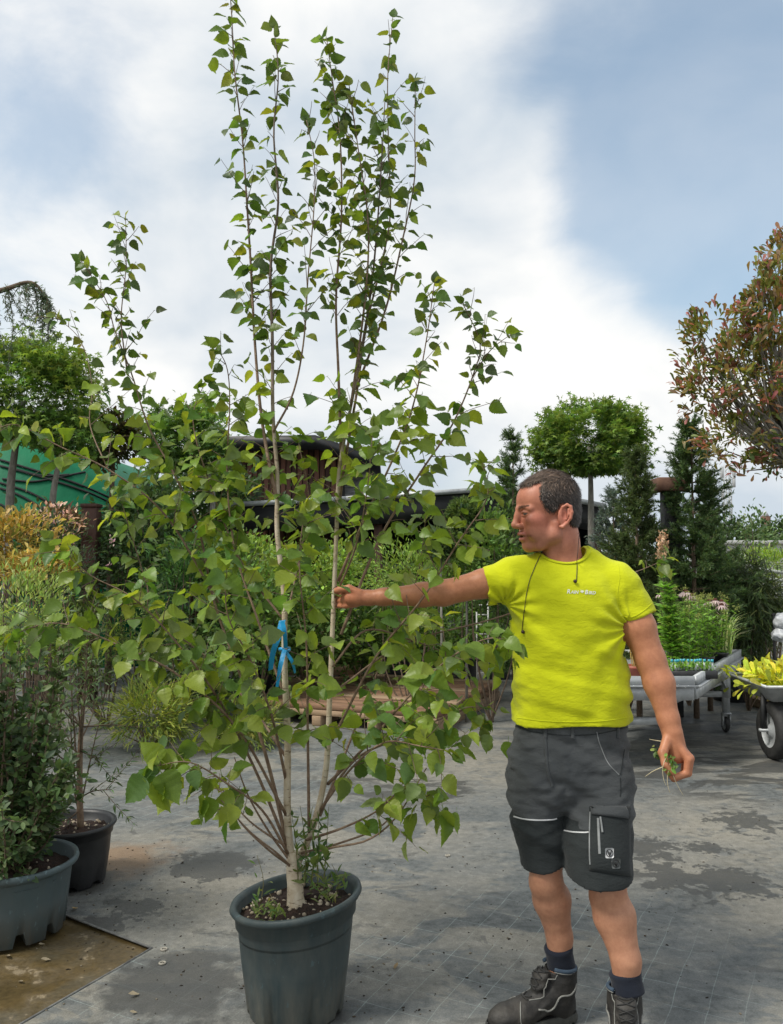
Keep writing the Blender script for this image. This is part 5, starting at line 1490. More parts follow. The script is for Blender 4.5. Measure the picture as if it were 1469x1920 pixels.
def twiggy(name, label, loc, base_z, tips, size, spacing, pal, seed, bark='bark_brown', r0=.007, nside=3, sidelen=.16, trunk=None, kind='oval', group=None):
    "shrub of upright shoots set with small leaves in pairs"
    r = np.random.default_rng(seed)
    t = empty(name, (loc[0], loc[1], base_z), label, 'shrub', group); O = np.array(t.location)
    st, lv = MB(), MB()
    LP, LD = [], []
    def shoot(C, ra, rb2, frm):
        st.add(*tube(C, np.linspace(ra, rb2, len(C)), 5, False))
        seg = np.linalg.norm(np.diff(C, axis=0), axis=1); Sx = np.r_[0, np.cumsum(seg)]
        s = frm * Sx[-1]; az = r.random() * 6
        while s < Sx[-1]:
            i = min(np.searchsorted(Sx, s), len(C) - 1); tg = C[i] - C[i - 1]; tg = tg / (np.linalg.norm(tg) + 1e-9)
            az += 1.57 + r.normal(0, .3); a1 = np.cross(tg, [.2, .9, .3]); a1 /= np.linalg.norm(a1); a2 = np.cross(tg, a1)
            o = a1 * math.cos(az) + a2 * math.sin(az)
            for sg in (1, -1):
                LP.append(C[i] + o * sg * .003); LD.append(o * sg + tg * .9 + r.normal(0, .2, 3))
            s += spacing * (.7 + .6 * r.random())
    b0 = np.zeros(3)
    if trunk:
        C = spline([np.array(P(x, y, d)) - O for x, y, d in trunk], 12); C[0][2] = -.03
        MB().add(*tube(C, np.linspace(.017, .009, 12), 9)).build('trunk', M['branch_bark'], t)
    for (x, y, d) in tips:
        e = np.array(P(x, y, d)) - O
        s0 = b0 + r.normal(0, .02, 3) * (1, 1, 0) + (0, 0, -.02) if not trunk else C[r.integers(1, 9)]
        mid = s0 * .5 + e * .5 + r.normal(0, .03, 3); mid[:2] = mid[:2] * .8 + e[:2] * .15
        C2 = spline([s0, mid, e], 14); shoot(C2, r0, .0015, .22 if not trunk else .3)
        for k in range(nside):
            i = r.integers(4, 13); dd = (C2[i] - C2[i - 1]); dd /= np.linalg.norm(dd); dd = dd + rnd_dir(1, r)[0] * .9; dd /= np.linalg.norm(dd)
            L = sidelen * (.5 + r.random()); shoot(spline([C2[i], C2[i] + dd * L * .5 + (0, 0, .01), C2[i] + dd * L + (0, 0, .03)], 6), .002, .0008, .1)
    LP, LD = np.array(LP), np.array(LD); n = len(LP)
    scatter(lv, LT[kind], LP, basis(LD, np.array([0, -.2, 1.0]) + rnd_dir(n, r) * .8), size * (.65 + .7 * r.random(n)), tints(n, pal, .2, r))
    tag(st.build('shoots', M[bark], t), kind='stuff'); tag(lv.build('leaves', M['leaf'], t, tint=True), kind='stuff')
    return t
PRIV = [(.045, .075, .03), (.06, .095, .038), (.034, .058, .024), (.08, .115, .05)]
rt = np.random.default_rng(8)
tips = [(x, y, D1 + rt.normal(0, .16)) for x, y in zip(rt.uniform(-130, 130, 42), rt.uniform(1170, 1420, 42))] + [(rt.uniform(-110, 135), rt.uniform(1400, 1560), D1 + rt.normal(0, .16)) for k in range(40)]
twiggy('privet_shrub', 'dense small-leaved evergreen shrub in the light grey-blue pot', (pg.x, D1), .235, tips, .036, .02, PRIV, 4, r0=.008, nside=4, sidelen=.12)
tips = [(x, y, D2 + rt.normal(0, .12)) for x, y in ((190,1180),(120,1200),(222,1360),(205,1285),(95,1290),(60,1330),(165,1150),(140,1230),(185,1420),(110,1400),(80,1440),(210,1480),(95,1500),(60,1210),(20,1160),(175,1300),(125,1130),(75,1380),(50,1480),(110,1540))]
twiggy('slender_shrub', 'open narrow-leaved shrub on a slim trunk in the black pot', (pb_.x, D2), .235, tips, .034, .026, PRIV + [(.06, .09, .045)], 5, r0=.0045, nside=3, sidelen=.16, trunk=[(152,1560,D2),(150,1480,D2),(152,1380,D2),(160,1290,D2)], kind='lance')

# ---- bed of shrubs on the far side of the yard
BED = 'shrubs in the bed behind the birch'
shrub('golden_shrub', 'orange-gold leaved shrub below the green tarpaulin tunnel', 20, 1022, 7.2, 75, 62, 1500, .07, GOLD, 'spatula', seed=2, clumps=26, jit=.14)
shrub('golden_shrub', 'low orange-gold shrub next to the pink-flowered bush', 75, 1065, 6.9, 48, 26, 700, .06, GOLD, 'spatula', seed=3, clumps=14, jit=.14)
shrub('pale_shrub', 'pale yellow-green leafy shrub growing under the golden shrub', 35, 1150, 6.4, 88, 72, 2200, .05, [(.14, .19, .05), (.20, .25, .08), (.10, .15, .04)], 'lance', seed=4, clumps=30, up=.8)
pk_ = shrub('pink_flowered_shrub', 'dark narrow-leaved bush dotted with small pink flowers', 118, 1060, 7.6, 62, 70, 2200, .055, [(.03, .05, .03), (.045, .065, .035), (.02, .035, .022)], 'lance', seed=5, clumps=30)
fm = MB(); rf_ = np.random.default_rng(1); n = 90; c = np.array(P(118, 1040, 7.35)) - np.array(pk_.location)
cl_ = c + rf_.normal(0, 1, (14, 3)) * (.2, .06, .2); pq = cl_[rf_.integers(0, 14, n)] + rf_.normal(0, .018, (n, 3))
scatter(fm, LT['oval'], pq, basis(rnd_dir(n, rf_) + (0, -.3, .3), rnd_dir(n, rf_) + (0, -1, 0)), np.full(n, .022), tints(n, [(.62, .36, .38), (.7, .5, .5)], .1, rf_))
tag(fm.build('flowers', M['petal'], pk_, tint=True), kind='stuff')
shrub('rose_bush', 'sprawling bush with pale pink blooms in front of the tunnel', 100, 985, 8.6, 55, 30, 900, .05, [(.05, .06, .03), (.09, .05, .03), (.55, .36, .33)], 'oval', seed=6, clumps=20)
shrub('mounded_shrub', 'neatly mounded small-leaved green shrub beside a wooden post', 205, 1190, 7.7, 108, 82, 5200, .042, [(.085, .12, .028), (.11, .15, .035), (.05, .08, .022), (.035, .055, .018)], 'lance', seed=7, clumps=70, shell=.7, up=.6, spread=.12)
shrub('dark_shrub', 'dark green broad bush behind the mounded shrub', 265, 1010, 9.2, 75, 95, 2600, .06, DARK, 'oval', seed=8)
shrub('fern_shrub', 'fresh green arching bush in shade by the cabin', 350, 1130, 8.4, 85, 110, 3000, .065, [(.03, .075, .02), (.045, .10, .026), (.022, .05, .016)], 'lance', seed=9, clumps=40)
shrub('low_shrub', 'tangled low bush of dark leaves with pale blossoms', 345, 1255, 7.9, 75, 62, 2200, .05, [(.03, .055, .02), (.045, .07, .025), (.12, .15, .09)], 'oval', seed=10)
shrub('golden_juniper', 'spreading yellow-green juniper at the edge of the fabric', 285, 1338, 6.85, 78, 50, 3200, .06, YELLOW, 'needle', 'juniper', 'spreading golden junipers', seed=11, clumps=44, up=.1, out_w=1.5)
shrub('golden_juniper', 'small yellow-green juniper behind the birch stems', 455, 1355, 7.0, 66, 36, 2400, .06, YELLOW, 'needle', 'juniper', 'spreading golden junipers', seed=12, clumps=36, up=.1, out_w=1.5)
shrub('green_shrub', 'bushy mid-green plant directly behind the blue ribbon', 470, 1165, 8.3, 90, 105, 3200, .06, GREEN, 'oval', seed=13)
shrub('lime_shrub', 'light lime-green shrub against the black carport', 470, 1055, 9.6, 75, 45, 1800, .05, LIGHT, 'oval', seed=14)
shrub('lime_shrub', 'broad lime-green leafy shrub under the parked car', 590, 1085, 9.0, 95, 60, 2600, .055, LIGHT, 'oval', seed=15)
shrub('lime_shrub', 'bright yellow-green shrub beyond the outstretched arm', 770, 1075, 8.2, 105, 56, 3600, .05, [(.11, .18, .03), (.15, .22, .04), (.08, .13, .025)], 'lance', seed=16, clumps=60)
shrub('green_shrub', 'leafy green shrub between the topiary balls and the man', 920, 1060, 8.0, 75, 85, 2600, .055, GREEN, 'oval', seed=17)
NURS = 'black nursery pots with leafy plants'
def potted(x, y, D, w, label, seed, leafn=1300, top=1120, pal=GREEN):
    "black nursery pot standing on the yard with a leafy plant in it"
    g_ = G(x, y); D = g_.y; R = w * mpp(D) / 2; H = R * 1.75
    pot_things('plant_pot', 'black nursery pot ' + label, (g_.x, D + R * .8, 0), H, R * .82, R, M['black_plastic'], 32, npeb=0, lip=R * .06)
    hgt = (y - top) / 2
    sh = shrub('potted_shrub', 'leafy green plant in the pot ' + label, x, (top + y - w * 1.3) / 2, D + R * .8, w * .95, (y - w * 1.3 - top) / 2, leafn, .055, pal, 'oval', seed=seed, ground=H * .8, clumps=26)
potted(745, 1284, 0, 62, 'left of the timber stack top', 18, 1500, 1090)
potted(870, 1290, 0, 62, 'behind the far end of the timber stack', 19, 1500, 1095)
potted(655, 1277, 0, 54, 'half hidden by the second birch stem', 20, 1300, 1110, LIGHT)
potted(935, 1275, 0, 56, 'next to the shirt hem', 21, 1300, 1090)
potted(590, 1280, 0, 56, 'next to the pale wooden box', 22, 1200, 1150)
potted(505, 1300, 0, 56, 'behind the small juniper', 23, 1300, 1130)
potted(395, 1310, 0, 56, 'behind the larger juniper', 24, 1300, 1150, DARK)
potted(65, 1330, 0, 60, 'behind the grey-blue ribbed pot', 25, 900, 1180, LIGHT)
# ---- timber: deck stack, box, posts
M['timber'] = pm('weathered_brown_timber', (.27, .155, .09), (.165, .092, .055), 6, .75, .35, stretch=(1, 9, 9), bscale=40)
M['timber_pale'] = pm('pale_sawn_timber', (.38, .27, .17), (.28, .19, .12), 6, .8, .3, stretch=(1, 9, 9), bscale=40)
a_ = G(818, 1380); b_ = G(939, 1311)
ux = np.array([-(b_ - a_).normalized().y, (b_ - a_).normalized().x, 0]); uy = np.array((b_ - a_).normalized())
deck = empty('timber_stack', a_, 'low stack of brown sawn boards lying on the yard', 'timber stack', rz=math.atan2(uy[1], uy[0]) - math.pi / 2)
LY = (b_ - a_).length; LX = 1.75
for k in range(4):
    MB().add(*box(-.05 - k * (LX - .1) / 3, LY / 2, .045, .09, LY, .088, .004)).build('bearer', M['timber_pale'], deck)
for lay in range(2):
    nb_ = 12
    for k in range(nb_):
        w = LY / nb_
        o = MB().add(*box(-LX / 2 + rng.normal(0, .012), w * (k + .5), .09 + .028 + lay * .055, LX, w * .9, .05, .005)).build('board', M['timber' if (k + lay) % 4 else 'timber_pale'], deck)
bx = empty('wooden_box', P(600, 1150, 10.0), 'pale slatted wooden planter box behind the birch', 'planter box')
bx.location.z = 0
for k in range(6):
    MB().add(*box(0, -.25, .12 + k * .135, .95, .025, .12, .004)).build('slat', M['timber_pale'], bx)
    for sg in (-1, 1): MB().add(*box(sg * .465, 0, .12 + k * .135, .022, .47, .12, .004)).build('slat', M['timber_pale'], bx)
for sg in (-1, 1): MB().add(*box(sg * .43, -.22, .42, .06, .03, .84, .004)).build('corner_post', M['timber_pale'], bx)
M['brown_paint'] = pm('dark_brown_stained_wood', (.085, .035, .022), (.05, .022, .015), 5, .7, .3, stretch=(8, 8, .6), bscale=30)
for (x, y0, D, w, label) in ((172, 952, 9.0, .16, 'thick dark brown wooden post by the mounded shrub'), (378, 990, 9.6, .2, 'dark brown wooden post in front of the cabin wall')):
    p_ = P(x, y0, D)
    t = empty('wooden_post', (p_.x, D, 0), label, 'post')
    MB().add(*box(0, 0, p_.z / 2, w, w, p_.z, .008)).build('shaft', M['brown_paint'], t); MB().add(*box(0, 0, p_.z + .02, w + .02, w + .02, .04, .006)).build('cap', M['brown_paint'], t)
p_ = P(1256, 922, 8.3)
t = empty('gate_post', (p_.x, 8.3, 0), 'black post with a rusty brown block cap among the spruces', 'post')
M['black_wood'] = pm('black_painted_wood', (.008, .009, .010), (.016, .017, .018), 8, .6, .1)
M['rust'] = pm('rusty_brown_block', (.16, .085, .055), (.10, .05, .035), 8, .85, .4)
MB().add(*box(0, 0, p_.z / 2, .15, .15, p_.z, .008)).build('shaft', M['black_wood'], t); MB().add(*box(-.01, 0, p_.z + .065, .29, .29, .13, .012)).build('cap_block', M['rust'], t)

# ---- buildings
cab = empty('cabin', P(515, 900, 13.0), 'brown vertical-board cabin with a black overhanging roof', 'cabin'); cab.location.z = 0
cx0, cx1 = P(392, 900, 13).x, P(645, 900, 13).x; CO = np.array(cab.location); ztop = P(500, 842, 13).z
wdt = cx1 - cx0; nbd = 24
MB().add(*box(0, 1.35, ztop / 2, wdt - .04, 2.6, ztop - .02)).build('wall', M['black_wood'], cab)
mats_p = [M['brown_paint'], pm('brown_stained_wood', (.20, .085, .052), (.13, .055, .036), 5, .7, .3, stretch=(8, 8, .6), bscale=30), pm('mid_brown_stained_wood', (.16, .068, .042), (.105, .046, .03), 5, .7, .3, stretch=(8, 8, .6), bscale=30)]
bmesh_ = [MB().add(*box(0, 0, 0, wdt / nbd - .012, .03, ztop, .004)).mesh('plank', m_) for m_ in mats_p]
for k in range(nbd):
    link('plank', bmesh_[(k * 7) % 3], cab, (-wdt / 2 + (k + .5) * wdt / nbd, .02 + rng.normal(0, .003), ztop / 2))
M['roof_black'] = pm('black_roof_sheet', (.012, .013, .015), (.022, .023, .025), 6, .5, .1)
rf = MB(); rl, rr2 = P(425, 826, 12.6).x - CO[0], P(668, 880, 12.6).x - CO[0]; rm_ = P(592, 822, 12.6).x - CO[0]
zl = P(440, 824, 12.6).z; zrr = P(745, 862, 12.6).z
prof_ = [(-wdt / 2 - .25, zl), (rm_, zl + .03), (rr2 + .35, zrr)]
V = []; 
for yy in (-.45, 2.9):
    for th in (.03, -.13):
        V += [(x, yy, z + th) for x, z in prof_]
F = [(0, 1, 7, 6), (1, 2, 8, 7), (3, 9, 10, 4), (4, 10, 11, 5), (0, 3, 4, 1), (1, 4, 5, 2), (6, 7, 10, 9), (7, 8, 11, 10), (0, 6, 9, 3), (2, 5, 11, 8)]
rf.add(V, F).build('roof', M['roof_black'], cab, smooth=False)
M['white_paint'] = pm('off_white_panel', (.55, .56, .55), (.45, .46, .45), 6, .6)
ac = empty('white_cabinet', P(640, 915, 14.5), 'small white box unit beside the brown cabin', 'cabinet'); ac.location.z = 0
zz_ = P(640, 892, 14.5).z
MB().add(*box(0, 0, zz_ / 2, .75, .6, zz_, .02)).build('case', M['white_paint'], ac); MB().add(*box(0, 0, zz_ + .02, .85, .7, .05, .01)).build('lid', M['white_paint'], ac)
for k in range(3): MB().add(*box(0, -.305, zz_ - .12 - k * .09, .6, .02, .04)).build('louvre', M['steel'], ac)
# carport: low black open-fronted shed
cp = empty('carport', P(780, 1000, 12.2), 'long low black open-fronted carport with a thin roof edge', 'carport'); cp.location.z = 0
PC = np.array(cp.location)
xl, xr2 = P(436, 940, 11.2).x - PC[0], P(1126, 940, 11.2).x - PC[0]
zl, zm, zr2 = P(440, 944, 11.0).z, P(950, 912, 11.0).z, P(1126, 946, 11.0).z
pr_ = [(xl, zl), (P(650, 928, 11).x - PC[0], zl + .08), (P(960, 908, 11).x - PC[0], zm), (xr2, zr2)]
V = [(x, yy, z + th) for yy in (-1.2, 2.4) for th in (0, -.07) for x, z in pr_]
F = [(i, i + 1, i + 9, i + 8) for i in range(3)] + [(i + 4, i + 12, i + 13, i + 5) for i in range(3)] + [(i, i + 4, i + 5, i + 1) for i in range(3)] + [(i + 8, i + 9, i + 13, i + 12) for i in range(3)] + [(0, 8, 12, 4), (3, 7, 15, 11)]
MB().add(V, F).build('roof', M['roof_black'], cp, smooth=False)
g_ = MB()
for i in range(3): beam(g_, (pr_[i][0], -1.24, pr_[i][1] - .02), (pr_[i + 1][0], -1.24, pr_[i + 1][1] - .02), .05, .06)
g_.build('gutter', M['steel'], cp, smooth=False)
fz = MB()
for i in range(3): beam(fz, (pr_[i][0], -1.18, pr_[i][1] - .22), (pr_[i + 1][0], -1.18, pr_[i + 1][1] - .22), .04, .3)
fz.build('fascia', M['black_wood'], cp, smooth=False)
MB().add(*box((xl + xr2) / 2, 2.3, zl / 2 + .05, xr2 - xl - .1, .06, zl + .1)).build('back_wall', M['black_wood'], cp)
for x in (xl + .1, (xl + xr2) / 2 - .5, (xl + xr2) / 2 + 1.1, xr2 - .08):
    MB().add(*box(x, -1.05, (zr2 - .1) / 2, .11, .11, zr2 - .1, .006)).build('support_post', M['brown_paint'], cp)
MB().add(*box(xr2 - .02, .6, (zr2 - .1) / 2, .05, 3.2, zr2 - .1)).build('side_wall', M['black_wood'], cp)
# car under the carport
M['car_paint'] = pm('grey_green_car_paint', (.20, .23, .20), (.17, .20, .175), 3, .3, spec=.6)
M['glass'] = pm('dark_glass', (.02, .025, .027), (.035, .04, .042), 3, .08, spec=.8)
car = empty('parked_car', P(705, 1000, 12.6), 'grey-green car parked in the shade of the carport', 'car'); car.location.z = 0
sec = [(-2.0, .35), (-2.05, .75), (-1.75, .95), (-1.0, 1.02), (-.45, 1.42), (.75, 1.46), (1.45, 1.08), (1.95, 1.0), (2.05, .6), (2.0, .3)]
hw = lambda z: .84 if z < 1.05 else .84 - (z - 1.05) * .55
V = [(x, sg * hw(z), z) for sg in (-1, 1) for x, z in sec]; n = len(sec)
MB().add(V, [tuple(range(n))[::-1], tuple(range(n, 2 * n))] + [(i, i + 1, n + i + 1, n + i) for i in range(n - 1)] + [(n - 1, 0, n, 2 * n - 1)]).build('body', M['car_paint'], car, smooth=False)
for x0, x1, xa, xb in ((-.88, .05, -.45, .05), (.12, 1.15, .12, .72)):
    MB().add([(x0, -.853, 1.07), (x1, -.853, 1.07), (xb, -.69, 1.38), (xa, -.69, 1.38)], [(0, 1, 2, 3)]).build('side_window', M['glass'], car, smooth=False)
MB().add([(-1.0, -.74, 1.045), (-1.0, .74, 1.045), (-.5, .6, 1.41), (-.5, -.6, 1.41)], [(0, 1, 2, 3)]).build('windscreen', M['glass'], car, smooth=False)
for x in (-1.3, 1.3):
    for sg in (-1, 1):
        V, F = lathe([(.16, -.1), (.29, -.1), (.32, -.07), (.32, .07), (.29, .1), (.16, .1)], 24); w_ = MB().add(V[:, [0, 2, 1]] + (x, sg * .78, .32), F).build('tyre', M['rubber'], car)
        V, F = lathe([(.001, .05), (.12, .06), (.17, .1)], 18); MB().add(V[:, [0, 2, 1]] * (1, sg, 1) + (x, sg * .78, .32), F).build('rim', M['steel'], w_)
# green tarpaulin tunnel
M['tarp'] = pm('green_tarpaulin', (.004, .17, .075), (.003, .125, .058), 1.6, .62, .3, bscale=5, bdist=.05, spec=.25)
M['strap'] = pm('black_strap', (.01, .012, .012), (.016, .018, .018), 20, .8)
tn = empty('tarpaulin_tunnel', P(120, 980, 13.5), 'rounded green tarpaulin tunnel crossed by black straps', 'tunnel'); tn.location.z = 0
TR = P(310, 980, 13.5).x - P(60, 980, 13.5).x; TH = P(60, 822, 13.5).z
th = np.linspace(0, math.pi, 40); ys = np.linspace(-1.4, 4, 12)
cxn = P(60, 980, 13.5).x - tn.location.x
def tun(a, y): 
    end = 1 - .12 * max(0, -y - .6) ** 2 if y < -.6 else 1
    return (cxn + math.cos(a) * TR * 1.06 * end * (1 if abs(math.cos(a)) < .98 else 1), y, max(.0, math.sin(a)) ** .85 * TH * end)
V = [tun(a, y) for y in ys for a in th]
F = [(j * 40 + i, j * 40 + i + 1, (j + 1) * 40 + i + 1, (j + 1) * 40 + i) for j in range(11) for i in range(39)]
V2 = list(V); cidx = len(V2)
for rr3 in (.66, .33, .02):
    V2 += [(cxn + (x - cxn) * rr3, -1.4 - .42 * (1 - rr3 ** 2), z * rr3) for x, y_, z in V[:40]]
F += [(i + 1, i, cidx + i, cidx + i + 1) for i in range(39)] + [(cidx + k * 40 + i + 1, cidx + k * 40 + i, cidx + k * 40 + 40 + i, cidx + k * 40 + 41 + i) for k in range(2) for i in range(39)]
MB().add(V2, F).build('cover', M['tarp'], tn)
fb = BVHTree.FromPolygons([Vector(v) for v in V2], F)
def ontarp(pts, name, r=.022):
    q = spline(np.array([(x, y, 0) for x, y in pts]), 30); C = []
    for x, y, _ in q:
        d = raydir(x, y).normalized(); l_, nr_, _, _ = fb.ray_cast(CAMP - Vector(tn.location), d)
        if l_ is not None: C.append(np.array(l_ - d * .012))
    if len(C) > 3: MB().add(*tube(np.array(C), r, 5)).build(name, M['strap'], tn)
for pts in ([(0,862),(60,880),(140,905),(220,940),(280,975)], [(0,873),(90,898),(170,925),(240,960)], [(0,905),(60,925),(120,960),(165,985)], [(0,915),(40,930),(90,960),(120,985)], [(0,945),(30,962),(60,985)],
            [(5,898),(60,903),(110,895),(160,885)], [(30,880),(80,892),(130,890)]):
    ontarp(pts, 'strap', .016)

# ---- trees standing behind
SG = [(.055, .108, .024), (.07, .13, .026), (.042, .085, .022), (.095, .155, .03)]
standard('sweetgum_tree', 'ball-headed tree with star-shaped leaves on a bare stem behind the man', 1105, 832, 10.0, 92, 74, [(1108, 905), (1109, 1010)], .042, 7500, .085, SG, 'star', 'ball-headed standard trees', clumps=110, spread=.12, shell=.66, seed=31, tips=[(.10, .15, .028), (.085, .135, .025)], flat=-.62)
standard('sweetgum_tree', 'large dense tree with pale grey stem above the green tunnel', 45, 752, 9.2, 128, 100, [(28, 850), (18, 960)], .05, 9000, .085, SG, 'star', 'ball-headed standard trees', clumps=100, spread=.15, shell=.6, seed=32, tips=[(.10, .15, .028)], flat=-.6)
standard('sweetgum_tree', 'round-headed green tree next to the brown cabin', 352, 830, 10.4, 82, 68, [(395, 900), (398, 1000)], .04, 5200, .08, SG, 'star', 'ball-headed standard trees', clumps=70, seed=33, flat=-.7)
standard('dark_tree', 'small brownish tree with a dark stem before the tunnel', 215, 826, 9.8, 62, 45, [(212, 880), (208, 990)], .035, 1800, .07, [(.035, .05, .018), (.07, .065, .025), (.05, .04, .02)], 'oval', clumps=40, seed=34, bark='bark_brown')
standard('pale_stemmed_tree', 'thin tree with a mottled white stem before the tunnel', 120, 815, 9.0, 70, 36, [(108, 880), (96, 985)], .04, 1700, .075, SG, 'star', clumps=40, seed=35)
# photinia with red young leaves
PHO = [(.09, .105, .026), (.12, .125, .03), (.065, .09, .026), (.15, .10, .036)]
standard('photinia_tree', 'tall tree with red young leaves over olive green foliage', 1475, 660, 7.4, 105, 150, [(1492, 950), (1494, 1080)], .05, 1700, .072, PHO, 'spatula', clumps=60, spread=.09, shell=.3, lobes=((1345, 625, 66, 56, 380), (1330, 725, 62, 60, 460), (1395, 690, 74, 74, 520), (1392, 815, 84, 52, 560), (1450, 850, 90, 62, 620), (1440, 560, 66, 76, 560), (1470, 490, 42, 48, 380), (1298, 675, 30, 60, 150), (1520, 760, 90, 140, 700)), seed=36, tips=[(.25, .095, .085), (.20, .085, .07), (.17, .10, .06), (.13, .11, .045)], up=.75, jit=.22)
for (x, y, rr_px, D, ytrunk, lab, sd_) in ((873, 973, 36, 8.0, 1100, 'larger clipped green ball on a thin stem near the man', 91), (826, 1022, 30, 7.7, 1110, 'smaller clipped green ball on a thin stem by the lime shrub', 92)):
    m = mpp(D); c = np.array(P(x, y, D)); t = empty('topiary_ball', (c[0], D, 0), lab, 'topiary', 'clipped ball topiaries'); O = np.array(t.location)
    mb, cc = foliage(c - O, (rr_px * m,) * 3, 3200, .034, [(.07, .105, .03), (.09, .13, .035), (.05, .08, .025)], 'needle', 200, .05, .86, .1, sd_, .2, None, None, 1.6)
    m2, _ = foliage(c - O, (rr_px * m * .85,) * 3, 900, .05, DARK, 'oval', 60, .1, .7, .1, sd_ + 5); mb.add(np.concatenate(m2.V), np.concatenate(m2.F), np.concatenate(m2.T))
    tag(mb.build('clipped_foliage', M['leaf'], t, tint=True), kind='stuff'); MB().add(*tube([(0, 0, -.01), (.01, 0, c[2] * .5), (0, 0, c[2])], [.014, .012, .01], 7)).build('stem', M['bark_grey'], t)
# weeping tree: an arching limb with hanging twigs
wp = empty('weeping_tree', (P(-170, 700, 7.2).x, 7.2, 0), 'weeping conifer arching over the tree by the tunnel', 'tree')
WPO = np.array(wp.location)
C = spline([(0, 0, 0), np.array(P(-165, 700, 7.2)) - WPO, np.array(P(-90, 560, 7.2)) - WPO, np.array(P(0, 545, 7.2)) - WPO, np.array(P(60, 530, 7.2)) - WPO, np.array(P(94, 570, 7.2)) - WPO], 40)
MB().add(*tube(C, np.linspace(.05, .006, 40), 8)).build('trunk', M['bark_brown'], wp)
st, lv = MB(), MB(); r9 = np.random.default_rng(9)
for k in range(30):
    i = r9.integers(20, 40); L = .15 + .42 * r9.random() * (1.2 if i < 36 else .5)
    c2 = spline([C[i], C[i] + (r9.normal(0, .05), r9.normal(0, .08), -L * .4), C[i] + (r9.normal(0, .06), r9.normal(0, .1), -L)], 10)
    st.add(*tube(c2, np.linspace(.004, .0015, 10), 4, False)); n = int(L * 260)
    pp = c2[r9.integers(0, 10, n)] + r9.normal(0, .008, (n, 3))
    scatter(lv, LT['needle'], pp, basis(rnd_dir(n, r9) + (0, 0, -.5), rnd_dir(n, r9)), .035 + .02 * r9.random(n), tints(n, [(.05, .075, .05), (.07, .095, .06)], .2, r9))
tag(st.build('twigs', M['bark_brown'], wp), kind='stuff'); tag(lv.build('needles', M['leaf'], wp, tint=True), kind='stuff')
# spruces
def spruce(name, label, x, ytop, D, wpx, seed, pal, dens=1.0, group='young spruces'):
    top = np.array(P(x, ytop, D)); Hh = top[2]; r = np.random.default_rng(seed); W = wpx * mpp(D)
    t = empty(name, (top[0], D, 0), label, 'conifer', group)
    MB().add(*tube([(0, 0, -.02), (0, 0, Hh * .5), (0, 0, Hh)], [.03, .02, .004], 8)).build('trunk', M['bark_brown'], t)
    st, LP, LD = MB(), [], []
    def brush(a, b, rr):
        L = np.linalg.norm(b - a); n = max(6, int(L * 380 * dens)); u = r.random(n)[:, None]
        d = (b - a) / (L + 1e-9); q = a + (b - a) * u
        LP.append(q); LD.append(d * .9 + rnd_dir(n, r) * .75)
    z = Hh * .995; brush(np.array([0, 0, Hh - .15]), np.array([0, 0, Hh + .03]), 0)
    while z > .35:
        f = (Hh - z) / Hh; bl = W * min(1, f * 1.75 + .05)
        for k in range(7 if f < .1 else 9):
            a = r.random() * 6.283; L = bl * (.65 + .5 * r.random()); o = np.array([math.cos(a), math.sin(a), 0])
            s0 = np.array([0, 0, z]); e = s0 + o * L + (0, 0, L * (.75 - f * .9)); m_ = s0 + o * L * .5 + (0, 0, L * (.2 - f * .2))
            c2 = spline([s0, m_, e], 8); st.add(*tube(c2, np.linspace(.006, .002, 8), 4, False))
            for i in range(1, 7): brush(c2[i], c2[i + 1], 0)
            for j in range(int(6 + L * 22)):
                i = r.integers(2, 8); d = (c2[i] - c2[i - 1]); d /= np.linalg.norm(d); d = d + rnd_dir(1, r)[0] * .7 + (0, 0, .1); d /= np.linalg.norm(d)
                brush(c2[i], c2[i] + d * (.06 + .08 * r.random()), 0)
        z -= (.085 + .05 * f) / max(.7, dens)
    LP, LD = np.concatenate(LP), np.concatenate(LD); n = len(LP); lv = MB()
    scatter(lv, LT['needle'], LP, basis(LD, rnd_dir(n, r)), .026 + .016 * r.random(n), tints(n, pal, .22, r))
    tag(st.build('branches', M['bark_brown'], t), kind='stuff'); tag(lv.build('needles', M['leaf'], t, tint=True), kind='stuff')
    return n
SPR = [(.042, .075, .032), (.055, .092, .036), (.032, .06, .026), (.08, .12, .045)]
cnt = [spruce('spruce_tree', 'dark full spruce right of the capped post', 1296, 800, 8.2, 88, 41, SPR), spruce('spruce_tree', 'slimmer olive-green spruce left of the capped post', 1192, 858, 8.0, 62, 42, [(.05, .075, .028), (.07, .095, .035), (.035, .055, .022)]),
       spruce('spruce_tree', 'spruce tip rising behind the head of the man', 962, 822, 9.0, 62, 43, SPR, .7), spruce('blue_spruce', 'small blue-grey spruce beside the carport end', 1150, 930, 9.4, 60, 44, [(.09, .12, .11), (.12, .15, .14), (.05, .075, .06)], .8),
       spruce('spruce_tree', 'short spruce under the photinia tree', 1325, 965, 8.6, 60, 45, SPR, .8)]
print('spruce needles', cnt)
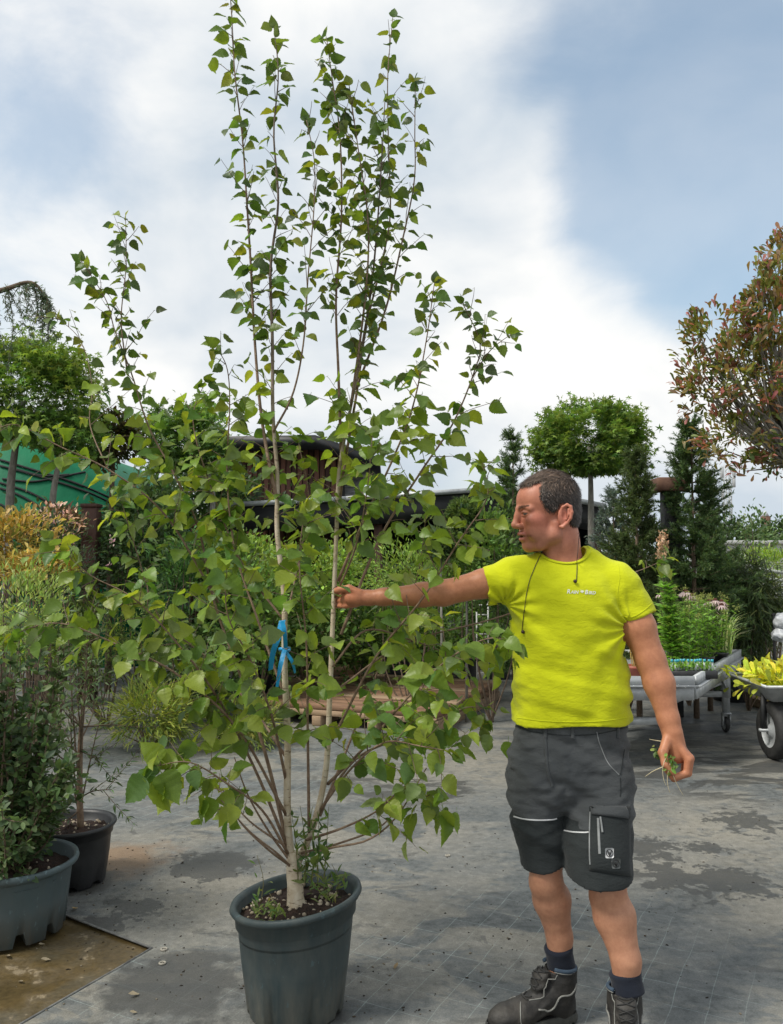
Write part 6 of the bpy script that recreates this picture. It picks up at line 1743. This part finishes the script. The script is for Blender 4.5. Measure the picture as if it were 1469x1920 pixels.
# weeping pine and other evergreens right of the table
wpn = shrub('weeping_pine', 'shaggy long-needled weeping pine behind the metal table', 1400, 1140, 8.6, 62, 100, 9000, .10, [(.040, .062, .024), (.06, .085, .03), (.03, .045, .02)], 'blade', 'pine', seed=46, clumps=70, up=-.6, out_w=.7, shell=.3)
shrub('evergreen_shrub', 'dark evergreen bush behind the flowering tray plants', 1290, 1100, 8.9, 110, 80, 3600, .05, DARK, 'lance', seed=47, clumps=50)
shrub('evergreen_shrub', 'sparse dark bush below the blue-grey spruce', 1175, 1080, 8.6, 60, 80, 2000, .05, [(.035, .05, .022), (.06, .06, .03)], 'lance', seed=48)
shrub('light_shrub', 'bright green shrub behind the pale hoop rails', 1440, 1062, 10.0, 80, 30, 2600, .05, LIGHT, 'lance', seed=49)
shrub('light_shrub', 'yellow-green bush under the pale hoop rails', 1462, 1120, 9.6, 60, 38, 1800, .05, [(.09, .12, .03), (.13, .14, .04)], 'lance', seed=50)
shrub('sapling', 'thin airy sapling in front of the white container', 1420, 1000, 13.0, 28, 48, 420, .06, [(.06, .10, .04), (.08, .12, .05)], 'oval', 'sapling', seed=51, clumps=20, spread=.25)
M['rail'] = pm('pale_rail_tube', (.42, .45, .40), (.34, .37, .33), 12, .5)
hr = empty('hoop_rail', P(1445, 1080, 9.0), 'pale tubular rails of a plant bench at the yard edge', 'rail'); hr.location.z = 0; HO_ = np.array(hr.location)
for pts in ([(1400, 1060), (1430, 1068), (1500, 1078)], [(1405, 1084), (1440, 1086), (1500, 1090)], [(1400, 1060), (1402, 1075), (1406, 1084)]):
    MB().add(*tube(spline([np.array(P(x, y, 9.0)) - HO_ for x, y in pts], 12), .018, 8)).build('rail', M['rail'], hr)
for x in (1432, 1492): q = np.array(P(x, 1085, 9.0)) - HO_; MB().add(*tube([(q[0], q[1], 0), q], .018, 8)).build('upright', M['rail'], hr)
# ---- distance
M['container'] = pm('pale_grey_container_steel', (.42, .43, .42), (.36, .37, .36), 2, .6)
ct = empty('shipping_container', P(1410, 1030, 30.0), 'long pale grey corrugated container beyond the shrubs', 'container'); ct.location.z = 0
za = P(1400, 1017, 30.0).z; x0, x1 = P(1335, 1017, 30).x - ct.location.x, P(1600, 1017, 30).x - ct.location.x
xs = np.arange(x0, x1, .14); V = []; 
for i, x in enumerate(xs):
    yy = .05 if (i // 2) % 2 else 0.0; V += [(x, yy, .1), (x, yy, za)]
MB().add(V, [(2 * i, 2 * i + 2, 2 * i + 3, 2 * i + 1) for i in range(len(xs) - 1)]).build('corrugated_wall', M['container'], ct, smooth=False)
MB().add(*box((x0 + x1) / 2, 1.2, za / 2, x1 - x0, 2.2, za - .04)).build('shell', M['container'], ct); MB().add(*box((x0 + x1) / 2, 0, za, x1 - x0 + .1, .16, .14, .01)).build('top_rail', M['container'], ct)
def far_tree(x, ytop, D, w, seed, label, pal=DARK):
    c = P(x, ytop, D); g0 = 0; hh = c.z
    t = empty('distant_tree', (c.x, D, 0), label, 'tree', 'trees on the horizon')
    mb, cc = foliage((0, 0, hh * .55), (w * mpp(D), w * mpp(D), hh * .48), 900, 8 * mpp(D), pal, 'oval', clumps=30, seed=seed, spread=.2)
    tag(mb.build('crown', M['leaf'], t, tint=True), kind='stuff'); MB().add(*tube([(0, 0, -.1), (0, 0, hh * .6)], [.25, .12], 7)).build('trunk', M['bark_brown'], t)
for k, (x, yt, D, w, lab) in enumerate(((1322, 992, 60, 24, 'dark distant tree showing between spruce and phone mast'), (1345, 982, 60, 26, 'dark distant tree just beside the phone mast foot'), (1375, 975, 55, 26, 'taller dark distant tree in front of the phone mast'), (1404, 992, 65, 26, 'low distant tree between phone mast and church tower'), (1432, 988, 70, 24, 'low distant tree right below the church tower'), (1464, 990, 60, 26, 'rounded distant tree beyond the white container'), (1500, 982, 55, 26, 'distant tree hidden partly by the photinia trunk'), (1155, 985, 45, 34, 'distant tree behind the small blue-grey spruce'), (1225, 990, 50, 30, 'distant tree behind the capped gate post'))):
    far_tree(x, yt, D, w, 60 + k, lab)
shrub('tall_hedge', 'dark tall hedge between the tunnel and the brown cabin', 345, 965, 11.6, 130, 110, 5200, .09, DARK, 'oval', 'hedge', seed=81, clumps=90, shell=.3)
shrub('tall_hedge', 'dark tall hedge behind the golden shrubs', 130, 1040, 10.4, 170, 75, 5200, .085, DARK, 'oval', 'hedge', seed=82, clumps=90, shell=.3)
shrub('green_shrub', 'leafy green bush below the cabin wall', 400, 1060, 9.0, 80, 70, 2800, .06, GREEN, 'oval', seed=83)
shrub('green_shrub', 'deep green bush between both birch stems', 575, 1180, 8.8, 80, 70, 2600, .06, GREEN, 'oval', seed=84)
shrub('green_shrub', 'deep green bush below the outstretched hand', 690, 1190, 9.2, 80, 60, 2600, .06, GREEN, 'oval', seed=85)
shrub('green_shrub', 'deep green bush below the outstretched elbow', 830, 1180, 9.4, 85, 60, 2600, .06, GREEN, 'oval', seed=86)
M['mast'] = pm('pale_lattice_steel', (.50, .52, .53), (.42, .44, .45), 2, .5)
ms = empty('phone_mast', P(1366, 985, 120.0), 'tall pale lattice phone mast beside the photinia crown', 'mast'); ms.location.z = 0
zt_ = P(1366, 872, 120.0).z; mm_ = MB()
for sx in (-.45, .45):
    for sy in (-.45, .45): beam(mm_, (sx, sy, 0), (sx * .75, sy * .75, zt_), .13, .13)
for k in range(16):
    z0, z1 = zt_ * k / 16, zt_ * (k + 1) / 16
    beam(mm_, (-.44, -.45, z0), (.4, -.45, z1), .08, .08); beam(mm_, (.44, -.45, z0), (-.4, -.45, z1), .08, .08)
mm_.build('lattice', M['mast'], ms, smooth=False)
for z, sx in ((zt_ * .93, -.85), (zt_ * .93, .85), (zt_ * .84, .8), (zt_ * .72, -.8)): MB().add(*box(sx, -.3, z, .4, .3, 1.6, .04)).build('antenna', M['mast'], ms)
ch = empty('church_tower', P(1436, 985, 260.0), 'slim pale church tower on the horizon', 'tower'); ch.location.z = 0
z0 = P(1436, 968, 260.0).z; zs = P(1436, 957, 260.0).z
MB().add(*box(0, 0, z0 / 2, 2.2, 2.2, z0)).build('shaft', M['rust'], ch); MB().add(*tube([(0, 0, z0), (0, 0, zs)], [1.2, .12], 8)).build('spire', M['mast'], ch)
# a leafy birch shoot that reaches past the man's shoulder
# ================================================================== metal table with tray plants
TD = 6.1
f0 = P(1302, 1268, TD); TZ = f0.z
bk = P(1386, 1218, 7.9)
tdir = Vector((bk.x - f0.x, bk.y - f0.y, 0)); TLn = tdir.length; tdir.normalize()
tb2 = empty('nursery_table', (f0.x, f0.y, 0), 'galvanised rolling plant table with rimmed top on castors', 'table')
lft = -1.1
def rail(name, a, b, w, h): beam(mb_ := MB(), a, b, w, h); return mb_.build(name, M['steel'], tb2, smooth=False)
e_ = np.array(tdir) * TLn; zt3 = TZ
rail('front_rail', (lft, 0, zt3 - .035), (.0, 0, zt3 - .035), .03, .07); rail('front_rail', (lft, .015, zt3 - .12), (0, .015, zt3 - .12), .02, .10)
rail('front_lip', (lft, -.02, zt3 - .068), (.02, -.02, zt3 - .068), .015, .012)
for dz, w, h in ((-.035, .03, .07), (-.12, .02, .09)): rail('end_rail', (0.018, .03, zt3 + dz), tuple(np.array((0.018, .03, zt3 + dz)) + e_), w, h)
rail('end_lip', (.03, 0, zt3 - .072), tuple(np.array((.03, 0, zt3 - .072)) + e_), .03, .012)
rail('back_rail', tuple(e_ + (0, 0, zt3 - .06)), tuple(e_ + (lft, 0, zt3 - .06)), .03, .12)
V = [(lft, .03, zt3 - .06), (-.02, .03, zt3 - .06), tuple(e_ + (-.03, -.03, zt3 - .06)), tuple(e_ + (lft, -.03, zt3 - .06))]
MB().add(V + [(x, y, z - .02) for x, y, z in V], [(0, 1, 2, 3), (7, 6, 5, 4), (0, 4, 5, 1), (1, 5, 6, 2), (2, 6, 7, 3), (3, 7, 4, 0)]).build('tray_top', M['steel'], tb2, smooth=False)
legs = [tuple(e_ * .80 + (-.06, 0, 0)), (-.14, .2, 0), tuple(e_ * .8 + (lft + .1, 0, 0)), (lft + .1, .15, 0)]
castor_me = None
def wheel(R, w, sides=28, hub=True):
    V, F = lathe([(R * .72, -w / 2), (R * .93, -w / 2), (R, -w * .3), (R, w * .3), (R * .93, w / 2), (R * .72, w / 2), (R * .72, -w / 2)], sides); return V[:, [2, 0, 1]], F
def rim_mesh(R, w):
    V, F = lathe([(R * .74, -w * .45), (R * .66, -w * .25), (R * .3, -w * .2), (R * .2, -w * .5), (.0005, -w * .5)], 24); V2_, F2 = lathe([(.0005, w * .5), (R * .2, w * .5), (R * .3, w * .2), (R * .66, w * .25), (R * .74, w * .45)], 24)
    return np.vstack([V, V2_])[:, [2, 0, 1]], np.vstack([F, F2 + len(V)])
for (lx, ly, _) in legs:
    lg = rail('leg', (lx, ly, .16), (lx, ly, zt3 - .10), .05, .05)
    beam(q := MB(), (lx, ly, .30), (lx, ly, zt3 - .11), .062, .062); q.build('sleeve', M['steel'], lg, smooth=False)
    fk_ = MB(); fk_.add(*box(lx - .03, ly + .01, .105, .006, .06, .11)); fk_.add(*box(lx + .03, ly + .01, .105, .006, .06, .11)); fk_.add(*box(lx, ly, .163, .07, .07, .012)); fk_.build('castor_fork', M['steel'], lg, smooth=False)
    V, F = wheel(.065, .034); cw = MB().add(V + (lx, ly + .02, .065), F).build('castor', M['rubber'], lg)
    V, F = rim_mesh(.065, .034); MB().add(V + (lx, ly + .02, .065), F).build('castor_hub', M['steel'], lg)
for a, b in ((legs[1], legs[3]), (legs[0], legs[2])): rail('stretcher', (a[0], a[1], .33), (b[0], b[1], .33), .045, .05)
rail('cross_brace', (legs[0][0], legs[0][1], zt3 - .22), (legs[1][0], legs[1][1], zt3 - .22), .03, .05)
rail('cross_brace', (legs[0][0], legs[0][1], zt3 - .3), tuple(np.array(legs[0]) * .75 + (0, 0, zt3 - .1)), .02, .02)
surf = zt3 - .058
M['terracotta'] = pm('terracotta_plastic', (.30, .075, .045), (.24, .055, .035), 10, .5)
def on_table(x, y_top_unused, D): q = P(x, 1200, D); return np.array((q.x, D, surf))
DRY = [(.36, .27, .12), (.45, .34, .17), (.28, .2, .09)]
def small_pot(name, label, x, D, R, H, mat_, group=None):
    o = on_table(x, 0, D); t = empty(name, o, label, 'plant pot', group)
    V, F = lathe([(.01, .002), (R * .75, .0), (R * .93, H * .78), (R, H * .8), (R, H), (R * .9, H), (R * .85, H * .7), (.01, H * .68)], 28); MB().add(V, F).build('wall', mat_, t)
    V, F = lathe([(.001, H * .86), (R * .5, H * .85), (R * .9, H * .8)], 20); MB().add(V, F).build('soil', M['soil'], t)
    return o + (0, 0, H * .8), t
def tuft(name, label, o, hgt, spread, n, pal, kind='blade', size=None, seed=0, cat='plant', heads=None, arch=.3):
    r = np.random.default_rng(seed); t = empty(name, o, label, cat); mb = MB()
    for i in range(n):
        a = r.random() * 6.283; L = hgt * (.55 + .5 * r.random()); s = spread * r.random() ** .6
        d = np.array([math.cos(a), math.sin(a), 0])
        C = spline([d * s * .25, d * s * .6 + (0, 0, L * .6), d * s * (1 + arch) + (0, 0, L * (1 - arch * .3))], 7)
        w = .004 + .003 * r.random() if size is None else size
        side = np.cross(d, [0, 0, 1.0]); ws = w * np.array([.5, .9, 1, .9, .7, .4, .08])
        V = np.stack([C - side * ws[:, None], C + side * ws[:, None]], 1).reshape(-1, 3)
        mb.add(V, np.array([(2 * k, 2 * k + 1, 2 * k + 3, 2 * k + 2) for k in range(6)]), tints(1, pal, .2, r)[0])
    tag(mb.build('blades', M['leaf'], t, tint=True), kind='stuff')
    return t
def bushy(name, label, o, hgt, spread, ns, leaf, pal, kind, seed, cat='plant', per=26, heads=None, hpal=None, hsize=.02, spike=False):
    "many upright leafy stems, optionally with flower heads"
    r = np.random.default_rng(seed); t = empty(name, o, label, cat); st, lv, fl = MB(), MB(), MB()
    for i in range(ns):
        a = r.random() * 6.283; s = spread * r.random() ** .5; d = np.array([math.cos(a), math.sin(a), 0]); L = hgt * (.75 + .35 * r.random())
        C = spline([d * s * .5, d * s * .8 + (0, 0, L * .5), d * s * 1.15 + (0, 0, L)], 9); st.add(*tube(C, np.linspace(.0028, .0012, 9), 4, False))
        n = per; u = r.random(n) ** .8; q = C[(u * 8).astype(int)] + r.normal(0, .004, (n, 3)); az = r.random(n) * 6.283
        dd = np.stack([np.cos(az), np.sin(az), .35 + .3 * r.random(n)], -1)
        scatter(lv, LT[kind], q, basis(dd, np.array([0, -.2, 1.0]) + rnd_dir(n, r) * .5), leaf * (.6 + .6 * r.random(n)) * (1.15 - .5 * u), tints(n, pal, .2, r))
        if heads and i % heads == 0:
            m_ = 30; qq = C[-1] + (r.normal(0, .012, (m_, 3)) if not spike else np.c_[r.normal(0, .014, (m_, 2)), -r.random(m_) * .12])
            scatter(fl, LT['oval'], qq, basis(rnd_dir(m_, r) + (0, 0, .5), rnd_dir(m_, r)), np.full(m_, hsize), tints(m_, hpal, .12, r))
    tag(st.build('stems', pm(name + '_stem', (.08, .13, .035), (.12, .14, .05), 30), t), kind='stuff'); tag(lv.build('leaves', M['leaf'], t, tint=True), kind='stuff')
    if heads: tag(fl.build('flowers', M['petal'], t, tint=True), kind='stuff')
    return t
o, _ = small_pot('terracotta_pot', 'terracotta pot with a tuft of dry straw stems', 1190, 6.35, .085, .105, M['terracotta']); tuft('dry_grass', 'dry straw-coloured grass in the terracotta pot', o, .55, .09, 110, DRY, seed=1, size=.0025)
o, _ = small_pot('terracotta_pot', 'dark red empty pot next to the straw grass', 1228, 6.3, .07, .07, M['terracotta'])
FG = [(.12, .22, .035), (.15, .27, .045), (.09, .18, .03)]
o, _ = small_pot('plant_pot', 'small black pot under the tall tapering green perennial', 1258, 6.75, .08, .12, M['black_plastic']); bushy('spiky_perennial', 'tall narrow-leaved bright green perennial on the metal table', o, .72, .05, 8, .10, FG, 'lance', 2, per=110)
o, _ = small_pot('plant_pot', 'small black pot under the peach flower spike', 1242, 7.0, .08, .12, M['black_plastic']); bushy('flower_spike', 'peach-coloured fluffy flower spike above the sleeve', o, .95, .04, 6, .05, FG, 'lance', 3, per=20, heads=1, hpal=[(.62, .40, .24), (.7, .5, .33)], hsize=.03, spike=True)
o, _ = small_pot('plant_pot', 'small black pot under the left cluster of coneflowers', 1285, 7.2, .09, .12, M['black_plastic'])
def cone_flowers(name, label, x, y, D, n, seed, pot_o):
    r = np.random.default_rng(seed); c = np.array(P(x, y, D)); t = empty(name, pot_o, label, 'flowers'); O = np.array(pot_o)
    M.setdefault('cone', pm('dark_flower_cone', (.05, .015, .01), (.10, .03, .015), 60, .9)); M.setdefault('fl_stem', pm('flower_stem', (.08, .13, .035), (.12, .14, .05), 30))
    for i in range(n):
        h = c + r.normal(0, 1, 3) * (.09, .06, .035) - O
        st = MB().add(*tube(spline([(r.normal(0, .02), r.normal(0, .02), 0), h * (.6, .6, .5), h], 8), .0025, 5)).build('stem', M['fl_stem'], t)
        V, F = lathe([(.0005, -.008), (.018, -.004), (.019, .006), (.012, .016), (.0005, .02)], 12); MB().add(V + h, F).build('flower_cone', M['cone'], t)
        k = 13; a = np.arange(k) * 6.283 / k; d = np.stack([np.cos(a), np.sin(a), np.full(k, -.75)], -1); pm_ = MB()
        scatter(pm_, LT['lance'], np.tile(h, (k, 1)) + d * (.016, .016, 0), basis(d, np.tile([0, 0, 1.0], (k, 1))), np.full(k, .062), tints(k, [(.60, .44, .44), (.68, .54, .52)], .08, r))
        tag(pm_.build('petals', M['petal'], t, tint=True), kind='stuff')
cone_flowers('coneflowers', 'left cluster of drooping pale pink coneflowers over the tray plants', 1282, 1112, 7.1, 6, 1, o)
o, _ = small_pot('plant_pot', 'small black pot under the right pair of coneflowers', 1330, 7.5, .09, .12, M['black_plastic'])
cone_flowers('coneflowers', 'right group of drooping pale pink coneflowers by the weeping pine', 1335, 1122, 7.3, 4, 2, o)
for k, (x, D, h, s, lab) in enumerate(((1288, 6.75, .46, .18, 'just behind the plastic label tray'), (1318, 7.0, .50, .18, 'between the coneflowers and table rim'), (1345, 7.35, .48, .17, 'at the back corner of the metal table'), (1268, 7.1, .50, .16, 'behind the tall tapering perennial'), (1300, 7.5, .5, .17, 'underneath the left coneflowers'))):
    o, _ = small_pot('plant_pot', 'small black pot of leafy perennials ' + lab, x, D, .09, .1, M['black_plastic'])
    bushy('leafy_perennial', 'bright green leafy perennial with yellowish buds ' + lab, o, h, s, 26, .075, FG, 'lance', 10 + k, per=24, heads=3, hpal=[(.35, .38, .12), (.28, .33, .08)], hsize=.014)
o = on_table(1362, 0, 7.6); tuft('ornamental_grass', 'pale striped arching grass at the table corner', o, .55, .16, 90, [(.32, .38, .2), (.45, .48, .3), (.2, .28, .1)], seed=5, arch=.8)
tr_ = empty('seedling_tray', on_table(1290, 0, 6.5), 'black seedling tray with blue and white plant labels', 'tray')
MB().add(*box(0, 0, .03, .36, .24, .06, .006)).build('tray', M['black_plastic'], tr_)
M['label_white'] = pm('white_plastic_label', (.72, .76, .76), (.62, .66, .66), 30, .4); M['label_blue'] = pm('blue_plastic_label', (.04, .34, .46), (.06, .42, .52), 30, .4)
r5 = np.random.default_rng(5)
for k in range(13):
    x = -.15 + k * .025; lb = MB().add(*box(x, -.07 + r5.normal(0, .015), .09, .018, .003, .10)).build('plant_label', M['label_white'], tr_); MB().add(*box(x, lb.data.vertices[0].co.y - .002, .13, .0185, .004, .022)).build('label_top', M['label_blue'], lb)
sm = MB(); n = 500; scatter(sm, LT['oval'], np.c_[r5.uniform(-.16, .16, n), r5.uniform(-.11, .11, n), .06 + .05 * r5.random(n)], basis(rnd_dir(n, r5) + (0, 0, .6), rnd_dir(n, r5) + (0, 0, 1)), np.full(n, .03), tints(n, FG, .2, r5)); tag(sm.build('seedlings', M['leaf'], tr_, tint=True), kind='stuff')
# ---- tall black tub with stickers, timber block, cart
q = G(1388, 1318)
tub = pot_things('plant_pot', 'large dark tub with two white stickers behind the metal table', (q.x, q.y + .2, 0), .36, .20, .235, M['black_plastic'], 48, npeb=0)
for dx, dz in ((0, .25), (.06, .19)):
    a = math.radians(-98) + dx * 4; R_t = .205 + .03 * dz / .36 + .006
    V = [(math.cos(a + s * .09) * R_t, math.sin(a + s * .09) * R_t, dz + t_ * .018) for s, t_ in ((-1, -1), (1, -1), (1, 1), (-1, 1))]
    MB().add(V, [(0, 1, 2, 3)]).build('sticker', M['white_paint'], tub, smooth=False)
q = G(1444, 1334)
pl_ = empty('pallet', (q.x + .25, q.y + .1, 0), 'small pale wooden pallet on the ground by the tub', 'pallet')
for k in range(3):
    MB().add(*box(-.25 + k * .3, 0, .04, .1, .5, .08, .004)).build('block', M['timber_pale'], pl_); MB().add(*box(.05, -.2 + k * .2, .095, .75, .12, .022, .003)).build('board', M['timber_pale'], pl_)
q = G(1458, 1426)
crt = empty('garden_cart', (q.x, q.y + .05, 0), 'steel-tray cart with a fat rubber wheel carrying a yellow-leaved plant', 'cart')
RW = .215
V, F = lathe([(RW * .6, -.045), (RW * .88, -.052), (RW * .97, -.035), (RW, -.012), (RW, .012), (RW * .97, .035), (RW * .88, .052), (RW * .6, .045)], 44, lambda V, a: V * np.where((np.arange(V.shape[0]) % 7 > 1)[:, None, None] & (np.arange(V.shape[0]) % 7 < 6)[:, None, None] & ((np.arange(44) % 2) == 0)[None, :, None], np.array([1.012, 1.012, 1]), 1))
wy = MB().add(V[:, [2, 0, 1]] + (0, 0, RW), F).build('tyre', M['rubber'], crt); V, F = rim_mesh(RW * .82, .09); MB().add(V + (0, 0, RW), F).build('rim', M['steel'], wy)
fk_ = MB(); beam(fk_, (-.075, 0, RW), (-.06, .02, RW * 2 + .08), .02, .04); fk_.build('fork', M['black_wood'], crt, smooth=False)
fk_ = MB(); beam(fk_, (.075, 0, RW), (.06, .02, RW * 2 + .08), .02, .04); fk_.build('fork', M['black_wood'], crt, smooth=False)
MB().add(*tube([(-.11, 0, RW), (.11, 0, RW)], .014, 8)).build('axle', M['steel'], crt)
zt4 = P(1440, 1283, q.y).z
V = np.array([(-.13, -.2, zt4), (.75, -.2, zt4), (.75, .55, zt4), (-.13, .55, zt4), (-.05, -.12, zt4 - .12), (.7, -.12, zt4 - .12), (.7, .5, zt4 - .12), (-.05, .5, zt4 - .12)])
MB().add(V, [(4, 5, 6, 7), (0, 1, 5, 4), (1, 2, 6, 5), (2, 3, 7, 6), (3, 0, 4, 7)]).build('tray', M['steel'], crt, smooth=False)
MB().add(*tube(np.array([V[0], V[1], V[2], V[3], V[0]]), .012, 8)).build('tray_rim', M['steel'], crt)
yl = empty('yellow_plant', crt.location + Vector((.3, .15, zt4 - .02)), 'yellow-green leafy plant riding in the steel cart', 'plant')
mb, cc = foliage((0, 0, .02), (.42, .3, .09), 900, .085, [(.35, .36, .04), (.42, .42, .05), (.28, .32, .04)], 'spatula', seed=70, clumps=30, up=.3); tag(mb.build('leaves', M['leaf'], yl, tint=True), kind='stuff')
tag(stems_to((0, 0, -.06), cc[:8], .006, .002).build('stems', M['bark_brown'], yl), kind='stuff')
M['plastic_white'] = pm('crumpled_white_plastic', (.66, .68, .72), (.5, .52, .58), 18, .35, .6, bscale=30)
for k, (x, y, s) in enumerate(((1468, 1165, .085), (1462, 1190, .075))):
    o = P(x, y, 8.0); Bg = SDF((-.16, -.16, -.16), (.16, .16, .16), .012); Bg.ell((0, 0, 0), (s, s, s * .9), .02); X, Y, Z = Bg.grid(); Bg.D += (NZ(X * 28 + k, Y * 28, Z * 28) * .018).astype(np.float32); V, F = Bg.mesh()
    MB().add(V, F); bgo = MB().add(V, F).build('plastic_bag', M['plastic_white'], loc=o); tag(bgo, ('crumpled white plastic bag hung on the black rack', 'crumpled white plastic bag hung lower on the rack')[k], 'bag')
rk = empty('rack', (P(1464, 1200, 8.1).x, 8.1, 0), 'black metal rack with plastic bags at the yard edge', 'rack')
for dx in (-.06, .3): MB().add(*tube([(dx, 0, 0), (dx, 0, 1.0)], .014, 6)).build('upright', M['black_wood'], rk)
for z in (.55, .8, .98): MB().add(*tube([(-.08, 0, z), (.32, 0, z)], .012, 6)).build('bar', M['black_wood'], rk)
# white wire rack behind the arm
wr_ = empty('wire_rack', (P(905, 1150, 9.0).x, 9.0, 0), 'white wire stand among the pots left of the shirt', 'rack')
z1 = P(905, 1128, 9.0).z; 
for dx in (-.06, .06): MB().add(*tube([(dx, 0, 0), (dx, 0, z1)], .009, 6)).build('upright', M['white_paint'], wr_)
for k in range(8): MB().add(*tube([(-.06, 0, z1 * (.3 + k * .095)), (.06, 0, z1 * (.3 + k * .095))], .007, 5)).build('rung', M['white_paint'], wr_)
# ---- small things on the ground: fixing pins with washers, fallen leaves, shells
M['washer'] = pm('pale_plastic_washer', (.34, .32, .27), (.26, .24, .2), 40, .6)
for x, y, lab in ((308, 1781, 'pale ring washer at the corner of the fabric seam'), (305, 1807, 'pale ring washer on the dark gridded fabric'), (840, 1605, 'pale ring washer on the fabric between pot and man')):
    q = G(x, y); w_ = MB(); a = np.linspace(0, 6.2832, 21); w_.add(*tube(np.c_[np.cos(a) * .011, np.sin(a) * .011, np.full(21, .003)], .0035, 6)); w_.add(*box(0, 0, .002, .006, .006, .003))
    tag(w_.build('washer', M['washer'], loc=q), lab, 'washer')
r6 = np.random.default_rng(6); lit = [((.42, .30, .14), 'curled tan leaf'), ((.38, .32, .22), 'pale dry leaf'), ((.30, .22, .12), 'brown dead leaf')]
for k, (x, y, ci, where, s) in enumerate(((143, 1703, 0, 'lying between the two left pots', .045), (96, 1795, 1, 'on the wet brown ground', .035), (85, 1766, 1, 'at the foot of the ribbed pot', .025), (262, 1865, 1, 'on the dark gridded fabric', .04), (740, 1818, 2, 'between the birch pot and the boots', .03), (12, 1787, 1, 'in front of the ribbed pot', .04), (35, 1835, 1, 'in the brown puddle', .03), (258, 1900, 1, 'near the birch pot base', .025), (1110, 1907, 1, 'between the two boots', .012))):
    q = G(x, y); mb = MB(); mb.add(*make_leaf('oval', .5, -.6, .4, k), tint=np.array(lit[ci][0])); V = mb.V[0]; V[:, 2] -= V[:, 2].min(); mb.V[0] = V * s
    tag(mb.build('fallen_leaf', M['petal'], tint=True, loc=(q.x, q.y, .003 if not (x < 150 and y > 1740) else -.009), rot=(0, 0, r6.random() * 6)), lit[ci][1] + ' ' + where, 'leaf')
# ---- spilled soil crumbs and bits of dry leaf on the fabric
gr = MB(); r7 = np.random.default_rng(77)
cen = [(570, 1900, .22, 150), (700, 1700, .5, 120), (430, 1700, .4, 120), (200, 1640, .3, 160), (150, 1720, .25, 70), (900, 1600, .7, 130), (1300, 1560, .6, 160), (1000, 1780, .5, 110), (330, 1840, .3, 60), (1250, 1750, .4, 60)]
for x, y, s_, n in cen:
    q = G(x, y)
    for k in range(n):
        V, F = lathe([(.01, 0), (1, .25), (.7, .8), (.01, 1)], 5)
        px_, py_ = q.x + r7.normal(0, s_), q.y + r7.normal(0, s_)
        d_ = Vector((px_, py_, 0)) - corner
        z_ = .0005 if not (d_.x < 0 and d_.cross(e1).z * (e2.cross(e1)).z > 0 and d_.cross(e2).z * (e1.cross(e2)).z > 0) else -.0115
        c_ = np.array([(.05, .04, .03), (.10, .075, .05), (.22, .19, .14), (.03, .025, .02)][r7.integers(0, 4)])
        gr.add(rotz(V * (.0015 + .0035 * r7.random() ** 2) * (1 + r7.random(), 1, .7), r7.random() * 6) + (px_, py_, z_), F, c_)
tag(gr.build('soil_crumbs', M['petal'], tint=True), 'scattered soil crumbs and grit on the ground fabric', 'grit', kind='stuff')
print('objects', len(bpy.data.objects), 'tris', sum(len(o.data.polygons) * 2 for o in bpy.data.objects if o.type == 'MESH'))
